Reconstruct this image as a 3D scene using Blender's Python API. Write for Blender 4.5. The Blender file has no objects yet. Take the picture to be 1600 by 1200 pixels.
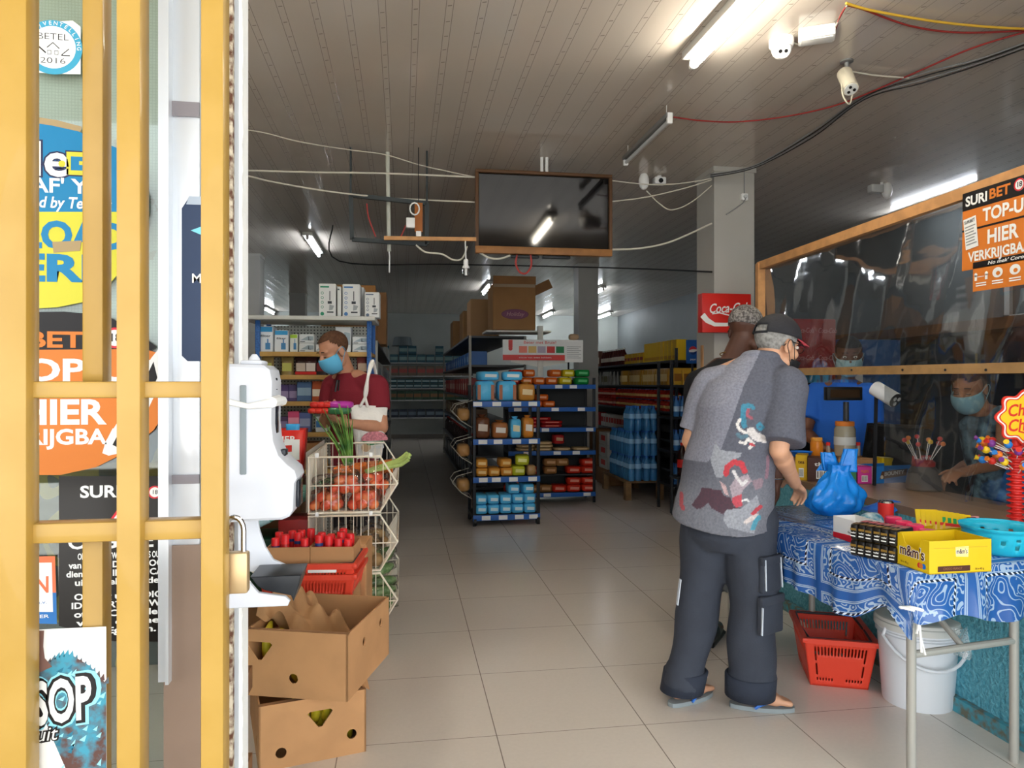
import bpy, bmesh, math, random
from mathutils import Vector, Matrix
random.seed(7)
SC = bpy.context.scene
COL = SC.collection
PI = math.pi
# ---------------------------------------------------------------- camera, sky, sun, exposure
F = 1120.0; CAM_H = 1.37; YAW = math.atan(170/1120.0)
CA, SA = math.cos(YAW), math.sin(YAW)
cam_data = bpy.data.cameras.new('camera'); cam = bpy.data.objects.new('camera', cam_data); COL.objects.link(cam)
cam.location = (0, 0, CAM_H); cam.rotation_euler = (PI/2, 0, -YAW)
cam_data.sensor_fit = 'HORIZONTAL'; cam_data.sensor_width = 36.0; cam_data.lens = 36.0*F/1600.0; cam_data.clip_start = 0.05
SC.camera = cam
world = bpy.data.worlds.new('sky'); SC.world = world; world.use_nodes = True
bg = world.node_tree.nodes['Background']; bg.inputs[0].default_value = (0.92, 0.96, 1.0, 1); bg.inputs[1].default_value = 2.35
sun_d = bpy.data.lights.new('sun', 'SUN'); sun_d.energy = 17.0; sun_d.angle = 0.02; sun_d.color = (1, .98, .96)
sun = bpy.data.objects.new('sun', sun_d); COL.objects.link(sun); sun.location = (0, -6, 9); sun.rotation_euler = (math.radians(-14), math.radians(10), 0)
SC.view_settings.view_transform = 'Standard'; SC.view_settings.look = 'None'
SC.view_settings.exposure = 0.85; SC.view_settings.gamma = 1.0; SC.view_settings.use_curve_mapping = False

# ---------------------------------------------------------------- pixel <-> place helpers (1600 x 1200 frame)
def W(px, py, z):
    xc = (px-800)/F*z
    return Vector((xc*CA+z*SA, z*CA-xc*SA, CAM_H+(600-py)/F*z))
def atH(px, py, h): return W(px, py, (CAM_H-h)*F/(py-600))
def atX(px, py, X): return W(px, py, X/((px-800)/F*CA+SA))
def atY(px, py, Y): return W(px, py, Y/(CA-(px-800)/F*SA))

# ---------------------------------------------------------------- mesh helpers
def basis(d, up=(0, 0, 1)):
    d = Vector(d).normalized(); u = Vector(up)
    if abs(d.dot(u)) > .98: u = Vector((1, 0, 0))
    x = u.cross(d).normalized(); y = d.cross(x).normalized()
    return x, y, d
class MB:
    def __init__(s): s.v = []; s.f = []; s.m = []
    def add(s, vs, fs, mi=0, M=None):
        n = len(s.v)
        for v in vs:
            v = Vector(v); s.v.append(tuple(M @ v) if M else tuple(v))
        for f in fs: s.f.append(tuple(i+n for i in f)); s.m.append(mi)
        return s
    def box(s, c, sz, mi=0, rz=0, M=None):
        x, y, z = sz[0]/2, sz[1]/2, sz[2]/2
        vs = [Vector((a*x, b*y, d*z)) for a in (-1, 1) for b in (-1, 1) for d in (-1, 1)]
        T = Matrix.Translation(Vector(c)) @ Matrix.Rotation(rz, 4, 'Z')
        if M: T = M @ T
        return s.add(vs, [(0, 1, 3, 2), (4, 6, 7, 5), (0, 4, 5, 1), (2, 3, 7, 6), (0, 2, 6, 4), (1, 5, 7, 3)], mi, T)
    def rbox(s, c, sz, r=.005, mi=0, rz=0, M=None, seg=2):
        bm = bmesh.new(); bmesh.ops.create_cube(bm, size=1)
        for v in bm.verts: v.co = Vector((v.co.x*sz[0], v.co.y*sz[1], v.co.z*sz[2]))
        bmesh.ops.bevel(bm, geom=bm.edges[:], offset=min(r, min(sz)*.49), segments=seg, profile=.5, affect='EDGES')
        T = Matrix.Translation(Vector(c)) @ Matrix.Rotation(rz, 4, 'Z')
        if M: T = M @ T
        s.bm(bm, mi, T); return s
    def bm(s, bm, mi=0, M=None):
        bm.verts.index_update()
        s.add([v.co.copy() for v in bm.verts], [[v.index for v in f.verts] for f in bm.faces], mi, M); bm.free(); return s
    def bar(s, a, b, w, h=None, mi=0, up=(0, 0, 1)):
        a, b = Vector(a), Vector(b); h = h or w; x, y, d = basis(b-a, up)
        vs = []
        for p in (a, b):
            for i, j in ((-1, -1), (1, -1), (1, 1), (-1, 1)): vs.append(p+x*i*w/2+y*j*h/2)
        return s.add(vs, [(3, 2, 1, 0), (4, 5, 6, 7), (0, 1, 5, 4), (1, 2, 6, 5), (2, 3, 7, 6), (3, 0, 4, 7)], mi)
    def cone(s, a, b, r0, r1, n=12, mi=0, cap=True):
        a, b = Vector(a), Vector(b); x, y, d = basis(b-a); vs = []
        for p, r in ((a, r0), (b, r1)):
            for k in range(n):
                t = 2*PI*k/n; vs.append(p+x*math.cos(t)*r+y*math.sin(t)*r)
        fs = [(k, (k+1) % n, n+(k+1) % n, n+k) for k in range(n)]
        if cap: fs += [tuple(range(n-1, -1, -1)), tuple(range(n, 2*n))]
        return s.add(vs, fs, mi)
    def cyl(s, a, b, r, n=12, mi=0): return s.cone(a, b, r, r, n, mi)
    def tube(s, pts, r, n=6, mi=0, closed=False):
        pts = [Vector(p) for p in pts]; m = len(pts); vs = []; fs = []; px = None
        for i, p in enumerate(pts):
            if closed: d = pts[(i+1) % m]-pts[i-1]
            else: d = pts[min(i+1, m-1)]-pts[max(i-1, 0)]
            d = d.normalized()
            if px is None: x, y, d = basis(d)
            else:
                x = (px-d*px.dot(d))
                x = x.normalized() if x.length > 1e-6 else basis(d)[0]
                y = d.cross(x)
            px = x; rr = r[i] if isinstance(r, (list, tuple)) else r
            for k in range(n):
                t = 2*PI*k/n; vs.append(p+x*math.cos(t)*rr+y*math.sin(t)*rr)
        for i in range(m if closed else m-1):
            j = (i+1) % m
            for k in range(n): fs.append((i*n+k, i*n+(k+1) % n, j*n+(k+1) % n, j*n+k))
        if not closed: fs += [tuple(range(n-1, -1, -1)), tuple(range((m-1)*n, m*n))]
        return s.add(vs, fs, mi)
    def lathe(s, prof, n=16, mi=0, M=None, c=(0, 0, 0), sx=1, sy=1, mis=None):
        vs = []; fs = []; k0 = len(prof); c = Vector(c)
        for r, z in prof:
            for k in range(n):
                t = 2*PI*k/n; vs.append(c+Vector((r*sx*math.cos(t), r*sy*math.sin(t), z)))
        nn = len(s.v)
        for i in range(k0-1):
            for k in range(n):
                s_f = (i*n+k, i*n+(k+1) % n, (i+1)*n+(k+1) % n, (i+1)*n+k)
                fs.append(s_f)
        s.add(vs, fs, mi, M)
        if mis:
            base = len(s.m)-len(fs)
            for i in range(k0-1):
                for k in range(n): s.m[base+i*n+k] = mis[i]
        s.add(vs[:n], [tuple(range(n-1, -1, -1))], mis[0] if mis else mi, M); s.add(vs[-n:], [tuple(range(n))], mis[-1] if mis else mi, M)
        return s
    def ell(s, c, r, mi=0, M=None, n=14, R=None):
        c = Vector(c); vs = [Vector((0, 0, -1))]; fs = []; m = n//2
        for i in range(1, m):
            ph = -PI/2+PI*i/m
            for k in range(n): t = 2*PI*k/n; vs.append(Vector((math.cos(ph)*math.cos(t), math.cos(ph)*math.sin(t), math.sin(ph))))
        vs.append(Vector((0, 0, 1))); L = len(vs)-1
        for k in range(n): fs.append((0, 1+(k+1) % n, 1+k)); fs.append((L, 1+(m-2)*n+k, 1+(m-2)*n+(k+1) % n))
        for i in range(m-2):
            for k in range(n): a = 1+i*n; fs.append((a+k, a+(k+1) % n, a+n+(k+1) % n, a+n+k))
        r = (r, r, r) if isinstance(r, (int, float)) else r
        vs = [Vector((v.x*r[0], v.y*r[1], v.z*r[2])) for v in vs]
        if R: vs = [R @ v for v in vs]
        return s.add([v+c for v in vs], fs, mi, M)
    def cap(s, a, b, r0, r1, n=12, mi=0):
        s.cone(a, b, r0, r1, n, mi); s.ell(a, r0, mi, n=n); s.ell(b, r1, mi, n=n); return s
    def loft(s, rings, n=18, mi=0, capends=True):
        """rings: (centre, xdir*rx, ydir*ry)"""
        vs = []; fs = []; m = len(rings)
        for c, u, w in rings:
            c, u, w = Vector(c), Vector(u), Vector(w)
            for k in range(n): t = 2*PI*k/n; vs.append(c+u*math.cos(t)+w*math.sin(t))
        for i in range(m-1):
            for k in range(n): fs.append((i*n+k, i*n+(k+1) % n, (i+1)*n+(k+1) % n, (i+1)*n+k))
        if capends: fs += [tuple(range(n-1, -1, -1)), tuple(range((m-1)*n, m*n))]
        return s.add(vs, fs, mi)
    def prism(s, poly, t, mi=0, M=None, side=None):
        """poly of (x, y); extruded from z=0 to z=t"""
        n = len(poly); vs = [Vector((p[0], p[1], 0)) for p in poly]+[Vector((p[0], p[1], t)) for p in poly]
        s.add(vs, [tuple(range(n-1, -1, -1)), tuple(range(n, 2*n))], mi, M)
        s.add(vs, [(k, (k+1) % n, n+(k+1) % n, n+k) for k in range(n)], mi if side is None else side, M)
        return s
    def quad(s, a, b, c, d, mi=0): return s.add([a, b, c, d], [(0, 1, 2, 3)], mi)
    def grid(s, nu, nv, fn, mi=0, mfn=None):
        vs = [fn(i/nu, j/nv) for j in range(nv+1) for i in range(nu+1)]; n0 = len(s.m); fs = []
        for j in range(nv):
            for i in range(nu): a = j*(nu+1)+i; fs.append((a, a+1, a+nu+2, a+nu+1))
        s.add(vs, fs, mi)
        if mfn:
            for j in range(nv):
                for i in range(nu): s.m[n0+j*nu+i] = mfn((i+.5)/nu, (j+.5)/nv)
        return s
    def mesh(s, name, mats, smooth=35, fix=False):
        me = bpy.data.meshes.new(name); me.from_pydata([tuple(v) for v in s.v], [], s.f)
        for m in (mats if isinstance(mats, (list, tuple)) else [mats]): me.materials.append(m)
        if max(s.m or [0]) > 0: me.polygons.foreach_set('material_index', s.m)
        if fix:
            b = bmesh.new(); b.from_mesh(me); bmesh.ops.recalc_face_normals(b, faces=b.faces); b.to_mesh(me); b.free()
        if smooth:
            me.polygons.foreach_set('use_smooth', [True]*len(me.polygons)); me.set_sharp_from_angle(angle=math.radians(smooth))
        me.update(); return me
    def build(s, name, mats, parent=None, smooth=35, fix=False, loc=None):
        return link(name, s.mesh(name, mats, smooth, fix), parent, loc)
def link(name, me, parent=None, loc=None):
    o = bpy.data.objects.new(name, me); COL.objects.link(o)
    if parent: o.parent = parent
    if loc is not None: o.location = loc
    return o
def tag(o, label=None, cat=None, group=None, kind=None):
    if label: o['label'] = label
    if cat: o['category'] = cat
    if group: o['group'] = group
    if kind: o['kind'] = kind
    return o
def thing(name, label, cat, loc=(0, 0, 0), rz=0, group=None):
    o = bpy.data.objects.new(name, None); COL.objects.link(o); o.location = loc; o.rotation_euler = (0, 0, rz); o.empty_display_size = .05
    return tag(o, label, cat, group)
def struct(name, mb, mats, smooth=30): return tag(mb.build(name, mats, smooth=smooth), kind='structure')
def dup(root, loc, rz=None, label=None, group=None, rot=None, scale=None):
    def cp(o, par):
        c = o.copy(); COL.objects.link(c)
        if par is not None: c.parent = par
        for ch in o.children: cp(ch, c)
        return c
    r = cp(root, None); r.location = loc
    if rz is not None: r.rotation_euler = (0, 0, rz)
    if rot is not None: r.rotation_euler = rot
    if scale is not None: r.scale = scale
    if label: r['label'] = label
    if group: r['group'] = group
    return r
_tc = {}
def text_geo(t, bold=0.0, shear=0.0, align='CENTER', space=1.0):
    key = (t, bold, shear, align, space)
    if key not in _tc:
        cu = bpy.data.curves.new('t', 'FONT'); cu.body = t; cu.align_x = align; cu.align_y = 'CENTER'; cu.offset = bold; cu.shear = shear; cu.space_character = space; cu.resolution_u = 3; cu.size = 1
        o = bpy.data.objects.new('t', cu); me = o.to_mesh()
        _tc[key] = ([v.co.copy() for v in me.vertices], [tuple(p.vertices) for p in me.polygons])
        o.to_mesh_clear(); bpy.data.objects.remove(o); bpy.data.curves.remove(cu)
    return _tc[key]
def txt(mb, t, M, size, mi=0, bold=0.0, shear=0.0, align='CENTER', sx=1.0, space=1.0, lift=0.0, fit=None):
    """text in the local xy plane of M (x reading direction, z out of the surface)"""
    vs, fs = text_geo(t, bold, shear, align, space)
    if fit and vs:
        w = max(v.x for v in vs)-min(v.x for v in vs); sx = fit/(w*size)
    mb.add([Vector((v.x*size*sx, v.y*size, lift)) for v in vs], fs, mi, M)
def plane_M(o, xdir, up):
    x = Vector(xdir).normalized(); z = x.cross(Vector(up)).normalized(); y = z.cross(x)
    M = Matrix((x, y, z)).transposed().to_4x4(); M.translation = Vector(o); return M
def disc(mb, M, c, r, mi=0, n=24, lift=0, r2=None, a0=0, a1=2*PI, ry=None):
    ry = ry or r
    if r2 is None: mb.add([Vector((c[0]+r*math.cos(2*PI*k/n), c[1]+ry*math.sin(2*PI*k/n), lift)) for k in range(n)], [tuple(range(n))], mi, M)
    else:
        full = abs(a1-a0-2*PI) < 1e-4; m = n if full else n+1
        vs = [Vector((c[0]+R*math.cos(a0+(a1-a0)*k/n), c[1]+R*math.sin(a0+(a1-a0)*k/n), lift)) for R in (r2, r) for k in range(m)]
        mb.add(vs, [(k, m+k, m+(k+1) % m, (k+1) % m) for k in range(n)], mi, M)
def poly(mb, M, pts, mi=0, lift=0): mb.add([Vector((p[0], p[1], lift)) for p in pts], [tuple(range(len(pts)))], mi, M)
def rect(mb, M, x0, y0, x1, y1, mi=0, lift=0): poly(mb, M, [(x0, y0), (x1, y0), (x1, y1), (x0, y1)], mi, lift)
def stroke(mb, M, pts, w, mi=0, lift=0):
    pts = [Vector((p[0], p[1])) for p in pts]; m = len(pts); vs = []
    for i, p in enumerate(pts):
        d = (pts[min(i+1, m-1)]-pts[max(i-1, 0)]).normalized(); nrm = Vector((-d.y, d.x)); ww = w[i] if isinstance(w, (list, tuple)) else w
        vs += [Vector((p.x+nrm.x*ww/2, p.y+nrm.y*ww/2, lift)), Vector((p.x-nrm.x*ww/2, p.y-nrm.y*ww/2, lift))]
    mb.add(vs, [(2*i+1, 2*i+3, 2*i+2, 2*i) for i in range(m-1)], mi, M)
def sag(a, b, d, n=12):
    a, b = Vector(a), Vector(b); return [a.lerp(b, k/n)-Vector((0, 0, d*4*(k/n)*(1-k/n))) for k in range(n+1)]
def cr(pts, n=6, closed=False):
    """Catmull-Rom through points"""
    P = [Vector(p) for p in pts]; out = []; m = len(P)
    for i in range(m if closed else m-1):
        p0 = P[i-1] if (i > 0 or closed) else P[0]; p1 = P[i]; p2 = P[(i+1) % m]; p3 = P[(i+2) % m] if (i+2 < m or closed) else P[-1]
        for k in range(n):
            t = k/n; out.append(.5*((2*p1)+(p2-p0)*t+(2*p0-5*p1+4*p2-p3)*t*t+(3*p1-p0-3*p2+p3)*t**3))
    if not closed: out.append(P[-1])
    return out

# ---------------------------------------------------------------- materials
def lin(c):
    if isinstance(c, str): c = tuple(int(c[i:i+2], 16)/255 for i in (0, 2, 4))
    return tuple((x/12.92 if x <= .04045 else ((x+.055)/1.055)**2.4) for x in c)+(1,)
_mc = {}
def mat(name, c, rough=.5, metal=0, spec=.3, noise=None, bump=None, emit=None, alpha=None, trans=None, coat=0, c2=None, sheen=0):
    """noise=(scale, amount) darkens/lightens; c2 mixes a second colour by that noise; bump=(scale, strength)"""
    if name in _mc: return _mc[name]
    m = bpy.data.materials.new(name); m.use_nodes = True; nt = m.node_tree; N = nt.nodes; L = nt.links; b = N['Principled BSDF']
    col = lin(c); b.inputs['Base Color'].default_value = col; b.inputs['Roughness'].default_value = rough; b.inputs['Metallic'].default_value = metal
    b.inputs['Specular IOR Level'].default_value = spec; b.inputs['Coat Weight'].default_value = coat
    if trans is not None: b.inputs['Transmission Weight'].default_value = trans
    if alpha is not None: b.inputs['Alpha'].default_value = alpha
    if emit: b.inputs['Emission Color'].default_value = lin(emit[0]); b.inputs['Emission Strength'].default_value = emit[1]
    tc = N.new('ShaderNodeTexCoord') if (noise or bump) else None
    if noise:
        t = N.new('ShaderNodeTexNoise'); t.inputs['Scale'].default_value = noise[0]; t.inputs['Detail'].default_value = 4
        L.new(tc.outputs['Object'], t.inputs['Vector'])
        mx = N.new('ShaderNodeMix'); mx.data_type = 'RGBA'
        k = noise[1]; d = lin(c2) if c2 else tuple(x*(1-k) for x in col[:3])+(1,)
        mx.inputs[6].default_value = col; mx.inputs[7].default_value = d
        rm = N.new('ShaderNodeMapRange'); rm.inputs[1].default_value = .4; rm.inputs[2].default_value = .62
        L.new(t.outputs['Fac'], rm.inputs[0]); L.new(rm.outputs[0], mx.inputs[0]); L.new(mx.outputs[2], b.inputs['Base Color'])
    if bump:
        t = N.new('ShaderNodeTexNoise'); t.inputs['Scale'].default_value = bump[0]; t.inputs['Detail'].default_value = 3
        L.new(tc.outputs['Object'], t.inputs['Vector'])
        bp = N.new('ShaderNodeBump'); bp.inputs['Strength'].default_value = bump[1]; bp.inputs['Distance'].default_value = .01
        L.new(t.outputs['Fac'], bp.inputs['Height']); L.new(bp.outputs[0], b.inputs['Normal'])
    _mc[name] = m; return m
def clear_mat(name, tint='ffffff', gloss=.12, rough=.05, bump=None, opaque=0.0, body='ffffff', fres=1.0):
    """thin clear film or glass: transparent plus a glossy sheen, plus an optional milky share"""
    if name in _mc: return _mc[name]
    m = bpy.data.materials.new(name); m.use_nodes = True; nt = m.node_tree; N = nt.nodes; L = nt.links; N.remove(N['Principled BSDF'])
    tr = N.new('ShaderNodeBsdfTransparent'); tr.inputs[0].default_value = lin(tint)
    gl = N.new('ShaderNodeBsdfGlossy'); gl.inputs['Roughness'].default_value = rough
    lw = N.new('ShaderNodeFresnel'); lw.inputs[0].default_value = 1.4
    ad = N.new('ShaderNodeMath'); ad.operation = 'MULTIPLY_ADD'; ad.inputs[1].default_value = fres; ad.inputs[2].default_value = gloss*.3; ad.use_clamp = True
    L.new(lw.outputs[0], ad.inputs[0])
    mx = N.new('ShaderNodeMixShader'); L.new(ad.outputs[0], mx.inputs[0]); L.new(tr.outputs[0], mx.inputs[1]); L.new(gl.outputs[0], mx.inputs[2])
    out = mx
    if opaque:
        df = N.new('ShaderNodeBsdfDiffuse'); df.inputs[0].default_value = lin(body)
        m2 = N.new('ShaderNodeMixShader'); m2.inputs[0].default_value = opaque; L.new(mx.outputs[0], m2.inputs[1]); L.new(df.outputs[0], m2.inputs[2]); out = m2
    if bump:
        tc = N.new('ShaderNodeTexCoord'); mp = N.new('ShaderNodeMapping'); mp.inputs['Scale'].default_value = bump[2] if len(bump) > 2 else (1, 1, 1)
        t = N.new('ShaderNodeTexNoise'); t.inputs['Scale'].default_value = bump[0]; t.inputs['Detail'].default_value = 2
        L.new(tc.outputs['Object'], mp.inputs[0]); L.new(mp.outputs[0], t.inputs['Vector'])
        bp = N.new('ShaderNodeBump'); bp.inputs['Strength'].default_value = bump[1]; bp.inputs['Distance'].default_value = .02
        L.new(t.outputs['Fac'], bp.inputs['Height']); L.new(bp.outputs[0], gl.inputs['Normal']); L.new(bp.outputs[0], lw.inputs['Normal'])
    L.new(out.outputs[0], N['Material Output'].inputs[0]); _mc[name] = m; return m
class Nx:
    """tiny expression builder over shader maths"""
    def __init__(s, nt, sock): s.nt = nt; s.k = sock
    def op(s, o, b=None, c=None):
        n = s.nt.nodes.new('ShaderNodeMath'); n.operation = o; s.nt.links.new(s.k, n.inputs[0])
        for i, q in ((1, b), (2, c)):
            if q is None: continue
            if isinstance(q, Nx): s.nt.links.new(q.k, n.inputs[i])
            else: n.inputs[i].default_value = q
        return Nx(s.nt, n.outputs[0])
    def __add__(s, b): return s.op('ADD', b)
    def __sub__(s, b): return s.op('SUBTRACT', b)
    def __mul__(s, b): return s.op('MULTIPLY', b)
    def fr(s): return s.op('FRACT')
    def lt(s, b): return s.op('LESS_THAN', b)
    def gt(s, b): return s.op('GREATER_THAN', b)
    def ab(s): return s.op('ABSOLUTE')
    def mx(s, b): return s.op('MAXIMUM', b)
def shader(name):
    m = bpy.data.materials.new(name); m.use_nodes = True; nt = m.node_tree; b = nt.nodes['Principled BSDF']
    tc = nt.nodes.new('ShaderNodeTexCoord'); sp = nt.nodes.new('ShaderNodeSeparateXYZ'); nt.links.new(tc.outputs['Object'], sp.inputs[0])
    _mc[name] = m
    return m, nt, b, tc, Nx(nt, sp.outputs[0]), Nx(nt, sp.outputs[1]), Nx(nt, sp.outputs[2])
def noise_n(nt, tc, scale, detail=3, vec=None):
    t = nt.nodes.new('ShaderNodeTexNoise'); t.inputs['Scale'].default_value = scale; t.inputs['Detail'].default_value = detail
    nt.links.new(vec or tc.outputs['Object'], t.inputs['Vector']); return Nx(nt, t.outputs['Fac'])
def mixc(nt, fac, a, b_):
    n = nt.nodes.new('ShaderNodeMix'); n.data_type = 'RGBA'
    if isinstance(fac, Nx): nt.links.new(fac.k, n.inputs[0])
    else: n.inputs[0].default_value = fac
    for i, q in ((6, a), (7, b_)):
        if isinstance(q, (str, tuple)): n.inputs[i].default_value = lin(q)
        else: nt.links.new(q, n.inputs[i])
    return n.outputs[2]
def bump_n(nt, b, h, strength=.3, dist=.01, inv=False):
    n = nt.nodes.new('ShaderNodeBump'); n.inputs['Strength'].default_value = strength; n.inputs['Distance'].default_value = dist; n.invert = inv
    nt.links.new(h.k, n.inputs['Height']); nt.links.new(n.outputs[0], b.inputs['Normal'])
K = dict(
 white=mat('white_plastic', 'f2f2f0', .35), paper=mat('white_paper', 'eeeeea', .7), black=mat('black_plastic', '161616', .4), dark=mat('dark_metal', '202226', .45),
 red=mat('red_plastic', 'd62f22', .4), chrome=mat('chrome', 'c8c8c8', .18, 1), steel=mat('grey_steel', '9a9c9c', .4, .6), bluem=mat('blue_strip', '2b62b0', .4),
 kraft=mat('cardboard', 'b98a5e', .85, noise=(6, .12)), kraft2=mat('cardboard_dark', '8f6742', .85, noise=(5, .15)), kin=mat('cardboard_inner', '9b7350', .9, noise=(5, .2)),
 wood=mat('pine_wood', 'c89460', .6, noise=(14, .2)), wood2=mat('brown_wood', '7a5230', .6, noise=(10, .3)), wire=mat('cream_wire', 'e8e2d2', .4, noise=(9, .35), c2='dccfb8'),
 yellow=mat('yellow_card', 'd9b814', .45), brown=mat('brown_print', '4a2413', .5), orange=mat('orange_print', 'd67a2e', .5), ink=mat('black_ink', '1a1718', .5),
 film=clear_mat('clear_film', 'ffffff', .25, .12, (30, .5)), blue=mat('blue_plastic', '1e6fd0', .35), green=mat('green_print', '1f9a4a', .5), lred=mat('red_print', 'cf2a24', .5),
 grey=mat('grey_print', '8d8f90', .5), lgrey=mat('light_grey', 'c9cbc9', .5), teal=mat('teal_print', '2f97b8', .5), pink=mat('pink_print', 'e06a9a', .5), gold=mat('brass', 'c9a063', .3, .8))
# ================================================================ SETTING
CEIL = 3.15; XL, XR, YB, YF = -4.6, 5.6, 18.3, 1.3
m, nt, b, tc, X, Y, Z = shader('floor_tile')
fx = ((X-.36)*(1/.6)).fr(); fy = ((Y-.37)*(1/.6)).fr()
jt = (fx-.5).ab().gt(.4965).mx((fy-.5).ab().gt(.4972))
n1 = noise_n(nt, tc, 1.3); n2 = noise_n(nt, tc, 60, 2)
base = mixc(nt, n1, 'd8cec3', 'e0d6cb'); base = mixc(nt, n2*.2, base, 'afa79e'); c = mixc(nt, jt*.8, base, '6c6056')
nt.links.new(c, b.inputs['Base Color']); b.inputs['Roughness'].default_value = .22; bump_n(nt, b, jt, .3, .003, True)
floor = struct('floor', MB().box(((XL+XR)/2, (YF-.15+YB)/2, -.1), (XR-XL, YB-YF+.15, .2)), m)
m, nt, b, tc, X, Y, Z = shader('ceiling_plank')
P_ = .158; u = ((X+.02)*(1/P_)).fr()*P_
ln = (u-.0620).ab().lt(.0016).mx((u-.0960).ab().lt(.0016))
tv = ((Y+X*.35)*(1/.15)).fr(); tk = tv.lt(.055)*(u-.079).ab().lt(.010)
n1 = noise_n(nt, tc, .9); msk = ln*.75
base = mixc(nt, n1, 'd9cfc3', 'cabfb2'); c = mixc(nt, msk.mx(tk*.8)*.75, base, '5a4d44')
nt.links.new(c, b.inputs['Base Color']); b.inputs['Roughness'].default_value = .13; b.inputs['Specular IOR Level'].default_value = .6
mp = nt.nodes.new('ShaderNodeMapping'); mp.inputs['Scale'].default_value = (6, .5, 1); nt.links.new(tc.outputs['Object'], mp.inputs[0])
nw = noise_n(nt, tc, 1.2, 2, mp.outputs[0]); bump_n(nt, b, nw-(ln*.15), .22, .012)
struct('ceiling', MB().box(((XL+XR)/2, (YF+YB)/2, CEIL+.1), (XR-XL, YB-YF, .2)), m)
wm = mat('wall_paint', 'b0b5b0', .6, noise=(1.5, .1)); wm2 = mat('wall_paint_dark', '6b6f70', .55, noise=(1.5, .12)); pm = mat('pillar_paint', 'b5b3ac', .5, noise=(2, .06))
struct('wall_back', MB().box((.5, YB+.1, 1.5), (XR-XL+.4, .2, 3.4)), wm)
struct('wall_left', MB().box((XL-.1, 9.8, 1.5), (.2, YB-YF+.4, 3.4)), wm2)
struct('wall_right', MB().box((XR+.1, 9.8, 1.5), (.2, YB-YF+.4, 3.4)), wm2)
mb = MB(); mb.box((-2.9, YF+.02, 1.45), (3.2, .2, 3.6)); mb.box((2.5, YF+.02, 3.05), (7, .2, .4)); mb.box((4.3, YF+.02, 1.45), (3.0, .2, 3.6)); mb.box((-.8, YF+.02, 2.97), (1.2, .2, .6))  # right-hand wing is unseen, extended to darken the ceiling on that side
struct('wall_front', mb, mat('facade_paint', 'cfc9b8', .7))
struct('sidewalk', MB().box((0, -5.5, -.27), (40, 13.3, .2)), mat('concrete', 'a9a7a2', .9, noise=(2, .15)))
struct('ceiling_awning_unseen', MB().box((.5, -.5, 3.2), (13, 3.4, .12)), mat('awning_sheet', 'b9b4a8', .6))  # unseen awning, put in to keep sun and high sky off the facade
for nm, (x0, x1, y0, y1) in (('pillar', (2.515, 2.865, 5.55, 5.9)), ('pillar', (2.555, 2.855, 10.3, 10.6)), ('pillar', (-2.25, -1.94, 10.2, 10.5)), ('pillar', (-2.2, -1.9, 14.5, 14.8))):
    mb = MB().box(((x0+x1)/2, (y0+y1)/2, CEIL/2), (x1-x0, y1-y0, CEIL)); mb.box(((x0+x1)/2, (y0+y1)/2, CEIL-.02), (x1-x0+.025, y1-y0+.025, .04)); struct(nm, mb, pm)
# high window on the right wall
w_ = MB(); wy0, wy1, wz0, wz1 = 4.6, 5.9, 1.98, 2.5
for y in (wy0, (wy0+wy1)/2, wy1): w_.box((XR-.02, y, (wz0+wz1)/2), (.06, .06, wz1-wz0))
for z in (wz0, wz1): w_.box((XR-.02, (wy0+wy1)/2, z), (.06, wy1-wy0+.06, .06))
wn = struct('window_1', w_, mat('window_frame_white', 'd8dad8', .5)); g = MB().box((XR-.01, (wy0+wy1)/2, (wz0+wz1)/2), (.012, wy1-wy0, wz1-wz0)).build('pane', mat('dim_glass', '5d6a70', .12), wn)
# baseboards
struct('baseboard_back', MB().box((.5, YB-.01, .05), (XR-XL, .02, .1)), mat('base_grey', '7b746c', .5))

# ================================================================ STOREFRONT, left of the doorway
YG = 1.50                                   # plane of the glass
gx = lambda px, Y=YG: atY(px, 600, Y).x
gz = lambda px, py, Y=YG: atY(px, py, Y).z
alu = mat('brushed_aluminium', 'dfe3e8', .3, .55, bump=(3, .05)); taupe = mat('taupe_frame', '8d7767', .5, noise=(8, .08))
glass = MB().box(((-2.0+gx(270))/2, YG+.004, 1.25), (gx(270)+2.0, .006, 2.7))
win = tag(glass.build('window_2', clear_mat('shop_glass', 'e8f0ee', .1, .03)), kind='structure')
m, nt, b, tc, X, Y, Z = shader('faded_wallpaper')
n1 = noise_n(nt, tc, 2.2); n2 = noise_n(nt, tc, 9, 4); gr = ((X*(1/.006)).fr().lt(.2)).mx((Z*(1/.006)).fr().lt(.2))
base = mixc(nt, (n1-.35)*2.2, 'faf3e8', 'ddcfac'); base = mixc(nt, gr*.18, base, '6d6648'); st = n2.gt(.66); base = mixc(nt, st*.35, base, 'c99a68')
nt.links.new(base, b.inputs['Base Color']); b.inputs['Roughness'].default_value = .8
bk = MB(); zt = 2.6
M_ = plane_M((0, YG+.03, 0), (1, 0, 0), (0, 0, 1))
edge = [(gx(256), zt), (gx(254), gz(254, 60)), (gx(258), gz(258, 200)), (gx(257), gz(257, 330)), (gx(249), gz(249, 400)), (gx(258), gz(258, 460)), (gx(262), gz(262, 560)), (gx(228), gz(228, 580)), (gx(180), gz(180, 520)), (gx(100), gz(100, 500)), (-2, gz(60, 495)), (-2, zt)]
bk.prism(edge, -.004, 0, M_)
tag(bk.build('paper_backing', m), 'stained greenish woven paper pasted inside the shop window', 'backing paper')
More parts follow.
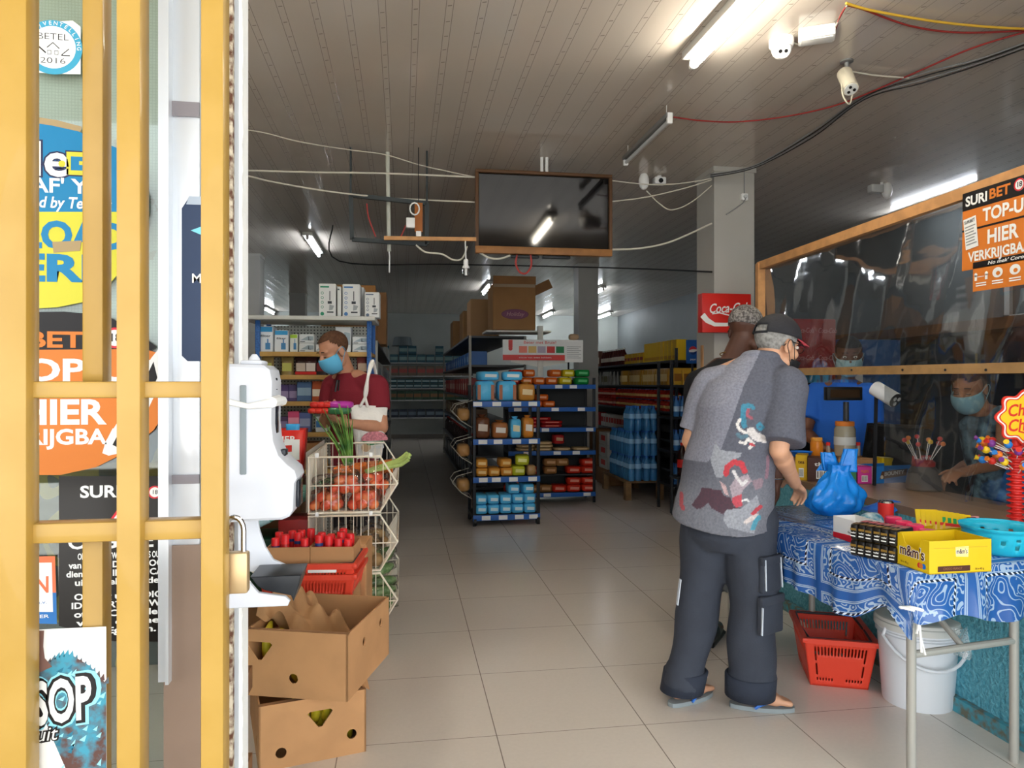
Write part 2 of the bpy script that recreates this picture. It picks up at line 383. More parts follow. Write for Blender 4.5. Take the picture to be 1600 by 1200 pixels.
# dark lower zone behind the glass: an indoor roller of painted board
m, nt, b, tc, X, Y, Z = shader('graffiti_board')
nz = noise_n(nt, tc, 5, 2); w1 = ((nz*6.0).fr()-.5).ab().lt(.13)
base = mixc(nt, noise_n(nt, tc, 3), '5d5a58', '74706a'); base = mixc(nt, w1*.8, base, 'b69b4e'); nt.links.new(base, b.inputs['Base Color'])
tag(MB().box((-1.15, YG+.12, gz(100, 830)), (1.3, .01, .62)).build('painted_board', m), 'grey board with scrawled yellow paint strokes behind the window', 'board')
# aluminium stiles, taupe frame, rusty angle, plaster edge
tr = struct('window_frame', MB(), alu) if False else None
mb = MB(); x0, x1 = gx(259), gx(274)
mb.box(((x0+x1)/2, YG-.02, 1.75), (x1-x0, .05, 1.9)); mb.box((gx(276), YG-.03, 1.75), (.006, .06, 1.9))
struct('trim_1', mb, alu)
mb = MB(); x0, x1 = gx(277), gx(320)
mb.rbox(((x0+x1)/2, YG-.01, gz(300, 415)), (x1-x0, .05, gz(300, -400)-gz(300, 842)), .004); struct('trim_2', mb, alu)
mb = MB(); 
for py in (182, 745): mb.box(((x0+x1)/2, YG-.037, gz(300, py)), (x1-x0, .006, .017 if py > 300 else .028))
struct('trim_3', mb, mat('frame_band', '8a8488', .35, .3))
mb = MB(); x0, x1 = gx(266), gx(322)
mb.box(((x0+x1)/2, YG-.01, (gz(300, 845)-.15)/2), (x1-x0, .06, gz(300, 845)+.15)); struct('trim_4', mb, taupe)
mb = MB(); x0, x1 = gx(322), gx(359); mb.box(((x0+x1)/2, YG+.02, 1.25), (x1-x0, .02, 2.8)); struct('trim_5', mb, mat('greygreen_strip', '9aa6a4', .4))
mb = MB(); x0, x1 = gx(359), gx(367); mb.box(((x0+x1)/2, YG-.005, 1.25), (x1-x0, .03, 2.8)); struct('trim_6', mb, mat('rusty_steel', '5d3a28', .7, noise=(60, .3), c2='c9bda6'))
mb = MB(); x0, x1 = gx(367), gx(373); mb.box(((x0+x1)/2, YG+.01, 1.25), (x1-x0, .03, 2.8)); struct('trim_7', mb, mat('grey_seal', 'b4b8bc', .4))
xa, xb = gx(373), gx(379)
mb = MB(); mb.grid(3, 220, lambda i, j: Vector((xa+(xb-xa)*i+(random.uniform(-.0014, .0014) if i > .9 else 0), YG, -.15+2.8*j)))
mb.box(((xa+xb)/2-.001, YG+.035, 1.25), (xb-xa-.003, .06, 2.8)); struct('trim_8', mb, mat('white_plaster', 'e9e9e6', .8, bump=(60, .4)))
# drink can decal on the aluminium stile
mb = MB(); M_ = plane_M((gx(322), YG-.0365, gz(322, 440)), (1, 0, 0), (0, 0, 1)); u = 1/F*YG*1.01
cw, ch = 26*u, 118*u
poly(mb, M_, [(-cw, -ch+8*u), (-cw+8*u, -ch), (3*u, -ch), (3*u, ch), (-cw+10*u, ch), (-cw+8*u, ch-5*u), (-cw, ch-18*u)], 0)
poly(mb, M_, [(-cw+10*u, ch), (3*u, ch), (3*u, ch-12*u), (-cw+6*u, ch-12*u)], 1, .0004)
poly(mb, M_, [(-cw+12*u, 69*u), (3*u, 76*u), (3*u, 62*u)], 2, .0004)
txt(mb, 'MY', M_, 19*u, 3, .01, lift=.0006); mb.v = mb.v
for i in range(0): pass
o = mb.build('can_decal', [mat('navy_print', '31405c', .4), mat('pale_can_top', 'aeb9c6', .3), mat('ice_blue', '7fd0e0', .5), K['paper']], smooth=0)
tag(o, 'navy blue drink can sticker on the aluminium window stile', 'sticker')
# ---------------- stickers and posters on the outside of the glass
YP = YG-.004
def PM(px, py, Y=YP):
    p = atY(px, py, Y); return plane_M(p, (1, 0, 0), (0, 0, 1))
UP = YP/F*.955                                                    # metres per pixel on that plane (about)
def local(px, py, opx, opy, Y=YP):
    a_, b_ = atY(px, py, Y), atY(opx, opy, Y); return (a_.x-b_.x, a_.z-b_.z)
# round white hotel sticker
M_ = PM(83, 74); L_ = lambda px, py: local(px, py, 83, 74); mb = MB(); r = 41*UP
poly(mb, M_, [L_(40, 36), (L_(124, 33)[0]-.012, L_(124, 33)[1]), (L_(126, 42)), L_(126, 116), L_(112, 116), L_(42, 113)], 0, 0)
disc(mb, M_, (0, 0), r, 1, 40, .0004); disc(mb, M_, (0, 0), r*.78, 0, 40, .0007)
t = 'HERBERGVENSTELLING'
t = 'BEDRIJVENSTELLING'
for i, ch_ in enumerate('BEDRIJVENTELLING'):
    a_ = PI*1.0-i/15*PI*1.0; Mx = M_ @ Matrix.Translation((math.cos(a_)*r*.885, math.sin(a_)*r*.885, 0)) @ Matrix.Rotation(a_-PI/2, 4, 'Z'); txt(mb, ch_, Mx, r*.2, 0, .01, lift=.0009)
txt(mb, 'BETEL', M_ @ Matrix.Translation((0, r*.38, 0)), r*.34, 2, -.01, lift=.0009, fit=r*1.05); txt(mb, '2016', M_ @ Matrix.Translation((0, -r*.5, 0)), r*.3, 2, -.01, lift=.0009, fit=r*.85)
stroke(mb, M_, [(-.2*r, -.02*r), (0, .17*r), (.22*r, -.04*r)], r*.035, 2, .0009)
for sx in (-1, 1): rect(mb, M_, sx*.12*r-.07*r, -.27*r, sx*.12*r+.07*r, -.12*r, 2, .0009); rect(mb, M_, sx*.12*r-.055*r, -.255*r, sx*.12*r+.055*r, -.14*r, 0, .0011)
stroke(mb, M_, [(-.64*r, .14*r), (-.24*r, -.22*r)], r*.05, 2, .0009); stroke(mb, M_, [(-.68*r, .02*r), (-.56*r, .18*r)], r*.09, 2, .0009)
stroke(mb, M_, [(.28*r, -.28*r), (.58*r, -.28*r)], r*.04, 2, .0009); stroke(mb, M_, [(.3*r, -.26*r), (.55*r, -.03*r)], r*.03, 2, .0009)
tag(mb.build('sticker', [K['paper'], mat('sticker_teal', '3f9fbf', .5), K['ink']], smooth=0), 'round teal and white sticker with a small house, topmost on the window', 'sticker')
# blue and yellow phone credit poster
M_ = PM(100, 330); L_ = lambda px, py: local(px, py, 100, 330); mb = MB()
top = [L_(*p) for p in ((-60, 190), (40, 184), (100, 195), (150, 218), (185, 232), (215, 268), (233, 305), (233, 331), (-60, 331))]
bot = [L_(*p) for p in ((-60, 331), (233, 331), (228, 352), (215, 385), (200, 410), (170, 445), (130, 472), (90, 480), (40, 483), (-60, 478))]
poly(mb, M_, top[::-1], 0); poly(mb, M_, bot[::-1], 1)
crust = [L_(*p) for p in ((-60, 186), (40, 180), (90, 188), (128, 198), (126, 206), (80, 196), (40, 190), (-60, 194))]; poly(mb, M_, crust[::-1], 4, .0003)
def T_(mb, s, px, py, wpx, hpx, mi, M0=M_, L0=None, bold=.02, shear=0, lift=.0006, out=None):
    o_ = (L0 or L_)(px, py); T = M0 @ Matrix.Translation((o_[0], o_[1], 0)); sz = hpx*UP/.72
    if out is not None: txt(mb, s, T, sz, out, bold+.035, shear, fit=(wpx+hpx*.12)*UP, lift=lift-.0002)
    txt(mb, s, T, sz, mi, bold, shear, fit=wpx*UP, lift=lift)
T_(mb, 'tele', 44, 250, 116, 52, 2, out=3); 
rect(mb, M_, *L_(102, 275), *L_(150, 237), 3, .0003); rect(mb, M_, *L_(104, 273), *L_(148, 239), 1, .0006); rect(mb, M_, *L_(111, 266), *L_(146, 246), 0, .0008); rect(mb, M_, *L_(124, 258), *L_(146, 253), 1, .001); disc(mb, M_, L_(97, 256), 5*UP, 1, 16, .0007)
T_(mb, "SNAF' YU", 82, 291, 146, 22, 2); T_(mb, 'powered by Telesur', 82, 317, 166, 17, 2, shear=.2)
T_(mb, 'UPLOAD', 80, 369, 210, 40, 0, bold=.04); T_(mb, 'ERI', 86, 421, 104, 40, 0, bold=.04)
poly(mb, M_, [L_(82, 378), L_(128, 376), L_(125, 392), L_(84, 395)][::-1], 4, .0009)
tag(mb.build('poster', [mat('poster_blue', '0878a8', .45), mat('poster_yellow', 'cbc434', .45), K['paper'], mat('outline_navy', '23284a', .5), mat('torn_paper', 'a8926c', .9)], smooth=0), 'blue and yellow phone credit sign with LOAD lettering on the window', 'sign')
# orange and black betting sticker
def bet_sign():
    M_ = PM(120, 620); L_ = lambda px, py: local(px, py, 120, 620); mb = MB()
    poly(mb, M_, [L_(*p) for p in ((-70, 550), (-60, 500), (20, 488), (100, 487), (165, 492), (215, 520), (245, 542), (232, 550))], 1)
    poly(mb, M_, [L_(*p) for p in ((-75, 735), (-75, 548), (225, 545), (262, 556), (264, 590), (262, 640), (240, 672), (200, 705), (150, 730), (95, 742), (40, 742))][::1], 0, .0002)
    poly(mb, M_, [L_(*p) for p in ((248, 545), (236, 560), (205, 625), (165, 690), (160, 708), (170, 712), (192, 707), (222, 660), (250, 600), (256, 560))][::-1], 2, .0005)
    poly(mb, M_, [L_(*p) for p in ((240, 565), (205, 640), (176, 695), (186, 700), (220, 650), (246, 590))][::-1], 1, .0007)
    T_(mb, 'SURI', 14, 532, 66, 23, 2, M_, L_, .03); T_(mb, 'BET', 86, 532, 78, 24, 0, M_, L_, .03, lift=.0008)
    c0 = L_(180, 528); disc(mb, M_, c0, 16*UP, 2, 24, .0008); disc(mb, M_, c0, 16*UP, 3, 24, .001, 12.5*UP); txt(mb, '18', M_ @ Matrix.Translation((c0[0], c0[1], 0)), 17*UP, 1, .02, lift=.001)
    T_(mb, 'TOP-UP', 118, 580, 228, 33, 2, M_, L_, .03); T_(mb, 'HIER', 96, 646, 122, 37, 2, M_, L_, .035); T_(mb, 'VERKRIJGBAAR', 82, 684, 245, 23, 2, M_, L_, .03)
    return mb.build('sticker', [K['orange'], K['ink'], K['paper'], mat('ring_red', 'd22f3a', .5)], smooth=0)
tag(bet_sign(), 'orange and black HIER VERKRIJGBAAR betting sticker behind the yellow bars', 'sticker')
# black age notice
M_ = PM(185, 875); L_ = lambda px, py: local(px, py, 185, 875); mb = MB()
poly(mb, M_, [L_(*p) for p in ((92, 744), (92, 978), (178, 1002), (277, 1003), (276, 744))], 0)
T_(mb, 'SURI', 157, 769, 56, 18, 1, M_, L_, .03); T_(mb, 'BET', 207, 769, 42, 18, 2, M_, L_, .03)
c0 = L_(242, 769); disc(mb, M_, c0, 10*UP, 1, 24, .0006); disc(mb, M_, c0, 10*UP, 3, 24, .0008, 7.6*UP); txt(mb, '18', M_ @ Matrix.Translation((c0[0], c0[1], 0)), 9*UP, 0, .01, lift=.0008)
poly(mb, M_, [L_(169, 816), L_(235, 816), L_(202, 770)], 3, .0004); poly(mb, M_, [L_(176, 813), L_(228, 813), L_(202, 777)], 1, .0006)
T_(mb, 'OPGELET!', 190, 846, 150, 22, 1, M_, L_, .02)
for i, (s, wpx) in enumerate((('ONLINE SPORTWEDDENSCHAPS OUTS', 124), ('van 18 jaar DOOR HOGER', 150), ('dienen een IDENTIFICATIE', 156), ('uit te geld worden.', 132), ('Overleg u GELDIGE', 134), ('ID-KAART of BEWIJS', 142), ('of TOCH anders', 134), ('waar dan het', 128), ('TOEgangen.', 100))):
    T_(mb, s, 190, 868+i*13.4+(9 if i > 3 else 0), wpx, 9.5, 1, M_, L_, .03)
tag(mb.build('notice', [mat('gloss_black', '17120f', .25), K['paper'], K['orange'], mat('ring_red', 'd22f3a', .5)], smooth=0), 'black age limit notice with white lettering taped to the window', 'notice')
# small white sticker with an orange border
M_ = PM(70, 920); L_ = lambda px, py: local(px, py, 70, 920); mb = MB()
poly(mb, M_, [L_(10, 870), L_(10, 973), L_(89, 975), L_(86, 869)], 0); poly(mb, M_, [L_(14, 880), L_(14, 956), L_(83, 956), L_(81, 879)], 1, .0003); poly(mb, M_, [L_(10, 926), L_(10, 973), L_(89, 975), L_(88, 926)], 2, .0002)
T_(mb, 'OPEN', 37, 916, 70, 25, 0, M_, L_, .02); T_(mb, 'partner n.v.', 45, 942, 50, 5, 2, M_, L_, 0); T_(mb, 'PARTNER', 48, 964, 50, 5, 1, M_, L_, .01)
tag(mb.build('sticker', [mat('orange_red', 'e8744a', .5), K['paper'], mat('sticker_blue', '2b72b8', .5)], smooth=0), 'small white sticker with orange border and blue foot on the window', 'sticker')
# ---------------- yellow folding gate
YA = 1.12; ya = mat('yellow_paint', 'b08c42', .38, noise=(7, .1), c2='a98539'); ya.node_tree.nodes['Principled BSDF'].inputs['Coat Weight'].default_value = .2
gate = thing('security_gate', 'yellow painted steel bar gate across the shop window', 'gate', (0, 0, 0))
ax = lambda px, Y=YA: atY(px, 600, Y).x
for pl, pr in ((-3, 41), (181, 219), (313, 349)):
    a_, b_ = ax(pl), ax(pr); mb = MB(); w0 = b_-a_
    t0 = 0.0
    mb.rbox(((a_+b_)/2, YA+.02, 1.2), (w0, .04, 2.7), .003); mb.build('bar', ya, gate)
for px in (-110,):
    mb = MB().rbox((ax(px), YA+.02, 1.2), (.04, .04, 2.7), .003); mb.build('bar', ya, gate)
for (z0, z1) in ((atY(150, 597, YA+.06).z, 2.55), (-.14, atY(150, 838, YA+.06).z)):
    mb = MB(); a_, b_ = ax(128, YA+.055), ax(161, YA+.055); mb.rbox(((a_+b_)/2, YA+.072, (z0+z1)/2), (b_-a_, .036, z1-z0), .003); mb.build('bar', ya, gate)
for py0, py1 in ((596, 622), (817, 848)):
    z0, z1 = atY(180, py1, YA+.012).z, atY(180, py0, YA+.012).z; xa_, xb_ = -1.2, ax(345)
    mb = MB().rbox(((xa_+xb_)/2, YA+.036, (z0+z1)/2), (xb_-xa_, .034, z1-z0), .003); mb.build('rail', ya, gate)
# soursop poster hung between the bars
YS = YA+.048; M_ = plane_M(atY(80, 1100, YS), (1, 0, 0), (0, 0, 1)); US = YS/F*1.02
def L_(px, py): a_, b_ = atY(px, py, YS), atY(80, 1100, YS); return (a_.x-b_.x, a_.z-b_.z)
mb = MB(); M0 = M_.copy()
poly(mb, M_, [L_(-90, 990), L_(-90, 1330), L_(167, 1330), L_(166, 979)], 0)
fr = [L_(*p) for p in ((60, 1050), (85, 1030), (110, 1022), (140, 1040), (166, 1068), (166.5, 1320), (120, 1240), (85, 1160), (60, 1100))]
n = len(fr); poly(mb, M_, fr, 1, .0004)
for k in range(46):                                              # curved spines of the fruit skin
    px, py = random.uniform(68, 162), random.uniform(1040, 1260)
    if py < 1030+abs(px-105)*.8 or (px < 100 and py > 1130+(px-68)*3): continue
    q = L_(px, py); s = random.uniform(5, 9)*US; a_ = random.uniform(.5, 1.4)
    poly(mb, M_, [(q[0]-s*.5, q[1]), (q[0]+s*.5*math.cos(a_), q[1]-s*.3), (q[0]+s*math.cos(a_), q[1]+s*math.sin(a_))], 2 if k % 3 else 5, .0007)
for k in range(16):
    t = k/15; px = 62+104*t; py = 1048-26*math.sin(min(1, t*1.9)*PI/1.6)+max(0, t-.45)*74; q = L_(px, py)
    poly(mb, M_, [(q[0]-4*US, q[1]-3*US), (q[0]+4*US, q[1]-3*US), (q[0]+3*US, q[1]+7*US)], 1, .0006)
stroke(mb, M_, [L_(64, 985), L_(62, 1010), L_(64, 1030), L_(72, 1046)], [9*US, 10*US, 11*US, 18*US], 4, .0008)
for s, px, wpx, sz in (('SOUR', -22, 96, 60), ('SOP', 96, 78, 60)):
    q = L_(px, 1098); T = M_ @ Matrix.Translation((q[0], q[1], 0)) @ Matrix.Rotation(.08, 4, 'Z')
    txt(mb, s, T, sz*US/.72, 2, .12, .12, fit=(wpx+26)*US, lift=.001); txt(mb, s, T, sz*US/.72, 3, .085, .12, fit=(wpx+14)*US, lift=.0013); txt(mb, s, T, sz*US/.72, 0, .03, .12, fit=wpx*US, lift=.0016)
for s, px, wpx in (('juicy fruit', 28, 104),):
    q = L_(px, 1153); T = M_ @ Matrix.Translation((q[0], q[1], 0)) @ Matrix.Rotation(.06, 4, 'Z'); txt(mb, s, T, 20*US/.72, 3, .07, .25, fit=(wpx+6)*US, lift=.001); txt(mb, s, T, 20*US/.72, 0, .0, .25, fit=wpx*US, lift=.0013)
tag(mb.build('poster', [K['paper'], mat('soursop_skin', '3f8fa6', .6, noise=(45, .6), c2='5a3f38'), mat('spine_light', '8fd6e6', .6), K['ink'], mat('stem_brown', '7a5a50', .7), mat('spine_dark', '2a6f88', .6)], smooth=0), 'white poster with a spiky soursop fruit on the yellow gate', 'poster')
# padlock on the gate
p = atY(366, 874, YA+.055); pk = thing('padlock', 'brass padlock with steel shackle hooked on the yellow gate', 'padlock', p)
up = 1.12/F
mb = MB().rbox((0, 0, -20*up), (44*up, .022, 64*up), .004); mb.build('lock_body', mat('padlock_brass', 'c9ae84', .35, .6), pk)
a_ = [Vector((-14*up, 0, 8*up)), Vector((-14*up, 0, 45*up))]+[Vector((-14*up*math.cos(t), 0, 45*up+14*up*math.sin(t)*1.5)) for t in [PI*k/8 for k in range(1, 8)]]+[Vector((14*up, 0, 45*up)), Vector((14*up, 0, 8*up))]
MB().tube(a_, .0042, 8).build('shackle', K['chrome'], pk)
# wooden pallet edge behind the frame, seen through the gap at the foot
pal = thing('pallet', 'pale wooden pallet stood on edge behind the window frame', 'pallet', (gx(366)-.01, YG+.15, -.0))
mb = MB(); mb.box((-.02, .04, .42), (.02, .06, .84)); mb.build('board', mat('raw_wood', 'c9b08a', .8, noise=(20, .3)), pal)
for z in (.1, .3, .5, .7): MB().box((-.012, .04, z), (.028, .05, .05)).build('block', K['wood2'], pal)

# ================================================================ HAND SANITISER
p0 = atY(357, 822, 1.33); u = 1.27/F; ux, uz, ul = .89*u, 1.055*u, .95*u; sd = thing('hand_sanitizer_dispenser', 'white automatic hand sanitiser dispenser with drip tray beside the yellow gate', 'dispenser', (p0.x, 1.33, p0.z))
prof = [(-6, 4), (90, 6), (102, 10), (109, 20), (111, 60), (116, 68), (112, 80), (98, 90), (84, 103), (75, 124), (72, 150), (73, 215), (69, 232), (59, 239), (-6, 241)]
poly_ = [(x*ux, y*uz) for x, y in prof]
def bevel_prism(pts, depth, r, name, mt, parent, M=None):
    bm = bmesh.new(); vs = [bm.verts.new((x, 0, y)) for x, y in pts]; f = bm.faces.new(vs); bm.normal_update()
    g = bmesh.ops.extrude_face_region(bm, geom=[f]); nv = [v for v in g['geom'] if isinstance(v, bmesh.types.BMVert)]
    bmesh.ops.translate(bm, verts=nv, vec=(0, depth, 0)); bmesh.ops.recalc_face_normals(bm, faces=bm.faces)
    es = [e for e in bm.edges if abs(e.verts[0].co.y-e.verts[1].co.y) < 1e-6]
    bmesh.ops.bevel(bm, geom=es, offset=r, segments=3, profile=.6, affect='EDGES')
    mb = MB(); mb.bm(bm, 0, M); return mb.build(name, mt, parent)
wp = mat('sanitiser_white', 'cccfd6', .22); bevel_prism(poly_, .11, .012, 'housing', wp, sd)
mb = MB().rbox((22*u, -.001, 150*u), (10*u, .004, 140*u), .004); mb.build('level_window', mat('window_grey', '7f898d', .25), sd)
pts = [(-6, 40*0+178), (69, 186)]
mb = MB(); mb.tube([Vector((-8*u, -.003, 196*u)), Vector((30*u, -.0035, 187*u)), Vector((65*u, -.003, 192*u))], [.006, .005, .009], 8); mb.tube([Vector((65*u, -.003, 193*u)), Vector((67*u, .06, 195*u)), Vector((65*u, .11, 193*u))], .01, 8); mb.build('tape_band', mat('sticky_tape', 'efefec', .3), sd)
mb = MB(); dw = mat('dark_window', '23262c', .15)
for c_, s_ in (((71, 160), (5, .03, 62)), ((70, 210), (5, .02, 20)), ((84, 104), (12, .03, 10)), ((113, 42), (5, .05, 42))): MB().rbox((c_[0]*ux, .055, c_[1]*uz), (s_[0]*u, s_[1], s_[2]*uz), .002).build('sensor_window', dw, sd)
mb = MB().rbox((30*u, .05, 256*u), (34*u, .06, 8*u), .004); mb.lathe([(.012, 254*u), (.01, 263*u), (.004, 270*u)], 12, c=(32*u, .04, 0)); mb.build('latch', wp, sd)
bp = [(-6, 6), (40, 6), (44, -18), (54, -48), (70, -74), (96, -96), (96, -120), (112, -122), (106, -134), (-6, -134)]
bp = [(-6, 6), (28, 6), (33, -28), (44, -58), (58, -80), (84, -92), (88, -100), (60, -100), (-6, -100)]
bevel_prism([(x*ux, y*ul) for x, y in bp], .012, .003, 'back_plate', mat('plate_white', 'd0d4dc', .3), sd, Matrix.Translation((0, .1, 0)))
tp = [(-6, -76), (28, -84), (38, -98), (50, -112), (72, -116), (96, -120), (104, -128), (100, -136), (-6, -136)]
bevel_prism([(x*ux, y*ul) for x, y in tp], .012, .003, 'tray_arm', wp, sd)
tp2 = [(34, -88), (122, -88), (118, -104), (108, -132), (104, -122), (60, -112), (46, -104)]
bevel_prism([(x*ux, y*ul) for x, y in tp2], .09, .003, 'drip_tray', mat('tray_dark', '1d2127', .3, noise=(30, .3)), sd, Matrix.Translation((0, .012, 0)))
# ================================================================ COUNTER, SCREEN, TABLE AND WHAT STANDS ON THEM
def gridmask(mb, nu, nv, fn, mask, mi=0):
    vs = [fn(i/nu, j/nv) for j in range(nv+1) for i in range(nu+1)]; fs = []
    for j in range(nv):
        for i in range(nu):
            if mask(i, j): a = j*(nu+1)+i; fs.append((a, a+1, a+nu+2, a+nu+1))
    mb.add(vs, fs, mi)
def solid(o, t, off=0):
    md = o.modifiers.new('Solidify', 'SOLIDIFY'); md.thickness = t; md.offset = off; return o
m, nt, b, tc, X, Y, Z = shader('teal_stucco')
n1 = noise_n(nt, tc, 55, 3); base = mixc(nt, (n1-.3)*1.8, '3c8da2', '78bfce'); nt.links.new(base, b.inputs['Base Color']); b.inputs['Roughness'].default_value = .7; bump_n(nt, b, n1, .9, .02)
CX, CH = 2.31, .80
cnt = thing('counter', 'long cashier counter with a rough teal front behind the cloth table', 'counter', (CX, 3.1, 0))
MB().box((.06, 0, .38), (.12, 3.3, .76)).build('front_wall', m, cnt)
MB().box((.05, 0, .03), (.16, 3.3, .06)).build('kick_board', mat('teal_base', '4a97a8', .7, noise=(30, .3), c2='6b6a5c'), cnt)
MB().box((.27, 0, .78), (.54, 3.3, .04)).build('worktop', mat('worktop_brown', '8a7058', .3, noise=(3, .1)), cnt)
MB().box((.33, 1.6, .38), (.42, .08, .76)).build('end_panel', m, cnt)
# ---- timber framed screen with clear plastic
scr = thing('plastic_screen', 'pine framed screen of clear wrinkled plastic standing on the counter', 'screen', (0, 0, 0))
SX = CX+.22; pt = lambda px, py: atX(px, py, SX)
MB().bar(pt(1188, 412)+Vector((0, 0, 0)), Vector((SX, pt(1188, 412).y, CH)), .055, .04, up=(0, 1, 0)).build('post', K['wood'], scr)
tA, tB = pt(1186, 416), pt(1606, 268); MB().bar(tA, tB+(tB-tA)*.35, .035, .055).build('top_rail', K['wood'], scr)
mA, mB_ = pt(1236, 581), pt(1600, 574.5); mid_z = (mA.z+mB_.z)/2; MB().bar(mA, mB_+(mB_-mA)*.3, .03, .045).build('middle_rail', mat('pine_dull', 'a98456', .6, noise=(14, .2)), scr)
for px in (1335, 1415, 1482, 1546): q = pt(px, 578); q.x -= .016; MB().cyl(q, q-Vector((.004, 0, 0)), .006, 8).build('screw', K['dark'], scr)
y0s, y1s = tA.y-.03, 1.5
film = clear_mat('screen_film', 'f4f6f6', .02, .05, (3, .10, (1, .7, 2.2)), .015, 'c8ccd0', fres=.45)
def curtain(i, j):
    y = y0s+(y1s-y0s)*i; zt = tA.z; zb = CH+.02
    z = zt+(zb-zt)*j; w = .006*math.sin(y*13+z*5)*min(1, abs(z-mid_z)*6)+.002*math.sin(y*31+z*9)+.005*math.sin(z*9-y*7)
    return Vector((SX+.03+w*.6, y, z))
cm_ = MB(); gridmask(cm_, 90, 40, curtain, lambda i, j: curtain(i/90, j/40).z > mid_z-.05 or curtain(i/90, j/40).y < 3.55); cm_.build('plastic_sheet', film, scr, smooth=180)
# posters on the screen
def screen_poster(name, label, quad, mats, fn):
    a, b_, c_ = [atX(px, py, SX-.03) for px, py in quad]                # left bottom, right bottom, left top
    M_ = plane_M(a, b_-a, c_-a); mb = MB(); fn(mb, M_, (b_-a).length, (c_-a).length)
    return tag(mb.build(name, mats, smooth=0), label, 'poster')
def p_bet(mb, M_, w, h):
    w *= 1.0; rect(mb, M_, 0, 0, w, h, 0); rect(mb, M_, 0, h*.77, w, h, 1, .001); rect(mb, M_, 0, h*.50, w, h*.525, 1, .001)
    T = lambda x, y: M_ @ Matrix.Translation((x*w, y*h, 0))
    txt(mb, 'SURI', T(.20, .875), h*.17, 2, .03, fit=w*.30, lift=.002); txt(mb, 'BET', T(.51, .885), h*.17, 0, .03, fit=w*.27, lift=.002)
    c0 = (.76*w, .9*h); disc(mb, M_, c0, h*.075, 2, 24, .002); disc(mb, M_, c0, h*.075, 3, 24, .003, h*.058); txt(mb, '18', T(.76, .9), h*.085, 1, .02, lift=.003)
    txt(mb, 'TOP-UP', T(.60, .645), h*.22, 2, .03, fit=w*.62, lift=.002); txt(mb, 'HIER', T(.55, .36), h*.24, 2, .03, fit=w*.40, lift=.002); txt(mb, 'VERKRIJGBAAR', T(.54, .155), h*.17, 2, .03, fit=w*.90, lift=.002)
    R_ = T(.13, .47) @ Matrix.Rotation(.12, 4, 'Z'); rect(mb, R_, -.09*w, -.2*h, .09*w, .2*h, 2, .003); txt(mb, 'SURIBET', R_ @ Matrix.Translation((0, .15*h, 0)), h*.06, 1, .01, fit=.15*w, lift=.004)
    for k in range(7): rect(mb, R_, -.075*w, (.08-.038*k)*h, (.05 if k % 3 else .075)*w, (.095-.038*k)*h, 4, .004)
    q = T(.95, .47) @ Matrix.Rotation(.1, 4, 'Z'); rect(mb, q, -.05*w, -.2*h, .1*w, .12*h, 2, .003)
pmats = [K['orange'], K['ink'], K['paper'], mat('ring_red', 'd22f3a', .5), K['grey']]
screen_poster('poster', 'orange and black TOP-UP HIER poster on the plastic screen', ((1503, 424), (1624, 402), (1500, 305)), pmats, p_bet)
def p_cor(mb, M_, w, h):
    rect(mb, M_, 0, 0, w, h, 0); rect(mb, M_, 0, h*.8, w, h, 1, .001)
    T = lambda x, y: M_ @ Matrix.Translation((x*w, y*h, 0)); txt(mb, "No mek' Corona prei", T(.6, .89), h*.16, 2, .02, .2, fit=w*.75, lift=.002)
    for k in range(4):
        x = (.13+.245*k)*w
        if k == 0:
            for s_ in (-1, 1): disc(mb, M_, (x+s_*.08*w, .56*h), .025*w, 2, 12, .002); rect(mb, M_, x+s_*.08*w-.02*w, .36*h, x+s_*.08*w+.02*w, .54*h, 2, .002)
            rect(mb, M_, x-.05*w, .47*h, x+.05*w, .49*h, 2, .002)
        else: disc(mb, M_, (x, .53*h), .075*w, 2, 18, .002, ry=.17*h); disc(mb, M_, (x+.01*w, .5*h), .03*w, 0, 12, .003, ry=.07*h)
        for i in range(2): rect(mb, M_, x-.08*w, (.24-.08*i)*h, x+.08*w, (.28-.08*i)*h, 2, .002)
screen_poster('poster', 'small orange health rules poster below the TOP-UP poster', ((1520, 456), (1632, 440), (1519, 411)), pmats, p_cor)

# ---- folding table and bandana cloth
TZ = .745; uA = Vector((1.667, 2.15, 0)); U_ = Vector((-.145, .989, 0)).normalized(); V_ = Vector((U_.y, -U_.x, 0)); TL, TW = 1.20, .60
tb = lambda u, v, z=0: uA+U_*u+V_*v+Vector((0, 0, z))
tbl = thing('folding_table', 'grey tubular legged folding table under the blue cloth', 'table', tb(0, 0), math.atan2(U_.y, U_.x))
lm = mat('table_leg_grey', 'a8a69e', .4, .2); LM = tbl.matrix_basis
loc = lambda u, v, z: Vector((u, -v, z))
MB().rbox((TL/2, -TW/2, TZ-.022), (TL-.07, TW-.07, .03), .008).build('tabletop', mat('tabletop_white', 'cfcfca', .5), tbl)
for u in (.07, TL-.07):
    for v in (.07, TW-.06): MB().cyl(loc(u, v, 0), loc(u, v, TZ-.03), .0155, 14).build('leg', lm, tbl)
    MB().cyl(loc(u, .07, .44), loc(u, TW-.06, .44), .013, 10).build('crossbar', lm, tbl)
for u, s_ in ((.07, 1), (TL-.07, -1)): MB().cyl(loc(u, TW/2, .44), loc(u+.36*s_, TW/2, TZ-.04), .011, 10).build('brace', lm, tbl)
m, nt, b, tc, X, Y, Z = shader('bandana_cloth')
uvn = nt.nodes.new('ShaderNodeUVMap'); sp = nt.nodes.new('ShaderNodeSeparateXYZ'); nt.links.new(uvn.outputs[0], sp.inputs[0])
Uu, Vv = Nx(nt, sp.outputs[0]), Nx(nt, sp.outputs[1]); CE = .40
cu = ((Uu-.03)*(1/CE)).fr()-.5; cv = ((Vv+.16)*(1/CE)).fr()-.5; dd = cu.ab().mx(cv.ab())
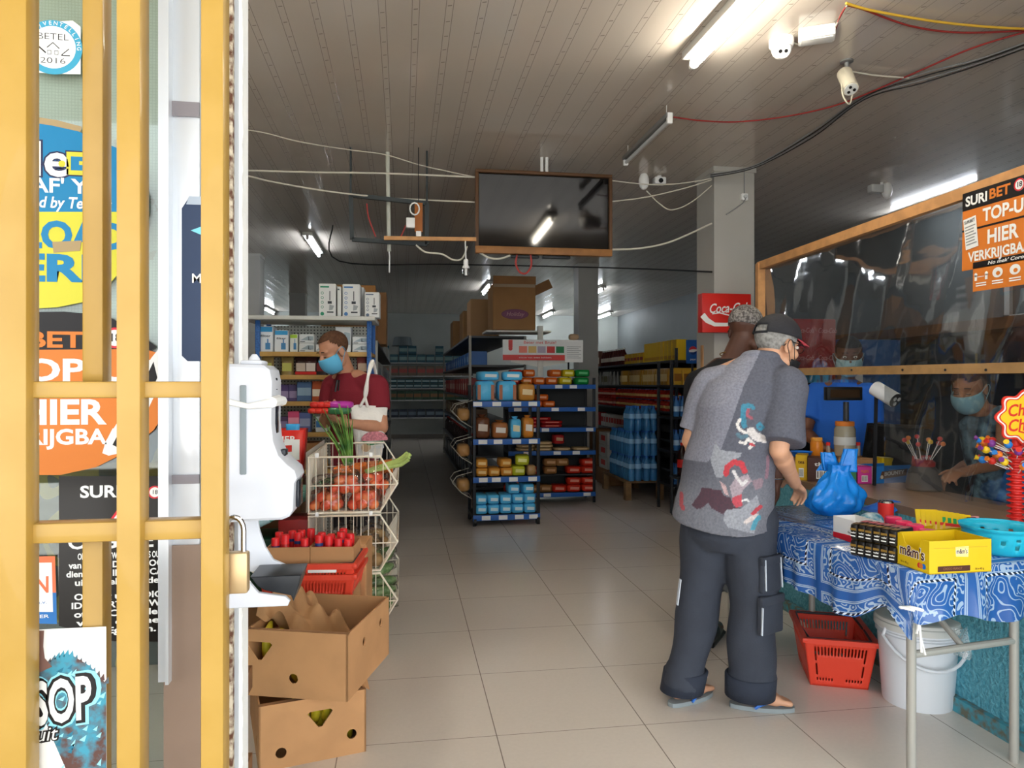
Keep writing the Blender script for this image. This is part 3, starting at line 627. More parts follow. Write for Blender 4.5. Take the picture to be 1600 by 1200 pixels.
dist = nt.nodes.new('ShaderNodeTexNoise'); dist.inputs['Scale'].default_value = 12; dist.inputs['Detail'].default_value = 0.5; nt.links.new(uvn.outputs[0], dist.inputs['Vector'])
dn = Nx(nt, dist.outputs['Fac']); swirl = ((dn*11.0).fr()-.5).ab().lt(.11)
d2 = noise_n(nt, tc, 26, .6, uvn.outputs[0]); sw2 = ((d2*6.0).fr()-.5).ab().lt(.2); d3 = noise_n(nt, tc, 60, 1, uvn.outputs[0]); spk = d3.gt(.62)
inner = dd.lt(.325); band = dd.gt(.345)*dd.lt(.425); ring = dd.gt(.325)*dd.lt(.345)
lines = (dd-.44).ab().lt(.006).mx((dd-.455).ab().lt(.004)).mx((dd-.352).ab().lt(.003))
white = (inner*(swirl.mx(spk*dn.gt(.5)))).mx(band*sw2).mx(lines)
base = mixc(nt, noise_n(nt, tc, 4, 2, uvn.outputs[0]), '1d4c94', '2c63a8'); base = mixc(nt, white*.8, base, 'a9bfd2')
dots = (((Uu+Vv)*45.0).fr()-.5).ab().lt(.2); base = mixc(nt, ring, base, mixc(nt, dots, '131a33', 'dbe3ee'))
nt.links.new(base, b.inputs['Base Color']); b.inputs['Roughness'].default_value = .25; b.inputs['Coat Weight'].default_value = .3
def cloth():
    cr_ = .03; per = []                                              # outline, counter clockwise seen from above, rounded corners
    def arc(cu_, cv_, a0):
        for k in range(7): t = a0+PI/2*k/6; per.append((cu_+cr_*math.cos(t), cv_+cr_*math.sin(t), math.cos(t), math.sin(t)))
    def seg(a, b_, n, nx, ny):
        for k in range(1, n): per.append((a[0]+(b_[0]-a[0])*k/n, a[1]+(b_[1]-a[1])*k/n, nx, ny))
    arc(cr_, cr_, PI); seg((cr_, 0), (TL-cr_, 0), 70, 0, -1); arc(TL-cr_, cr_, -PI/2); seg((TL, cr_), (TL, TW-cr_), 30, 1, 0); arc(TL-cr_, TW-cr_, 0); seg((TL-cr_, TW), (cr_, TW), 40, 0, 1); arc(cr_, TW-cr_, PI/2); seg((0, TW-cr_), (0, cr_), 40, -1, 0)
    n = len(per); vs = []; uv = []; fs = []; T = 12
    for j in range(T+1):
        t = j/T
        for k, (pu, pv, nx, ny) in enumerate(per):
            if ny > .8: drop = .03
            elif ny < -.5: drop = .215+.02*math.sin(pu*7)
            elif nx < -.3: drop = .15+.055*min(1, pv/.5)+.012*math.sin(pv*22)
            else: drop = .2
            wav = (.012*math.sin(pu*26+pv*31)+.009*math.sin(pu*61+pv*47+1))*t
            out = .006+.018*math.sin(min(1, t*3)*PI/2)*.5+wav
            z = TZ+.004-drop*max(0, t-.0)
            if t < .15: z = TZ+.004-drop*t*t/.15*.8
            u_, v_ = pu+nx*out, pv+ny*out
            dcor = math.hypot(pu-.0, pv-.0); g = math.exp(-(dcor/.09)**2)*min(1, t*1.5)
            u_ += (.045-u_)*g*.75; v_ += (.045-v_)*g*.75; z -= .02*g*t
            g2 = math.exp(-((pu-.14)/.07)**2)*math.exp(-(pv/.05)**2)*t; z += .075*g2; v_ += .03*g2
            fl = math.exp(-(dcor/.12)**2)*max(0, t-.82)*.5; u_ -= fl*.2; v_ -= fl*.2
            vs.append(loc(u_, v_, z)); uv.append((pu+nx*drop*t, pv+ny*drop*t))
    for j in range(T):
        for k in range(n): k2 = (k+1) % n; fs.append((j*n+k, (j+1)*n+k, (j+1)*n+k2, j*n+k2))
    fs.append(tuple(range(n)))
    mb = MB(); mb.v = [tuple(v) for v in vs]; mb.f = fs; mb.m = [0]*len(fs); me = mb.mesh('tablecloth', m, 180)
    ul = me.uv_layers.new(name='UVMap')
    for lp in me.loops: ul.data[lp.index].uv = uv[lp.vertex_index]
    return me
cl = thing('tablecloth', 'blue and white bandana print vinyl cloth draped over the folding table', 'tablecloth', tbl.location, tbl.rotation_euler[2])
link('drape', cloth(), cl)
MB().tube([loc(.045+.035*math.cos(t), .045+.035*math.sin(t), .615+.006*math.sin(2*t)) for t in [k*PI/8 for k in range(16)]], .006, 6, closed=True).build('tie_string', K['paper'], cl)
for a, b_ in (((.02, .03, .61), (.0, -.05, .635)), ((.02, .06, .61), (.0, .02, .54)), ((.02, .05, .6), (-.01, .03, .48)), ((.03, .04, .6), (-.01, .045, .47))): MB().tube([loc(*a), loc(*b_)], .004, 5).build('string_end', K['paper'], cl)

# ---- shopping baskets
slot_m = K['red']
def basket_mesh(L, Wd, H, red):
    """tapered plastic basket, long axis y, open top, real slots in the walls"""
    mb = MB(); tp = .8
    def wall(a0, a1, b0, b1, n, mask):
        gridmask(mb, n, 16, lambda i, j: (Vector(a0).lerp(Vector(a1), i)).lerp(Vector(b0).lerp(Vector(b1), i), j), mask)
    hx, hy = Wd/2, L/2; bx, by = hx*tp, hy*tp
    cs = [(-1, -1), (1, -1), (1, 1), (-1, 1)]
    for k in range(4):
        c0, c1 = cs[k], cs[(k+1) % 4]; n = 41 if k % 2 == 0 else 57
        def mk(i, j, n=n):
            e = 3 < i < n-4
            if not e: return True
            if 11 <= j <= 13 and i % 2 == 1: return False
            if j in (2,) and i % 2 == 1 and abs(i-n/2) > 4: return False
            if i in (5, n-6) and 3 < j < 14 and j != 8: return False
            return True
        wall((c0[0]*bx, c0[1]*by, 0), (c1[0]*bx, c1[1]*by, 0), (c0[0]*hx, c0[1]*hy, H), (c1[0]*hx, c1[1]*hy, H), n, mk)
    mb.box((0, 0, .002), (2*bx, 2*by, .004))
    return mb.mesh('basket_body', red, 30)
def rim_mb(L, Wd, H):
    mb = MB(); hx, hy = Wd/2, L/2
    for a, b_ in (((-hx, -hy), (hx, -hy)), ((hx, -hy), (hx, hy)), ((hx, hy), (-hx, hy)), ((-hx, hy), (-hx, -hy))): mb.bar((a[0], a[1], H), (b_[0], b_[1], H), .022, .022)
    for x in (-hx, hx):
        for y in (-hy, hy): mb.rbox((x, y, H), (.026, .026, .024), .008)
    return mb
bred = mat('basket_red', 'dc4530', .4); bme = basket_mesh(.40, .30, .215, bred); rme = rim_mb(.40, .30, .215).mesh('rim', bred, 40)
def basket(label, loc_, rz, rot=None, group=None, handle=True):
    t = thing('shopping_basket', label, 'basket', loc_, rz, group)
    if rot: t.rotation_euler = rot
    solid(link('basket_body', bme, t), .003); link('rim', rme, t)
    if handle:
        for s_ in (-1, 1): MB().tube([Vector((-.14*1, .012*s_, .217)), Vector((-.13, s_*.19, .222)), Vector((.13, s_*.19, .222)), Vector((.14, .012*s_, .217))], .006, 8).build('handle', mat('handle_black', '24222a', .4), t)
    return t
q0 = W(1311, 1075, 3.2); q1 = W(1286, 990, 3.56); d = Vector((q1.x-q0.x, q1.y-q0.y, 0)); c0 = atH(1303, 1052, 0)
basket('empty red shopping basket on the floor beside the white bucket', (c0.x-.012, c0.y, 0.001), math.atan2(d.y, d.x)-PI/2)

# ---- bucket
bq = atH(1433, 1094, 0); bk = thing('bucket', 'large white lidded plastic bucket standing under the table corner', 'bucket', (bq.x, bq.y, 0))
wb = mat('bucket_white', 'dfe2e6', .4)
MB().lathe([(.135, 0), (.137, .006), (.158, .33), (.158, .335)], 36).build('bucket_body', wb, bk)
mb = MB().lathe([(.158, .325), (.17, .326), (.17, .352), (.164, .354), (.163, .366), (.155, .37), (.12, .368), (.0, .366)], 36); mb.build('lid', mat('lid_white', 'd3d2cc', .45), bk)
for z in (.30, .312): MB().lathe([(.157, z-.003), (.164, z), (.157, z+.003)], 36).build('ridge', wb, bk)
hd = Vector((-.8, -.3, 0)).normalized(); hp = Vector((-hd.y, hd.x, 0)); pts = [hp*.165*math.cos(t)*1.02+hd*(.03+.17*math.sin(t))*1.0+Vector((0, 0, .31-.13*math.sin(t))) for t in [k*PI/16 for k in range(17)]]
dvv = Vector((-.25, -.97, 0)); hp = Vector((.97, -.25, 0)); pts = [hp*(-.17*math.cos(t))+dvv*(.035+.15*math.sin(t))+Vector((0, 0, .325-.13*math.sin(t))) for t in [k*PI/16 for k in range(17)]]
MB().tube([Vector((-.165, -.02, .33))]+pts[1:-1]+[Vector((.165, -.05, .33))], .007, 8).build('handle', wb, bk)
pb_ = thing('plastic_bag', 'crumpled clear plastic bag hanging over the bucket rim', 'bag', (bq.x+.1, bq.y-.155, .31))
MB().grid(10, 8, lambda i, j: Vector((-.06+.14*i, -.012-.012*math.sin(i*9+j*4), .055-.13*j*(1-.4*abs(i-.4))))).build('bag_film', clear_mat('cloudy_film', 'ffffff', .3, .15, (40, .6), .25, 'e8e8e4'), pb_, smooth=180)

# ================================================================ on the table
def carton(name, label, cat, p0, p1, depth, h, mats, group=None, open_top=True, deco=None, parent=None):
    """box whose front bottom edge runs p0 -> p1 and that goes back by depth; local x along the front, y back"""
    p0, p1 = Vector(p0), Vector(p1); w = (p1-p0).length; rz = math.atan2(p1.y-p0.y, p1.x-p0.x)
    t = thing(name, label, cat, p0, rz, group); mb = MB(); th = .003
    mb.box((w/2, depth/2, th/2), (w, depth, th))
    mb.box((w/2, th/2, h/2), (w, th, h)); mb.box((w/2, depth-th/2, h/2), (w, th, h)); mb.box((w-th/2, depth/2, h/2), (th, depth-2*th, h)); 
    if deco != 'cut': mb.box((th/2, depth/2, h/2), (th, depth-2*th, h))
    else:
        M_ = Matrix(((0, 0, 1, 0), (1, 0, 0, 0), (0, 1, 0, 0), (0, 0, 0, 1)))
        mb.prism([(th, 0), (depth-th, 0), (depth-th, h), (depth-.03, h), (depth-.045, h*.72), (.05, h*.6), (.035, h), (th, h)], th, 0, M_)
    if not open_top: mb.box((w/2, depth/2, h-th/2), (w, depth, th))
    mb.build('box_body', mats[0], t, smooth=0); return t, w
TP = TZ+.006
mmY = mat('mm_yellow', 'd9b614', .4); 
p0, p1 = atH(1452, 898, TP), atH(1549, 893, TP); t, w = carton('candy_box', 'open yellow m&m\'s carton at the front corner of the table', 'carton', p0, p1, .155, .108, [mmY], deco='cut')
mb = MB(); Mf = plane_M((w/2, -.0008, .055), (1, 0, 0), (0, 0, 1)); poly(mb, Mf, [(-.018, .0), (.028, -.003), (.03, .033), (-.02, .031)], 3); 
txt(mb, "m&m's", Mf @ Matrix.Translation((.004, .016, 0)), .022, 1, .05, fit=.044, lift=.0004); txt(mb, "m&m's", Mf @ Matrix.Translation((.004, .016, 0)), .022, 0, .02, fit=.041, lift=.0007)
rect(mb, Mf, -.085, -.048, .035, -.03, 0, .0003); txt(mb, 'CHOCO PEANUT', Mf @ Matrix.Translation((-.03, -.039, 0)), .011, 2, .01, fit=.07, lift=.0006); txt(mb, '36 x 45 g', Mf @ Matrix.Translation((.07, -.043, 0)), .009, 0, .01, lift=.0004); rect(mb, Mf, -.1, .0285, .1, .0292, 2, .0003)
mb.build('front_print', [K['brown'], K['paper'], mat('brown_red', '8a5a3a', .5), mat('pale_yellow', 'f5e48a', .5)], t, smooth=0)
mb = MB(); Ml = plane_M((-.0008, .0775, .05), (0, -1, 0), (0, 0, 1)); txt(mb, "m&m's", Ml @ Matrix.Translation((0, .005, 0)), .05, 1, .05, fit=.118, lift=.0004); txt(mb, "m&m's", Ml @ Matrix.Translation((0, .005, 0)), .05, 0, .02, fit=.112, lift=.0007); txt(mb, '36 x 45 g', Ml @ Matrix.Translation((-.035, -.035, 0)), .010, 0, .01, lift=.0004)
for cx_, mi in ((.035, 2), (.055, 3), (.042, 4)): disc(mb, Ml, (cx_, -.03), .009, mi, 16, .0004+mi*.0001)
mb.build('side_print', [K['brown'], K['paper'], K['lred'], K['blue'], K['orange']], t, smooth=0)
for k in range(3): MB().ell((.04+.05*k, .07, .012), (.03, .05, .009), n=10).build('inner_flap', K['kraft'], t) if k == 0 else None
# black and gold wafer bars in two layers
wbk = mat('wafer_black', '1d1a18', .35); wgd = mat('wafer_gold', '9a7a3a', .35, .4)
p0 = atH(1334, 868, TP); p1 = atH(1399, 881, TP); d = Vector((p1.x-p0.x, p1.y-p0.y, 0)); rz = math.atan2(d.y, d.x)
wf = thing('wafer_bar', 'black and gold wrapped wafer bar in the two-layer stack beside the yellow candy carton', 'candy bar', p0, rz, 'wafer bars stacked on the table')
mb = MB().rbox((.0, .06, .028), (.026, .125, .056), .007); mb.build('wrapper', wbk, wf)
mb = MB(); Mw = plane_M((0, -.0035, .026), (1, 0, 0), (0, 0, 1)); rect(mb, Mw, -.011, .008, .011, .016, 1, .0004); txt(mb, 'wafer', Mw, .009, 0, .02, fit=.02, lift=.0004); rect(mb, Mw, -.01, -.014, .008, -.010, 0, .0004)
Mt = Matrix.Translation((0, .06, .0565)); rect(mb, Mt, -.011, -.058, .011, -.02, 1, .0003); rect(mb, Mt, -.011, .0, .011, .045, 2, .0003); mb.build('print', [K['paper'], wgd, mat('wafer_pink', 'b5656a', .5)], wf, smooth=0)
R_ = Matrix.Rotation(rz, 3, 'Z')
for l in range(2):
    for k in range(6):
        if l == 0 and k == 0: continue
        dup(wf, Vector(p0)+R_ @ Vector((.0275*k, .004*l*(k % 2), .0575*l)))
# white and red display carton
p0, p1 = atH(1330, 857, TP), atH(1337, 855, TP); p0 = atH(1302, 838, TP); p1 = atH(1340, 851, TP)
t, w = carton('display_carton', 'white and red display carton next to the wafer bars', 'carton', p0, p1, .10, .085, [mat('carton_white', 'ecebe8', .5)], open_top=True)
mb = MB(); Mf = plane_M((w/2, -.0008, .0425), (1, 0, 0), (0, 0, 1)); poly(mb, Mf, [(-w/2, -.0425), (w/2, -.0425), (w/2, .03), (w/2-.015, .03), (w/2-.02, -.015), (-w/2, -.022)], 0, .0003); txt(mb, 'choco', Mf @ Matrix.Translation((w/2-.045, -.005, 0)), .012, 1, .01, lift=.0004); mb.build('front_print', [mat('carton_red', 'd42332', .45), K['ink']], t, smooth=0)
# red can and jars with pink lids
p = atH(1386, 826, TP); t = thing('soda_can', 'red drink can standing behind the pink lidded jars', 'can', W(1386, 800, 2.86)*1.0); t.location = (p.x, p.y, TP)
p = tb(.78, .30, TP)
def at_table(px, py, h=TP): return atH(px, py, h)
q = at_table(1384, 826); t.location = q
MB().lathe([(.024, 0), (.031, .006), (.031, .112)], 20).build('can_body', K['lred'], t); MB().lathe([(.031, .112), (.027, .120), (.025, .119), (0, .119)], 20).build('can_top', K['chrome'], t)
jr = thing('gum_jar', 'clear jar of gum with a bright pink lid beside the wafer bars', 'jar', at_table(1396, 842), 0, 'pink lidded gum jars on the table')
MB().lathe([(.026, 0), (.028, .004), (.028, .06), (.024, .066)], 18).build('jar_body', mat('jar_pinkish', 'b8485c', .2, noise=(60, .5), c2='e6d6d6'), jr); MB().lathe([(.029, .064), (.03, .067), (.03, .086), (.027, .089), (0, .089)], 22).build('lid', mat('lid_pink', 'e0305e', .35), jr)
for px, py in ((1412, 850), (1430, 856), (1449, 866)): dup(jr, at_table(px, py))
# yellow card packs leaning in a row
q = at_table(1452, 838); yc = thing('card_pack', 'yellow card pack leaning in the row behind the pink lids', 'card pack', q, -.35, 'yellow card packs on the table')
MB().rbox((0, 0, .055), (.085, .008, .11), .003).build('pack_body', K['yellow'], yc); mb = MB(); Mf = plane_M((0, -.0045, .055), (1, 0, 0), (0, 0, 1)); rect(mb, Mf, -.03, .0, .035, .012, 1, .0003); rect(mb, Mf, -.02, .012, -.008, .034, 0, .0003); rect(mb, Mf, -.03, -.03, .03, .0, 2, .0003); mb.build('print', [K['green'], K['lred'], K['gold']], yc, smooth=0)
yc.rotation_euler = (-.35, 0, -.35)
for k in range(1, 7): dup(yc, q+Vector((.013*k, -.012*k, -.001*k)), rot=(-.35-.02*k, 0, -.35-.04*k))
q = at_table(1497, 838); pk_ = thing('sachet', 'pink sachet in the row beside the yellow card packs', 'sachet', q, -.5, 'pink sachets on the table'); MB().rbox((0, 0, .042), (.05, .006, .085), .003).build('sachet_body', mat('sachet_pink', 'c98a8c', .4), pk_)
for k in range(1, 6): dup(pk_, q+Vector((.010*k, -.003*k, 0)), rz=-.5)
q = at_table(1519, 842); t = thing('sweet_bag', 'dark red bag of sweets behind the turquoise basket', 'bag', q); MB().ell((0, 0, .032), (.03, .025, .042), n=12).build('bag_body', mat('dark_red_film', '8d1a20', .25, bump=(40, .5)), t); MB().cone((0, 0, .065), (0, 0, .085), .008, .02, 10).build('neck', mat('dark_red_film', '8d1a20', .25), t)
p0, p1 = atH(1453, 846, TP), atH(1513, 841, TP); t, w = carton('candy_box', 'flat yellow candy tray just behind the open yellow carton', 'carton', p0, p1, .07, .045, [mmY]); mb = MB(); Mf = plane_M((w/2, -.0008, .022), (1, 0, 0), (0, 0, 1)); txt(mb, "m&m's", Mf, .02, 0, .02, lift=.0005); mb.build('front_print', [K['brown']], t, smooth=0)
p0, p1 = atH(1528, 838, TP), atH(1568, 846, TP); t, w = carton('kraft_tray', 'low kraft tray with a green edge behind the turquoise basket', 'tray', p0, p1, .1, .04, [K['kraft']]); MB().box((.004, .05, .043), (.006, .1, .006)).build('edge_strip', K['green'], t)
# turquoise basket
q = atH(1562, 862, TP); tq = mat('turquoise_plastic', '25b3cf', .3); t = thing('turquoise_basket', 'round turquoise plastic basket at the table end', 'basket', q)
mb = MB()
prof = [(.085, 0), (.1, .012), (.118, .06), (.122, .085), (.13, .092), (.132, .1)]
def bowl(i, j):
    a = 2*PI*i; k = min(int(j*5), 4); f_ = j*5-k; r = prof[k][0]+(prof[k+1][0]-prof[k][0])*f_; z = prof[k][1]+(prof[k+1][1]-prof[k][1])*f_; r *= 1+.012*math.sin(a*12)*(j > .7); return Vector((r*math.cos(a), r*math.sin(a), z))
gridmask(mb, 96, 15, bowl, lambda i, j: not (4 <= j <= 6 and i % 6 in (1, 2) and (i//6+j) % 2)); o = mb.build('basket_body', tq, t, smooth=180); solid(o, .003)
MB().lathe([(.084, .0), (.084, .004), (0, .004)], 24).build('basket_floor', tq, t)
# lollipop stand
q = W(1588, 820, 2.9); q.z = CH+.001; ls = thing('lollipop_stand', 'red lollipop stand with a yellow flower sign at the table end', 'display stand', q, -.15)
lr = mat('stand_red', 'd8302a', .35); pr = [(.055, 0), (.055, .012), (.02, .02)]
for k in range(14): z = .025+k*.0215; pr += [(.019, z), (.034, z+.005), (.034, z+.010), (.019, z+.016)]
MB().lathe(pr+[(.015, .33), (.015, .40)], 20).build('post', lr, ls)
Ms = plane_M((.012, -.036, .435), (1, 0, 0), (0, 0, 1)); mb = MB()
def flower(r, n=8, am=.10): return [((r*(1+am*math.cos(n*t)))*math.cos(t), (r*.92*(1+am*math.cos(n*t)))*math.sin(t)) for t in [2*PI*k/96 for k in range(96)]]
mb.prism(flower(.112), .006, 0, Ms @ Matrix.Translation((0, 0, -.006))); poly(mb, Ms, flower(.104), 1, .0005); poly(mb, Ms, flower(.097), 0, .001); poly(mb, Ms, flower(.092), 2, .0015)
for s_, y in (('Chupa', .03), ('Chups', -.03)): T = Ms @ Matrix.Translation((0, y, 0)) @ Matrix.Rotation(.08, 4, 'Z'); txt(mb, s_, T, .066, 0, .02, .25, fit=.15, lift=.0025)
stroke(mb, Ms, [(-.03, -.055), (.0, -.062), (.03, -.055)], .006, 0, .002); mb.build('sign', [mat('sign_red', 'd9321f', .4), K['paper'], mat('sign_yellow', 'f3c61c', .4)], ls, smooth=0)
lcols = [mat('wrap_blue', '2a7fd0', .3), mat('wrap_red', 'd2362c', .3), mat('wrap_yellow', 'e8c22a', .3), mat('wrap_orange', 'e07a2a', .3), mat('wrap_purple', '7a3a8a', .3)]
random.seed(3)
lp0 = []
for k in range(34):
    ring = k//12; a = 2*PI*(k % 12)/12+ring*.25+random.uniform(-.1, .1); z = .225+.04*ring+random.uniform(-.01, .01); R_ = .10+random.uniform(-.01, .02)
    hp_ = q+Vector((R_*math.cos(a), R_*math.sin(a), z+.03)); base_ = q+Vector((.03*math.cos(a), .03*math.sin(a), z-.004))
    t = thing('lollipop', 'wrapped lollipop stuck in the red lollipop stand', 'lollipop', hp_, 0, 'lollipops on the red stand'); MB().ell((0, 0, 0), (.0155, .0155, .0155), n=10).build('candy', lcols[k % 5], t)
    dv = (hp_-base_).normalized(); MB().cyl(-dv*.012, base_-hp_, .002, 6).build('stick', K['paper'], t); MB().cone(dv*.012, dv*.028, .005, .011, 8).build('wrapper_twist', lcols[(k+2) % 5], t)
# blue carrier bag on the table
bagm = mat('bag_blue', '1a8ae8', .22, bump=(28, .55), trans=.15); q = atH(1303, 803, TP); q = Vector((q.x, q.y, TP)); sb = 3.25/F
t = thing('carrier_bag', 'shiny blue plastic carrier bag on the table under the leaning man\'s hand', 'bag', q)
random.seed(11)
def bag(i, j):
    a = 2*PI*i; r = [.075, .115, .128, .125, .11, .088, .06, .045, .05][int(j*8)] if j < 1 else .06; k = min(int(j*8), 7); f_ = j*8-k; rr = [.08, .122, .132, .128, .112, .09, .066, .05, .055]; r = (rr[k]+(rr[k+1]-rr[k])*f_)*1.0
    w = 1+.07*math.sin(a*5+j*9)+.05*math.sin(a*9-j*14)+.04*math.sin(a*13+j*5); z = .235*j
    return Vector((r*w*math.cos(a)+.03*j, r*w*.8*math.sin(a), z))
MB().grid(72, 24, bag).build('bag_body', bagm, t, smooth=180)
def ear(i, j): return Vector((.035+.05*j*(1+.2*i)+(-.05+.10*i)*(1-.55*j)+.02*math.sin(i*8+j*3), .01*math.sin(i*12+j*5)-.02*i, .20+.11*j))
o = MB().grid(14, 12, ear).build('bag_handle', bagm, t, smooth=180); solid(o, .002)
o = MB().grid(14, 12, lambda i, j: ear(i, j)*1.0+Vector((-.045-.045*j, .05, -.02*j))).build('bag_handle', bagm, t, smooth=180); solid(o, .002)
q = atH(1388, 800, TP); t = thing('carrier_bag', 'flat crumpled blue carrier bag behind the red can', 'bag', q)
MB().grid(24, 16, lambda i, j: Vector((-.13+.28*i, -.08+.16*j, .012+.035*math.sin(i*PI)*math.sin(j*PI)+.012*math.sin(i*17+j*9)*math.sin(i*PI)))).build('bag_body', mat('bag_blue2', '1d62c0', .3, bump=(28, .5)), t, smooth=180)
q = atH(1362, 826, TP); t = thing('wrapped_pack', 'clear plastic bag with a teal print beside the blue carrier bag', 'bag', q); MB().ell((0, 0, .035), (.06, .04, .036), n=16).build('bag_body', mat('teal_pack', '2f7f96', .2, noise=(30, .5), c2='b9c9cc', bump=(30, .5)), t)

# ================================================================ on the counter (behind and beside the screen)
CT = CH+.001
def on_counter(px, py): return atH(px, py, CT)
p0 = on_counter(1365, 756); p1 = on_counter(1428, 753)
t, w = carton('candy_box', 'blue BOUNTY carton on the counter', 'carton', p0, p1, .12, .10, [mat('bounty_blue', '2f7ecb', .4)]); mb = MB(); Mf = plane_M((w/2, -.0008, .052), (1, 0, 0), (0, 0, 1)); poly(mb, Mf, [(-w*.36, -.028), (w*.30, -.012), (w*.34, .028), (-w*.3, .016)], 1, .0003); txt(mb, 'BOUNTY', Mf @ Matrix.Translation((0, .004, 0)) @ Matrix.Rotation(.06, 4, 'Z'), .03, 0, .03, .1, fit=w*.5, lift=.0006); disc(mb, Mf, (-w*.3, -.016), .011, 2, 14, .0005); mb.build('front_print', [K['paper'], mat('choc', '6b4632', .5), mat('coconut', 'd9c7a8', .6)], t, smooth=0)
MB().box((-.0015, .06, .05), (.002, .118, .1)).build('end_panel', K['paper'], t)
for (px0, py0, px1, py1, dep, h, m_, lab, s_, sm) in ((1262, 752, 1310, 754, .12, .14, mat('box_brown', '4a2a20', .45), 'dark brown carton with a barcode on the counter', 'thm', K['paper']), (1243, 750, 1261, 751, .12, .15, mat('box_yellow', 'd9ae22', .45), 'yellow carton at the far end of the counter beside the brown one', 'tea', K['brown']), (1312, 756, 1338, 757, .1, .11, mat('box_green', '2c7a44', .45), 'green carton on the counter behind the blue bag', 'mint', K['paper']), (1340, 756, 1362, 756, .06, .10, mat('packet_pink', 'd03a96', .4), 'magenta packet box left of the blue BOUNTY carton', 'gum', K['orange'])):
    p0, p1 = on_counter(px0, py0), on_counter(px1, py1); t, w = carton('carton', lab, 'carton', p0, p1, dep, h, [m_], open_top=False); mb = MB(); Mf = plane_M((w/2, -.0008, h/2), (1, 0, 0), (0, 0, 1)); txt(mb, s_, Mf @ Matrix.Translation((0, h*.22, 0)), .03, 0, .02, fit=w*.55, lift=.0004)
    rect(mb, Mf, -w*.22, -h*.38, w*.22, -h*.02, 1, .0004)
    for k in range(7): rect(mb, Mf, -w*.19+k*w*.055, -h*.34, -w*.19+k*w*.055+w*(.018 if k % 2 else .03), -h*.06, 2, .0007)
    mb.build('front_print', [sm, K['paper'], K['ink']], t, smooth=0)
RT = CT+.1225
p0 = W(1244, 740, 4.34); p1 = W(1372, 740, 4.30); p0.z = p1.z = CT; carton('carton', 'long kraft carton carrying the jars on the counter', 'carton', p0, p1, .2, .12, [K['kraft']], open_top=False)
def jar_thing(px, py, r, h, bodym, lidm, label, lidh=.02, cat='jar', neck=.85):
    q = W(px, py, 4.45); q.z = RT; t = thing(cat if cat != 'jar' else 'sweet_jar', label, cat, q)
    MB().lathe([(r*.92, 0), (r, .006), (r, h-lidh-.02), (r*neck, h-lidh)], 18).build('jar_body', bodym, t); MB().lathe([(r*neck*1.04, h-lidh), (r*neck*1.06, h-lidh+.003), (r*neck*1.06, h-.003), (r*neck, h), (0, h)], 18).build('lid', lidm, t); return t
t = jar_thing(1320, 738, .062, .215, mat('jar_clear', 'c9c2ac', .12, trans=.5), K['orange'], 'big clear sweet jar with an orange lid on the kraft carton', .028)
MB().cone((0, 0, .004), (0, 0, .055), .056, .056, 16).build('sweets', mat('sweets_amber', 'c07a24', .4, noise=(70, .5)), t); mb = MB(); mb.lathe([(.0635, .07), (.0635, .12)], 18); mb.build('label_band', K['lgrey'], t)
jar_thing(1276, 738, .038, .115, mat('jar_orange', 'd98224', .3), mat('lid_amber', 'e09a3a', .4), 'orange jar on the counter left of the clear sweet jar')
for i, px in enumerate((1281, 1294, 1341, 1356)): jar_thing(px, 742+i, .013, .085, mat('bottle_pale', 'c8b8a8', .2, trans=.4), K['lred'], ('tiny red-capped bottle on the counter, leftmost of two before the orange jar', 'tiny red-capped bottle between the orange jar and the clear sweet jar', 'tiny red-capped bottle just right of the clear sweet jar', 'tiny red-capped bottle furthest right of the clear sweet jar')[i], .02, 'bottle', .9)
q = W(1252, 742, 4.42); q.z = RT; t = thing('blue_tub', 'shallow blue tub at the left end of the kraft carton', 'tub', q); MB().lathe([(.05, 0), (.065, .03), (.067, .032), (.06, .028), (.048, .006), (0, .006)], 20).build('tub_body', K['blue'], t)
p0, p1 = W(1378, 742, 4.25), W(1420, 740, 4.25); p0.z = p1.z = CT; t, w = carton('carton', 'yellow carton behind the blue BOUNTY carton', 'carton', p0, p1, .1, .13, [K['yellow']], open_top=False); MB().box((w/2, .05, .1315), (w*.9, .08, .002)).build('top_label', mat('cream', 'e8dfa8', .5), t)
q = W(1440, 742, 4.15); q.z = CT; t = thing('price_ticket', 'small red ticket holder on the counter above the blue BOUNTY carton', 'ticket', q); MB().rbox((0, 0, .14), (.12, .006, .03), .002).build('ticket_body', K['lred'], t); MB().cyl((0, .004, 0), (0, .004, .13), .004, 8).build('foot', K['dark'], t); mb = MB(); txt(mb, '1.50 SRD', plane_M((0, -.0036, .14), (1, 0, 0), (0, 0, 1)), .02, 0, .01, fit=.1); mb.build('print', [K['paper']], t, smooth=0)
# customer display, monitor, camera, dome of lollipops
q = W(1322, 720, 4.55); q.z = CT; t = thing('customer_display', 'black customer display on a pole in front of the cashier', 'display', q, -.1); zz = lambda py: W(1322, py, 4.55).z-CT
MB().rbox((0, 0, .01), (.12, .12, .02), .006).build('foot', K['black'], t); MB().cyl((0, 0, .02), (0, 0, zz(628)), .017, 12).build('pole', mat('pole_grey', '3a3c40', .4), t); MB().rbox((-.02, 0, zz(615)), (.23, .05, .085), .005).build('display_head', K['black'], t); MB().box((-.02, -.026, zz(615)), (.19, .002, .05)).build('display_window', mat('display_dark', '3a2a1c', .15), t)
q = W(1395, 720, 4.3); q.z = CT; t = thing('till_monitor', 'black till monitor leaning back on the counter', 'monitor', q, -1.15); MB().rbox((0, 0, .012), (.22, .2, .024), .006).build('foot', K['black'], t); MB().rbox((0, 0, .06), (.05, .04, .1), .006).build('neck', K['black'], t)
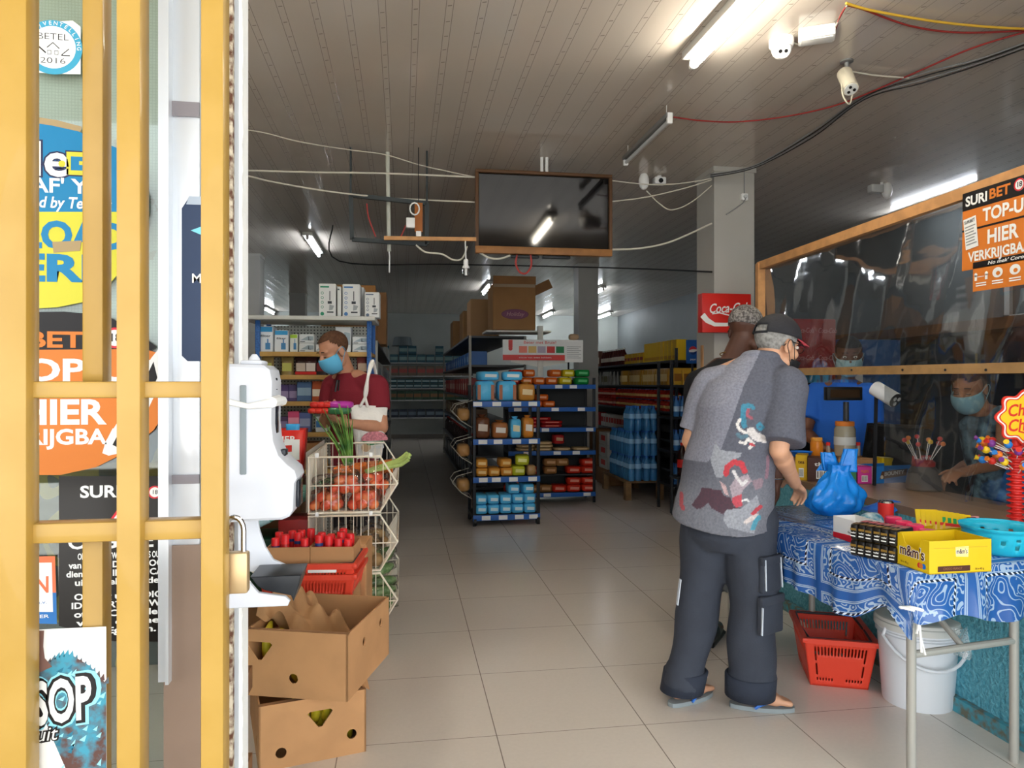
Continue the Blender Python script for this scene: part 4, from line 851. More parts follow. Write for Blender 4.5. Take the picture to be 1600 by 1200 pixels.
Mm = Matrix.Translation((0, -.01, .2)) @ Matrix.Rotation(-.25, 4, 'X'); MB().rbox((0, 0, 0), (.34, .03, .26), .008, M=Mm).build('screen_case', K['black'], t); MB().box((0, -.0165, 0), (.31, .002, .22), M=Mm).build('screen_face', mat('screen_dark', '0e0f12', .1), t)
q = W(1385, 617, 3.95); t = thing('bullet_camera', 'white bullet security camera behind the screen above the till', 'camera', q); dv = Vector((.28, -.9, -.5)).normalized(); MB().cyl(-dv*.08, dv*.06, .042, 20).build('camera_body', K['white'], t); MB().cyl(dv*.058, dv*.066, .04, 20).build('camera_face', K['black'], t); sx_, sy_, _d = basis(dv)
for a_ in (.5, 2.6, 4.7): MB().cyl(dv*.064+(sx_*math.cos(a_)+sy_*math.sin(a_))*.019, dv*.069+(sx_*math.cos(a_)+sy_*math.sin(a_))*.019, .011, 12).build('lens', K['lgrey'], t)
MB().bar(-dv*.07, Vector((-.02, .075, CT-q.z)), .014).build('mount_arm', K['dark'], t)
q = W(1443, 745, 3.85); q.z = CT; t = thing('lollipop_holder', 'grey tub with a red collar full of lollipops behind the screen', 'display stand', q); MB().lathe([(.085, 0), (.09, .01), (.075, .10), (.055, .13)], 24).build('tub', mat('tub_grey', '55514e', .35), t); MB().lathe([(.056, .128), (.058, .15), (.04, .165), (0, .168)], 20).build('collar', mat('collar_red', 'a02a28', .4), t)
random.seed(5)
for k in range(10):
    a = 2*PI*k/10; hp_ = Vector((.09*math.cos(a), .09*math.sin(a), .25+.015*(k % 3))); t2 = thing('lollipop', 'lollipop sticking out of the grey tub behind the screen', 'lollipop', q+hp_, 0, 'lollipops in the grey tub'); MB().ell((0, 0, 0), .013, n=10).build('candy', lcols[(1, 3, 1, 2)[k % 4]], t2); MB().cyl((0, 0, 0), Vector((.03*math.cos(a), .03*math.sin(a), .15))-hp_, .002, 6).build('stick', K['paper'], t2)
# ================================================================ SHELVES AND STOCK
def superell(mb, c, r, e1=.5, e2=.5, mi=0, n=16, M=None):
    f_ = lambda x, e: math.copysign(abs(x)**e, x); m = n//2; c = Vector(c)
    vs = [Vector((0, 0, -r[2]))+c]; fs = []
    for i in range(1, m):
        ph = -PI/2+PI*i/m
        for k in range(n): t = 2*PI*k/n; vs.append(c+Vector((r[0]*f_(math.cos(ph), e1)*f_(math.cos(t), e2), r[1]*f_(math.cos(ph), e1)*f_(math.sin(t), e2), r[2]*f_(math.sin(ph), e1))))
    vs.append(c+Vector((0, 0, r[2]))); Lx = len(vs)-1
    for k in range(n): fs.append((0, 1+(k+1) % n, 1+k)); fs.append((Lx, 1+(m-2)*n+k, 1+(m-2)*n+(k+1) % n))
    for i in range(m-2):
        for k in range(n): a = 1+i*n; fs.append((a+k, a+(k+1) % n, a+n+(k+1) % n, a+n+k))
    mb.add(vs, fs, mi, M); return mb
def cm(h, rough=.45): return mat('c_'+h, h, rough)
def unit(name, label, loc_, rz, L, D, levels, H, post_m, board_m, strip_m=None, back_m=None, tags=0, cat='shelf', board_t=.025, posts=True, pw=.03, strip_h=.045, lip=0):
    """local x along the front, y back; front at y=0"""
    t = thing(name, label, cat, loc_, rz)
    if posts:
        for x in (pw/2, L-pw/2):
            for y in (pw/2, D-pw/2): MB().rbox((x, y, H/2), (pw, pw, H), .003).build('upright', post_m, t)
    if back_m: MB().box((L/2, D-.01, H/2), (L-.04, .012, H-.04)).build('back_panel', back_m, t)
    for h in levels:
        s_ = MB().box((L/2, D/2, h-board_t/2), (L-(0 if not posts else .002), D-.004, board_t)).build('shelf_board', board_m, t, smooth=0)
        if strip_m:
            MB().rbox((L/2, -.004, h-strip_h/2+.004), (L, .01, strip_h), .002).build('price_strip', strip_m, s_)
            random.seed(int(h*1000)+len(label))
            for k in range(tags):
                x = L*(k+.5+random.uniform(-.3, .3))/tags; MB().box((x, -.0105, h-strip_h/2+.004), (.085, .002, strip_h*.75)).build('price_tag', K['paper'], s_, smooth=0)
    return t
# ---- product makers: each returns a thing standing at its base with front towards -y
def P_box(name, label, cat, w, d, h, c1, c2=None, group=None, band=(.3, .7), parts=True, text=None, tc_=None):
    t = thing(name, label, cat, (0, 0, 0), 0, group) if parts else None
    mb = MB().rbox((0, d/2, h/2), (w, d, h), .004, seg=1)
    if c2: Mf = plane_M((0, -.0006, h/2), (1, 0, 0), (0, 0, 1)); rect(mb, Mf, -w*.46, h*(band[0]-.5), w*.46, h*(band[1]-.5), 1)
    if not parts: return tag(mb.build(name, [cm(c1), cm(c2 or c1)], smooth=30), label, cat, group)
    mb.build('box_body', [cm(c1), cm(c2 or c1)], t)
    if text: m2 = MB(); txt(m2, text, plane_M((0, -.0012, h*.62), (1, 0, 0), (0, 0, 1)), h*.12, 0, .02, fit=w*.7); m2.build('print', [cm(tc_ or 'ffffff')], t, smooth=0)
    return t
def P_loaf(name, label, cat, w, d, h, c1, c2=None, group=None, tail=True, upright=False, side=None):
    t = thing(name, label, cat, (0, 0, 0), 0, group); fm = mat('wrap_'+c1, c1, .22, bump=(22, .5))
    superell(MB(), (0, d/2, h/2), (w/2, d/2, h/2), .35, .4).build('loaf_bag', fm, t, smooth=180)
    if c2:
        mb = MB(); Mf = plane_M((0, -.002, h/2), (1, 0, 0), (0, 0, 1))
        if side: rect(mb, Mf, -w*.44, -h*.42, -w*.27, h*.30, 0); rect(mb, Mf, w*.27, -h*.42, w*.44, h*.30, 0)
        else: poly(mb, Mf, [(-w*.3, -h*.12), (w*.3, -h*.16), (w*.32, h*.16), (-w*.28, h*.2)], 0)
        mb.build('print', [cm(c2, .3)], t, smooth=0)
    if tail:
        if upright: MB().cone((0, d/2, h*.94), (0, d/2, h*1.12), .015, w*.3, 12).build('bag_neck', fm, t)
    return t
def P_pouch(name, label, cat, w, d, h, c1, c2=None, group=None):
    t = thing(name, label, cat, (0, 0, 0), 0, group); fm = mat('wrap_'+c1, c1, .3, bump=(30, .4))
    def fn(i, j): a = 2*PI*i; k = math.sin(PI*min(1, .12+.88*j))**.6 if j > .05 else .9; k = [1, 1, .95, .8, .5, .12][min(5, int(j*5.01))]; sgn = math.copysign(abs(math.cos(a))**.6, math.cos(a)); return Vector((w/2*sgn*(1-.06*math.sin(j*PI)), d/2+d/2*math.sin(a)*k, h*j))
    MB().grid(20, 10, fn).build('pouch_body', fm, t, smooth=180)
    if c2: mb = MB(); rect(mb, plane_M((0, -.002, h*.42), (1, 0, 0), (0, 0, 1)), -w*.36, -h*.2, w*.36, h*.24, 0); mb.build('label_patch', [cm(c2)], t, smooth=0)
    return t
def P_bottle(name, label, cat, r, h, c1, cap, group=None, lab=None, parts=True, clear=False):
    bm_ = mat('bot_'+c1, c1, .15, trans=.35 if clear else None); pr = [(r*.9, 0), (r, .008), (r, h*.62), (r*.4, h*.84), (r*.36, h*.93)]
    if not parts:
        mb = MB().lathe(pr+[(r*.44, h*.93), (r*.44, h)], 10, mis=[0, 0, 0, 0, 1, 1, 1]); 
        return tag(mb.build(name, [bm_, cm(cap)]), label, cat, group)
    t = thing(name, label, cat, (0, 0, 0), 0, group); MB().lathe(pr, 12).build('bottle_body', bm_, t); MB().lathe([(r*.42, h*.92), (r*.42, h)], 10).build('cap', cm(cap), t)
    if lab: MB().lathe([(r*1.02, h*.25), (r*1.02, h*.5)], 12).build('label_band', cm(lab), t)
    return t
def fill(proto, t, pts, rz=0.0, jit=.0, used=[]):
    """copies of proto at local points of unit t (front of the product towards the unit's front)"""
    M = Matrix.Translation(t.location) @ Matrix.Rotation(t.rotation_euler[2], 4, 'Z'); first = proto.get('_u') is None
    for p in pts:
        q = M @ Vector(p); a = t.rotation_euler[2]+rz+random.uniform(-jit, jit)
        if '_u' not in proto: proto['_u'] = 1; proto.location = q; proto.rotation_euler = (0, 0, a)
        else:
            c = dup(proto, q, a)
            if '_u' in c: del c['_u']
def rowp(x0, x1, n, y, z): return [(x0+(x1-x0)*(k+.5)/n, y, z) for k in range(n)]
# ================ wheeled bread rack
BL = .66; br = unit('bread_rack', 'black wheeled bread rack with blue price strips in the middle of the floor', (.662, 6.86, 0), .03, BL, .42, (1.20, .836, .47, .104), 1.36, K['dark'], mat('rack_board', '33363a', .5), K['bluem'], None, 4, 'rack', strip_h=.055)
for x in (.02, BL-.02):
    for y in (.03, .39):
        cst = MB().cyl((x-.014, y-.01, .042), (x+.014, y-.01, .042), .042, 18).build('caster', K['black'], br); MB().rbox((x, y, .075), (.034, .04, .05), .005).build('caster_fork', K['chrome'], cst)
sky = '5cc4f4'
lf = P_loaf('bread_loaf', 'sky blue bagged loaf lying on the bottom shelf of the wheeled bread rack', 'bread', .118, .24, .095, sky, 'd8f0fa', 'sky blue loaves on the bottom bread rack shelf')
fill(lf, br, rowp(.03, .63, 5, .02, .106)+rowp(.03, .63, 5, .02, .202), jit=.05); fill(lf, br, [(.41, .02, .298), (.56, .03, .298)], jit=.1)
lf = P_loaf('bread_loaf', 'golden bagged loaf on the third shelf of the wheeled bread rack', 'bread', .12, .24, .085, 'd8943a', 'eac27a', 'golden loaves on the third bread rack shelf')
fill(lf, br, rowp(.03, .40, 3, .02, .472), jit=.05); fill(lf, br, [(.09, .02, .558), (.33, .02, .558)], jit=.08)
lf = P_loaf('bread_loaf', 'yellow green bagged loaf on the third shelf of the wheeled bread rack', 'bread', .14, .24, .10, 'b8bf2e', 'e2e28a', 'yellow green loaves on the third bread rack shelf'); fill(lf, br, [(.46, .02, .472), (.49, .03, .572)], jit=.2)
lf = P_loaf('bun_bag', 'small brown bag of buns at the right end of the third bread rack shelf', 'bread', .09, .15, .1, 'b08a5a', None); fill(lf, br, [(.585, .03, .472)])
for x, w, h, c1, c2, lab in ((.10, .15, .21, '6b3f28', 'd9c9b8', 'tall dark brown bread bag at the left of the second bread rack shelf'), (.275, .16, .16, 'a5673a', 'e8e2d8', 'brown loaf in a clear bag with a white tag on the second bread rack shelf'), (.43, .11, .19, sky, 'e6e2c0', 'tall sky blue bread bag on the second bread rack shelf'), (.555, .11, .2, 'd98a34', 'efe6d8', 'orange bread bag with a pale neck at the right of the second bread rack shelf')):
    lf = P_loaf('bread_bag', lab, 'bread', w, .18, h, c1, c2, upright=True); fill(lf, br, [(x, .03, .838)])
for x, w, h, c1, c2, lab, sd_ in ((.13, .185, .2, sky, 'a8623a', 'sky blue bread bag with brown sides at the left of the top bread rack shelf', 1), (.345, .19, .2, sky, 'a8623a', 'sky blue bread bag with brown sides in the middle of the top bread rack shelf', 1), (.54, .17, .17, 'c98a3c', 'ead2a0', 'golden bread bag with a white neck at the right of the top bread rack shelf', 0)):
    lf = P_loaf('bread_bag', lab, 'bread', w, .22, h, c1, c2, upright=not sd_, side=sd_); fill(lf, br, [(x, .03, 1.202)])
for x, lab in ((.18, 'sky blue and white bag lying over the left bread bag of the top rack shelf'), (.40, 'sky blue and white bag lying over the middle bread bag of the top rack shelf')):
    lf = P_loaf('bread_bag', lab, 'bread', .2, .2, .09, sky, 'e8eef0'); fill(lf, br, [(x, .05, 1.404)], jit=.2)
# wire side racks hung on the left of the bread rack
for z, lab in ((.95, 'upper wire side basket hung on the left of the bread rack'), (.6, 'middle wire side basket hung on the left of the bread rack'), (.26, 'lower wire side basket hung on the left of the bread rack')):
    t = thing('wire_basket', lab, 'basket', br.location+Vector((-.005, .05, z)), 0); wmx = mat('side_wire', 'b9b4a6', .4)
    for y in (0, .32): MB().tube([Vector((0, y, 0)), Vector((-.10, y, .06)), Vector((-.19, y, .16)), Vector((-.15, y, .22)), Vector((0, y, .26))], .004, 5).build('wire_side', wmx, t)
    for k, (x, zz_) in enumerate(((0, 0), (-.05, .03), (-.10, .06), (-.145, .11), (-.19, .16))): MB().tube([Vector((x, 0, zz_)), Vector((x, .32, zz_))], .003, 5).build('wire_rod', wmx, t)
    t2 = thing('bun_bag', 'bag of buns in the '+lab.split()[0]+' side basket of the bread rack', 'bread', br.location+Vector((-.08, .2, z+.06)), 0); superell(MB(), (0, 0, .06), (.065, .11, .065), .6, .6).build('bag_body', mat('wrap_bun', 'b98a54', .25, bump=(25, .5)), t2, smooth=180); MB().cone((0, -.05, .115), (-.01, -.07, .16), .01, .03, 8).build('bag_neck', K['film'], t2)
# ================ gondola: end cap and its long left side
GX0, GX1, GY0, GY1 = .78, 2.22, 8.08, 14.2
ec = unit('end_shelf', 'dark end shelf with blue price strips behind the bread rack', (1.18, 8.05, 0), 0, 1.02, .42, (1.36, 1.10, .866, .6, .12), 1.44, K['dark'], mat('rack_board', '33363a', .5), K['bluem'], None, 3, 'shelf', strip_h=.05)
MB().box((.5, .41, .72), (.98, .01, 1.4)).build('back_panel', mat('back_grey', '303232', .6), ec)
for z, w_, in ((1.23, .26), (.99, .26), (.75, .2)): MB().add([(.06, .02, z+.02), (.5, .02, z+.06), (.5, .02, z+.09), (.06, .02, z+.06)], [(0, 1, 2, 3)]) if False else None
def bag_set(rows, t=ec):
    for (name, lab, grp, w, d, h, c1, c2, pts) in rows: fill(P_loaf(name, lab, 'bread', w, d, h, c1, c2, grp), t, pts, jit=.05)
z = 1.362
bag_set((('bun_bag', 'orange bun bag on the top level of the end shelf', 'orange bun bags on the end shelf top', .14, .2, .085, 'e0661e', 'f0b07a', [(.22, .02, z), (.365, .02, z), (.25, .03, z+.09), (.51, .02, z), (.56, .03, z+.09)]),
 ('bun_bag', 'yellow bun bag on the top level of the end shelf', 'yellow bun bags on the end shelf top', .15, .2, .085, 'd8c41e', 'f0e88a', [(.68, .02, z), (.71, .03, z+.09)]),
 ('bun_bag', 'green bun bag on the top level of the end shelf', 'green bun bags on the end shelf top', .17, .2, .085, '168a3e', '5ac07a', [(.87, .02, z), (.88, .03, z+.09)]),
 ('bun_bag', 'red bun bag on the top level of the end shelf', 'red bun bags on the end shelf top', .14, .2, .085, 'c03024', 'e08a6a', [(.07, .02, z), (.10, .03, z+.09)])))
z = 1.102
bag_set((('bread_bag', 'tan bread bag on the second level of the end shelf', 'tan bread bags on the second end shelf level', .12, .2, .12, 'b07a4a', 'd8b48a', [(.06, .02, z), (.19, .02, z)]), ('bread_bag', 'orange bread bag on the second level of the end shelf', 'orange bread bags on the second end shelf level', .15, .2, .075, 'd8601e', 'efa06a', [(.33, .02, z), (.48, .02, z), (.40, .03, z+.077)]), ('bread_bag', 'red bread bag on the second level of the end shelf', 'red bread bags on the second end shelf level', .14, .2, .08, 'b52a26', None, [(.08, .05, z+.121)])))
z = .868
bag_set((('cracker_pack', 'flat red cracker pack on the third level of the end shelf', 'flat red packs on the third end shelf level', .26, .2, .04, 'b02024', 'd86a5a', [(.24, .02, z), (.51, .02, z), (.24, .02, z+.041), (.51, .02, z+.041), (.38, .03, z+.082)]),))
z = .602
bag_set((('flatbread_pack', 'tan flatbread pack on the fourth level of the end shelf', 'tan flatbread packs on the fourth end shelf level', .2, .2, .035, 'c0a070', 'e2c89a', [(.2, .02, z), (.42, .02, z), (.64, .02, z), (.86, .02, z), (.22, .02, z+.036), (.43, .02, z+.036), (.42, .02, z+.072)]), ('bread_bag', 'red bread bag standing on the fourth level of the end shelf', 'red bread bags on the fourth end shelf level', .13, .18, .11, 'b52a2a', 'd8a07a', [(.2, .03, z+.075), (.60, .03, z+.075)])))
z = .122
bag_set((('bread_bag', 'red bread bag on the bottom level of the end shelf', 'red bread bags stacked on the bottom end shelf level', .17, .2, .085, 'd0301e', 'e8907a', [(.6, .02, z), (.775, .02, z), (.95, .02, z), (.775, .02, z+.087), (.95, .02, z+.087), (.775, .03, z+.21), (.95, .03, z+.21), (.95, .03, z+.297), (.28, .03, z+.21), (.05, .02, z+.0)]), ('bread_bag', 'brown bread bag on the bottom level of the end shelf', 'brown bread bags stacked on the bottom end shelf level', .16, .2, .09, '9a6c40', 'c89a6a', [(.3, .02, z), (.44, .02, z+.0), (.10, .03, z+.21), (.5, .03, z+.21), (.5, .03, z+.301), (.64, .03, z+.301)]), ('bread_bag', 'orange bread bag on the bottom level of the end shelf', 'orange bread bags on the bottom end shelf level', .15, .2, .085, 'd8641e', 'efa86a', [(.15, .02, z), (.16, .02, z+.087)])))
MB().box((.5, .2, .325), (1.0, .4, .012)).build('middle_shelf', mat('rack_board', '33363a', .5), ec)
# white upright and the printed header board
t = thing('header_board', 'white Beter met Bruin header board with loaf pictures over the end shelf', 'sign', (1.02, 8.0, 0)); zA, zB = W(785, 563, 8.15).z, W(785, 531, 8.15).z; wH = W(914, 0, 8.15).x-W(785, 0, 8.15).x; xL = W(785, 0, 8.1).x-1.02
MB().rbox((xL+wH/2, 0, (zA+zB)/2), (wH, .012, zB-zA), .002).build('board', K['paper'], t)
mb = MB(); hH = zB-zA; Mh = plane_M((xL, -.007, zA), (1, 0, 0), (0, 0, 1)); rect(mb, Mh, 0, 0, wH*.77, hH*.26, 0); txt(mb, 'Beter met Bruin!', Mh @ Matrix.Translation((wH*.46, hH*.86, 0)), hH*.2, 0, .01, fit=wH*.4)
for k, mi in enumerate((1, 2, 3, 0, 4)): rect(mb, Mh, wH*(.2+.115*k), hH*.36, wH*(.2+.115*k+.1), hH*.68, mi)
rect(mb, Mh, wH*.07, hH*.62, wH*.12, hH*.98, 0); disc(mb, Mh, (wH*.095, hH*.56), hH*.1, 0, 14); txt(mb, 'nieuw van onze bakkers', Mh @ Matrix.Translation((wH*.4, hH*.13, 0)), hH*.1, 5, 0, fit=wH*.4, lift=.001)
mb.build('print', [cm('d8403a'), cm('e8806a'), cm('d8b46a'), cm('b8a8b8'), cm('1f7a4a'), K['paper']], t, smooth=0)
sh = MB(); Mn = plane_M((xL+wH*.885, -.009, (zA+zB)/2-.01), (1, 0, 0), (0, 0, 1)); rect(sh, Mn, -wH*.112, -hH*.55, wH*.112, hH*.45, 0)
for k in range(7): rect(sh, Mn, -wH*.09, hH*(.2-.09*k), wH*(.09-.03*(k % 2)), hH*(.22-.09*k), 1, .0005)
sh.build('note', [K['paper'], K['grey']], t, smooth=0)
for x, z0, z1 in ((xL+wH*.47, 1.45, 2.03),): MB().rbox((x, .03, (z0+z1)/2), (.06, .04, z1-z0), .004).build('upright', mat('upright_white', 'cfcdc2', .5), t)
for sgn in (-1, 1): MB().add([(xL+wH*.47, .03, 1.56), (xL+wH*.47+sgn*.34, .03, 1.62), (xL+wH*.47+sgn*.34, .03, 1.645), (xL+wH*.47, .03, 1.645)], [(0, 1, 2, 3)] if sgn > 0 else [(3, 2, 1, 0)]).build('bracket', mat('upright_white', 'cfcdc2', .5), t)
pb2 = W(899, 528, 8.12); t = thing('bread_roll', 'small beige rolled pack perched on top of the header board', 'pack', (pb2.x, 8.0, zB)); superell(MB(), (0, 0, .035), (.06, .045, .036), .7, .7).build('pack_body', cm('b89a78'), t, smooth=180)
# long side
gl_ = unit('gondola_shelf', 'long dark double shelf row running back behind the bread rack', (GX0, GY1, 0), -PI/2, GY1-GY0-.5, .7, (1.95, 1.6, 1.22, .86, .5, .12), 1.95, mat('gondola_white', 'a8a79e', .5), mat('gondola_dark', '4a4c4c', .5), mat('strip_dark', '3c4248', .4), None, 0, 'shelf', strip_h=.03)
# cartons on top of the row
def carton_box(label, x0, x1, y0, y1, z, h, m_, flaps=False, oval=False, group=None):
    t = thing('cardboard_carton', label, 'carton', ((x0+x1)/2, (y0+y1)/2, z), 0, group); w, d = x1-x0, y1-y0
    MB().rbox((0, 0, h/2), (w, d, h), .006, seg=1).build('carton_body', m_, t)
    MB().box((0, -d/2-.001, h*.97), (w*.98, .002, .05)).build('tape', mat('parcel_tape', '9a8468', .25), t) if flaps else None
    if flaps:
        a = .5; MB().box((0, -d/2-.015, h+.04), (w, .006, .09), M=None).build('flap', K['kraft2'], t); MB().bar((w/2+.002, 0, h), (w/2+.05, 0, h-.10), d*.9, .006, up=(0, 1, 0)).build('flap', K['kraft2'], t)
    if oval:
        mb = MB(); Mf = plane_M((.015*w, -d/2-.001, h*.34), (1, 0, 0), (0, 0, 1)); disc(mb, Mf, (0, 0), w*.32, 0, 40, 0, ry=h*.11); disc(mb, Mf, (0, 0), w*.30, 1, 40, .0005, ry=h*.095); txt(mb, 'Holiday', Mf, h*.12, 2, .0, .25, fit=w*.42, lift=.001); mb.build('print', [cm('5e2a44'), cm('6f3350'), cm('b58a8a')], t, smooth=0)
    return t
kd = mat('carton_dim', '9a7248', .85, noise=(4, .1))
zt_ = 1.99
p0, p1 = W(769, 517, 8.25), W(837, 517, 8.25); carton_box('big brown carton with a purple oval print on top of the shelf row', p0.x, p1.x, 8.12, 8.62, zt_, .53, kd, True, True)
p0, p1 = W(733, 520, 9.3), W(757, 520, 9.3); carton_box('tall brown carton standing just behind the oval-printed one', p0.x, p1.x+.1, 9.1, 9.6, 1.952, .50, mat('carton_dim2', 'a5805a', .85))
p0 = W(722, 522, 10.6); carton_box('brown carton third in the row on the shelf top', p0.x-.02, p0.x+.5, 10.2, 10.8, 1.952, .46, kd); carton_box('brown carton last in the row on the shelf top', GX0+.0, GX0+.45, 11.4, 12.0, 1.952, .42, kd)
MB().box(((W(785, 0, 8.2).x+W(838, 0, 8.2).x)/2-1.02, .33, 1.975), (.75, .44, .02)).build('top_shelf', mat('upright_white', 'cfcdc2', .5), bpy.data.objects['header_board'])
# stock on the long side (small, dim): copies of a few packs
random.seed(21)
def stock(t, rows, L):
    for (z, mk, n, y, stackh) in rows:
        pr = mk(); pts = rowp(1.5 if z > 1.7 and L > 6.5 else .05, L-.05, n, y, z)
        if stackh: pts += [(p[0], p[1], p[2]+stackh) for p in pts if random.random() < .75]
        fill(pr, t, pts, jit=.04)
LG = GY1-GY0-.5
stock(gl_, ((1.602, lambda: P_box('blue_pack', 'blue pack on the upper level of the long shelf row', 'pack', .2, .2, .17, '2a5fa0', '7aa0c8', 'blue packs on the long shelf row', parts=False), 14, .04, 0), (1.222, lambda: P_box('red_pack', 'dark red pack on the middle level of the long shelf row', 'pack', .17, .2, .22, '8a2420', 'c0a08a', 'dark red packs on the long shelf row', parts=False), 16, .04, 0), (.862, lambda: P_box('brown_pack', 'brown pack on the lower middle level of the long shelf row', 'pack', .16, .2, .2, '6a5038', 'a08a5a', 'brown packs on the long shelf row', parts=False), 15, .04, 0), (.502, lambda: P_bottle('bottle', 'dark bottle on the low level of the long shelf row', 'bottle', .05, .24, '3a2a28', 'b02a24', 'dark bottles on the long shelf row', parts=False), 18, .08, 0), (.122, lambda: P_box('grey_pack', 'grey pack on the bottom level of the long shelf row', 'pack', .2, .2, .22, '4a4c4e', '6a6c70', 'grey packs on the long shelf row', parts=False), 14, .04, 0)), LG)
# ================ back shelf at the end of the aisle
bs = unit('back_shelf', 'dim shelf of small packs against the back wall of the shop', (-.6, 17.65, 0), 0, 2.3, .5, (1.89, 1.57, 1.27, .98, .55), 2.0, K['dark'], K['dark'], mat('strip_pale', 'b9bcbc', .35), None, 0, strip_h=.03)
stock(bs, ((1.892, lambda: P_box('teal_pack', 'dark teal pack on the top level of the back shelf', 'pack', .2, .25, .2, '2a5a6a', '7a9a9a', 'teal packs on the back shelf', parts=False), 10, .04, .21), (1.572, lambda: P_box('striped_pack', 'red striped pack on the second level of the back shelf', 'pack', .2, .25, .24, '7a6a5a', 'a04a44', 'striped packs on the back shelf', parts=False), 10, .04, 0), (1.272, lambda: P_box('bowl_pack', 'white banded tub on the third level of the back shelf', 'tub', .19, .25, .11, '1f4a54', 'a8c0c4', 'white banded tubs on the back shelf', parts=False), 11, .04, .115), (.982, lambda: P_box('green_pack', 'green and brown pack on the fourth level of the back shelf', 'pack', .19, .25, .22, '2f4f3a', '7a5a3a', 'green packs on the back shelf', parts=False), 11, .04, 0), (.552, lambda: P_box('navy_pack', 'navy pack on the lowest level of the back shelf', 'pack', .2, .25, .2, '2a3444', '6a7a88', 'navy packs on the back shelf', parts=False), 10, .04, 0)), 2.3)
t = thing('grey_basin', 'upturned grey basin on top of the back shelf stock', 'basin', (-.02, 17.9, 2.305)); MB().lathe([(.26, 0), (.25, .02), (.21, .2), (.2, .22), (0, .22)], 20).build('basin_body', cm('6a7478'), t)
# ================ left row behind the purifier shelf
lr_ = unit('left_row_shelf', 'dim shelf row on the left behind the purifier shelf', (-.22, 6.35, 0), PI/2, 7.1, .55, (1.75, 1.4, 1.05, .7, .3), 1.75, mat('gondola_white', 'a8a79e', .5), mat('gondola_dark', '4a4c4c', .5), None, None, 0)
stock(lr_, ((1.402, lambda: P_box('grey_carton', 'pale grey pack on the upper level of the left shelf row', 'pack', .2, .22, .2, '8a8a84', '5a6a7a', 'pale packs on the left shelf row', parts=False), 14, .03, 0), (1.052, lambda: P_box('tan_carton', 'tan pack on the middle level of the left shelf row', 'pack', .2, .22, .2, '7a6448', 'a8946a', 'tan packs on the left shelf row', parts=False), 14, .03, 0), (1.752, lambda: P_box('white_pack', 'white pack on top of the left shelf row', 'pack', .2, .22, .22, '8f8f88', '4a5a6a', 'white packs on top of the left shelf row', parts=False), 10, .03, 0)), 7.0)
# ================ right shelf row
RX, RY0, RL = 3.05, 7.75, 5.4
rs = unit('right_shelf', 'long dark shelf row of sauces and jars on the right', (RX, RY0+RL, 0), -PI/2, RL, .5, (1.64, 1.355, 1.046, .72, .38), 1.78, K['dark'], K['dark'], mat('strip_dark', '3c4248', .4), mat('back_dark', '585a5a', .6), 0, strip_h=.025)
X_ = RL
def seg_fill(pr, x0, x1, n, y, z, sh=0, jit=.06): fill(pr, rs, rowp(X_-x1, X_-x0, n, y, z)+([(p[0], p[1], z+sh) for p in rowp(X_-x1, X_-x0, n, y, z)] if sh else []), jit=jit)
z = 1.642
seg_fill(P_box('yellow_box', 'yellow carton box on top of the right shelf row', 'box', .13, .14, .24, 'e0b81c', 'c8900f', 'yellow boxes on top of the right shelf row', (.1, .25)), .05, 1.15, 8, .03, z)
seg_fill(P_box('yellow_tin', 'low yellow tin beside the yellow boxes on the right shelf row', 'tin', .12, .12, .14, 'd8a81c', '9a3020', 'yellow tins on top of the right shelf row', (.3, .6)), 1.2, 2.0, 6, .03, z)
seg_fill(P_bottle('sauce_bottle', 'dark sauce bottle on top of the right shelf row', 'bottle', .045, .24, '4a1a18', 'e0e0d8', 'dark sauce bottles on top of the right shelf row', 'c8c0b0'), 2.05, 3.2, 10, .06, z)
seg_fill(P_box('tall_tin', 'brown and white tin at the far end of the right shelf top', 'tin', .15, .15, .25, '6a3a24', 'c8beae', 'brown tins on top of the right shelf row', (.2, .6)), 3.3, 4.3, 6, .03, z)
seg_fill(P_box('lime_tin', 'lime topped tin at the very far end of the right shelf top', 'tin', .16, .15, .22, 'b8b81e', 'a02a20', 'lime tins on the right shelf row', (.7, .95)), 4.4, 4.9, 3, .03, z)
z = 1.357
seg_fill(P_pouch('snack_pouch', 'gold snack pouch on the second level of the right shelf row', 'pouch', .17, .05, .2, 'b8892e', 'e0c88a', 'gold pouches on the right shelf row'), .05, 2.2, 15, .03, z, jit=.4); seg_fill(P_pouch('pasta_pouch', 'silver pouch on the second level of the right shelf row', 'pouch', .18, .05, .2, '9a9a94', '6a6240', 'silver pouches on the right shelf row'), 2.3, 5.2, 16, .03, z, jit=.4)
z = 1.048
seg_fill(P_bottle('sauce_jar', 'red jar with a blue lid on the middle level of the right shelf row', 'jar', .05, .13, 'a82a1e', '2a5a9a', 'red jars with blue lids on the right shelf row', 'd8b06a'), .05, 2.4, 20, .06, z, .131); seg_fill(P_bottle('sauce_jar', 'red jar with a red lid on the middle level of the right shelf row', 'jar', .05, .13, 'a8241e', 'c02a24', 'red lidded jars on the right shelf row', 'd0a08a'), 2.5, 5.2, 22, .06, z, .131)
z = .722
seg_fill(P_box('soup_box', 'white and red box on the fourth level of the right shelf row', 'box', .12, .12, .19, 'c8c4be', 'b8241e', 'white and red boxes on the right shelf row', (.35, .75)), 1.3, 3.2, 14, .03, z); seg_fill(P_box('red_carton', 'red carton on the fourth level of the right shelf row', 'box', .13, .12, .2, 'a01c1c', '6a1012', 'red cartons on the right shelf row'), 3.3, 5.2, 13, .03, z)
z = .382
seg_fill(P_bottle('ketchup_bottle', 'red bottle with a yellow label on the low level of the right shelf row', 'bottle', .045, .25, 'b01f1a', 'c8281e', 'red bottles on the low right shelf', 'd8b01e'), 2.6, 5.2, 22, .06, z)
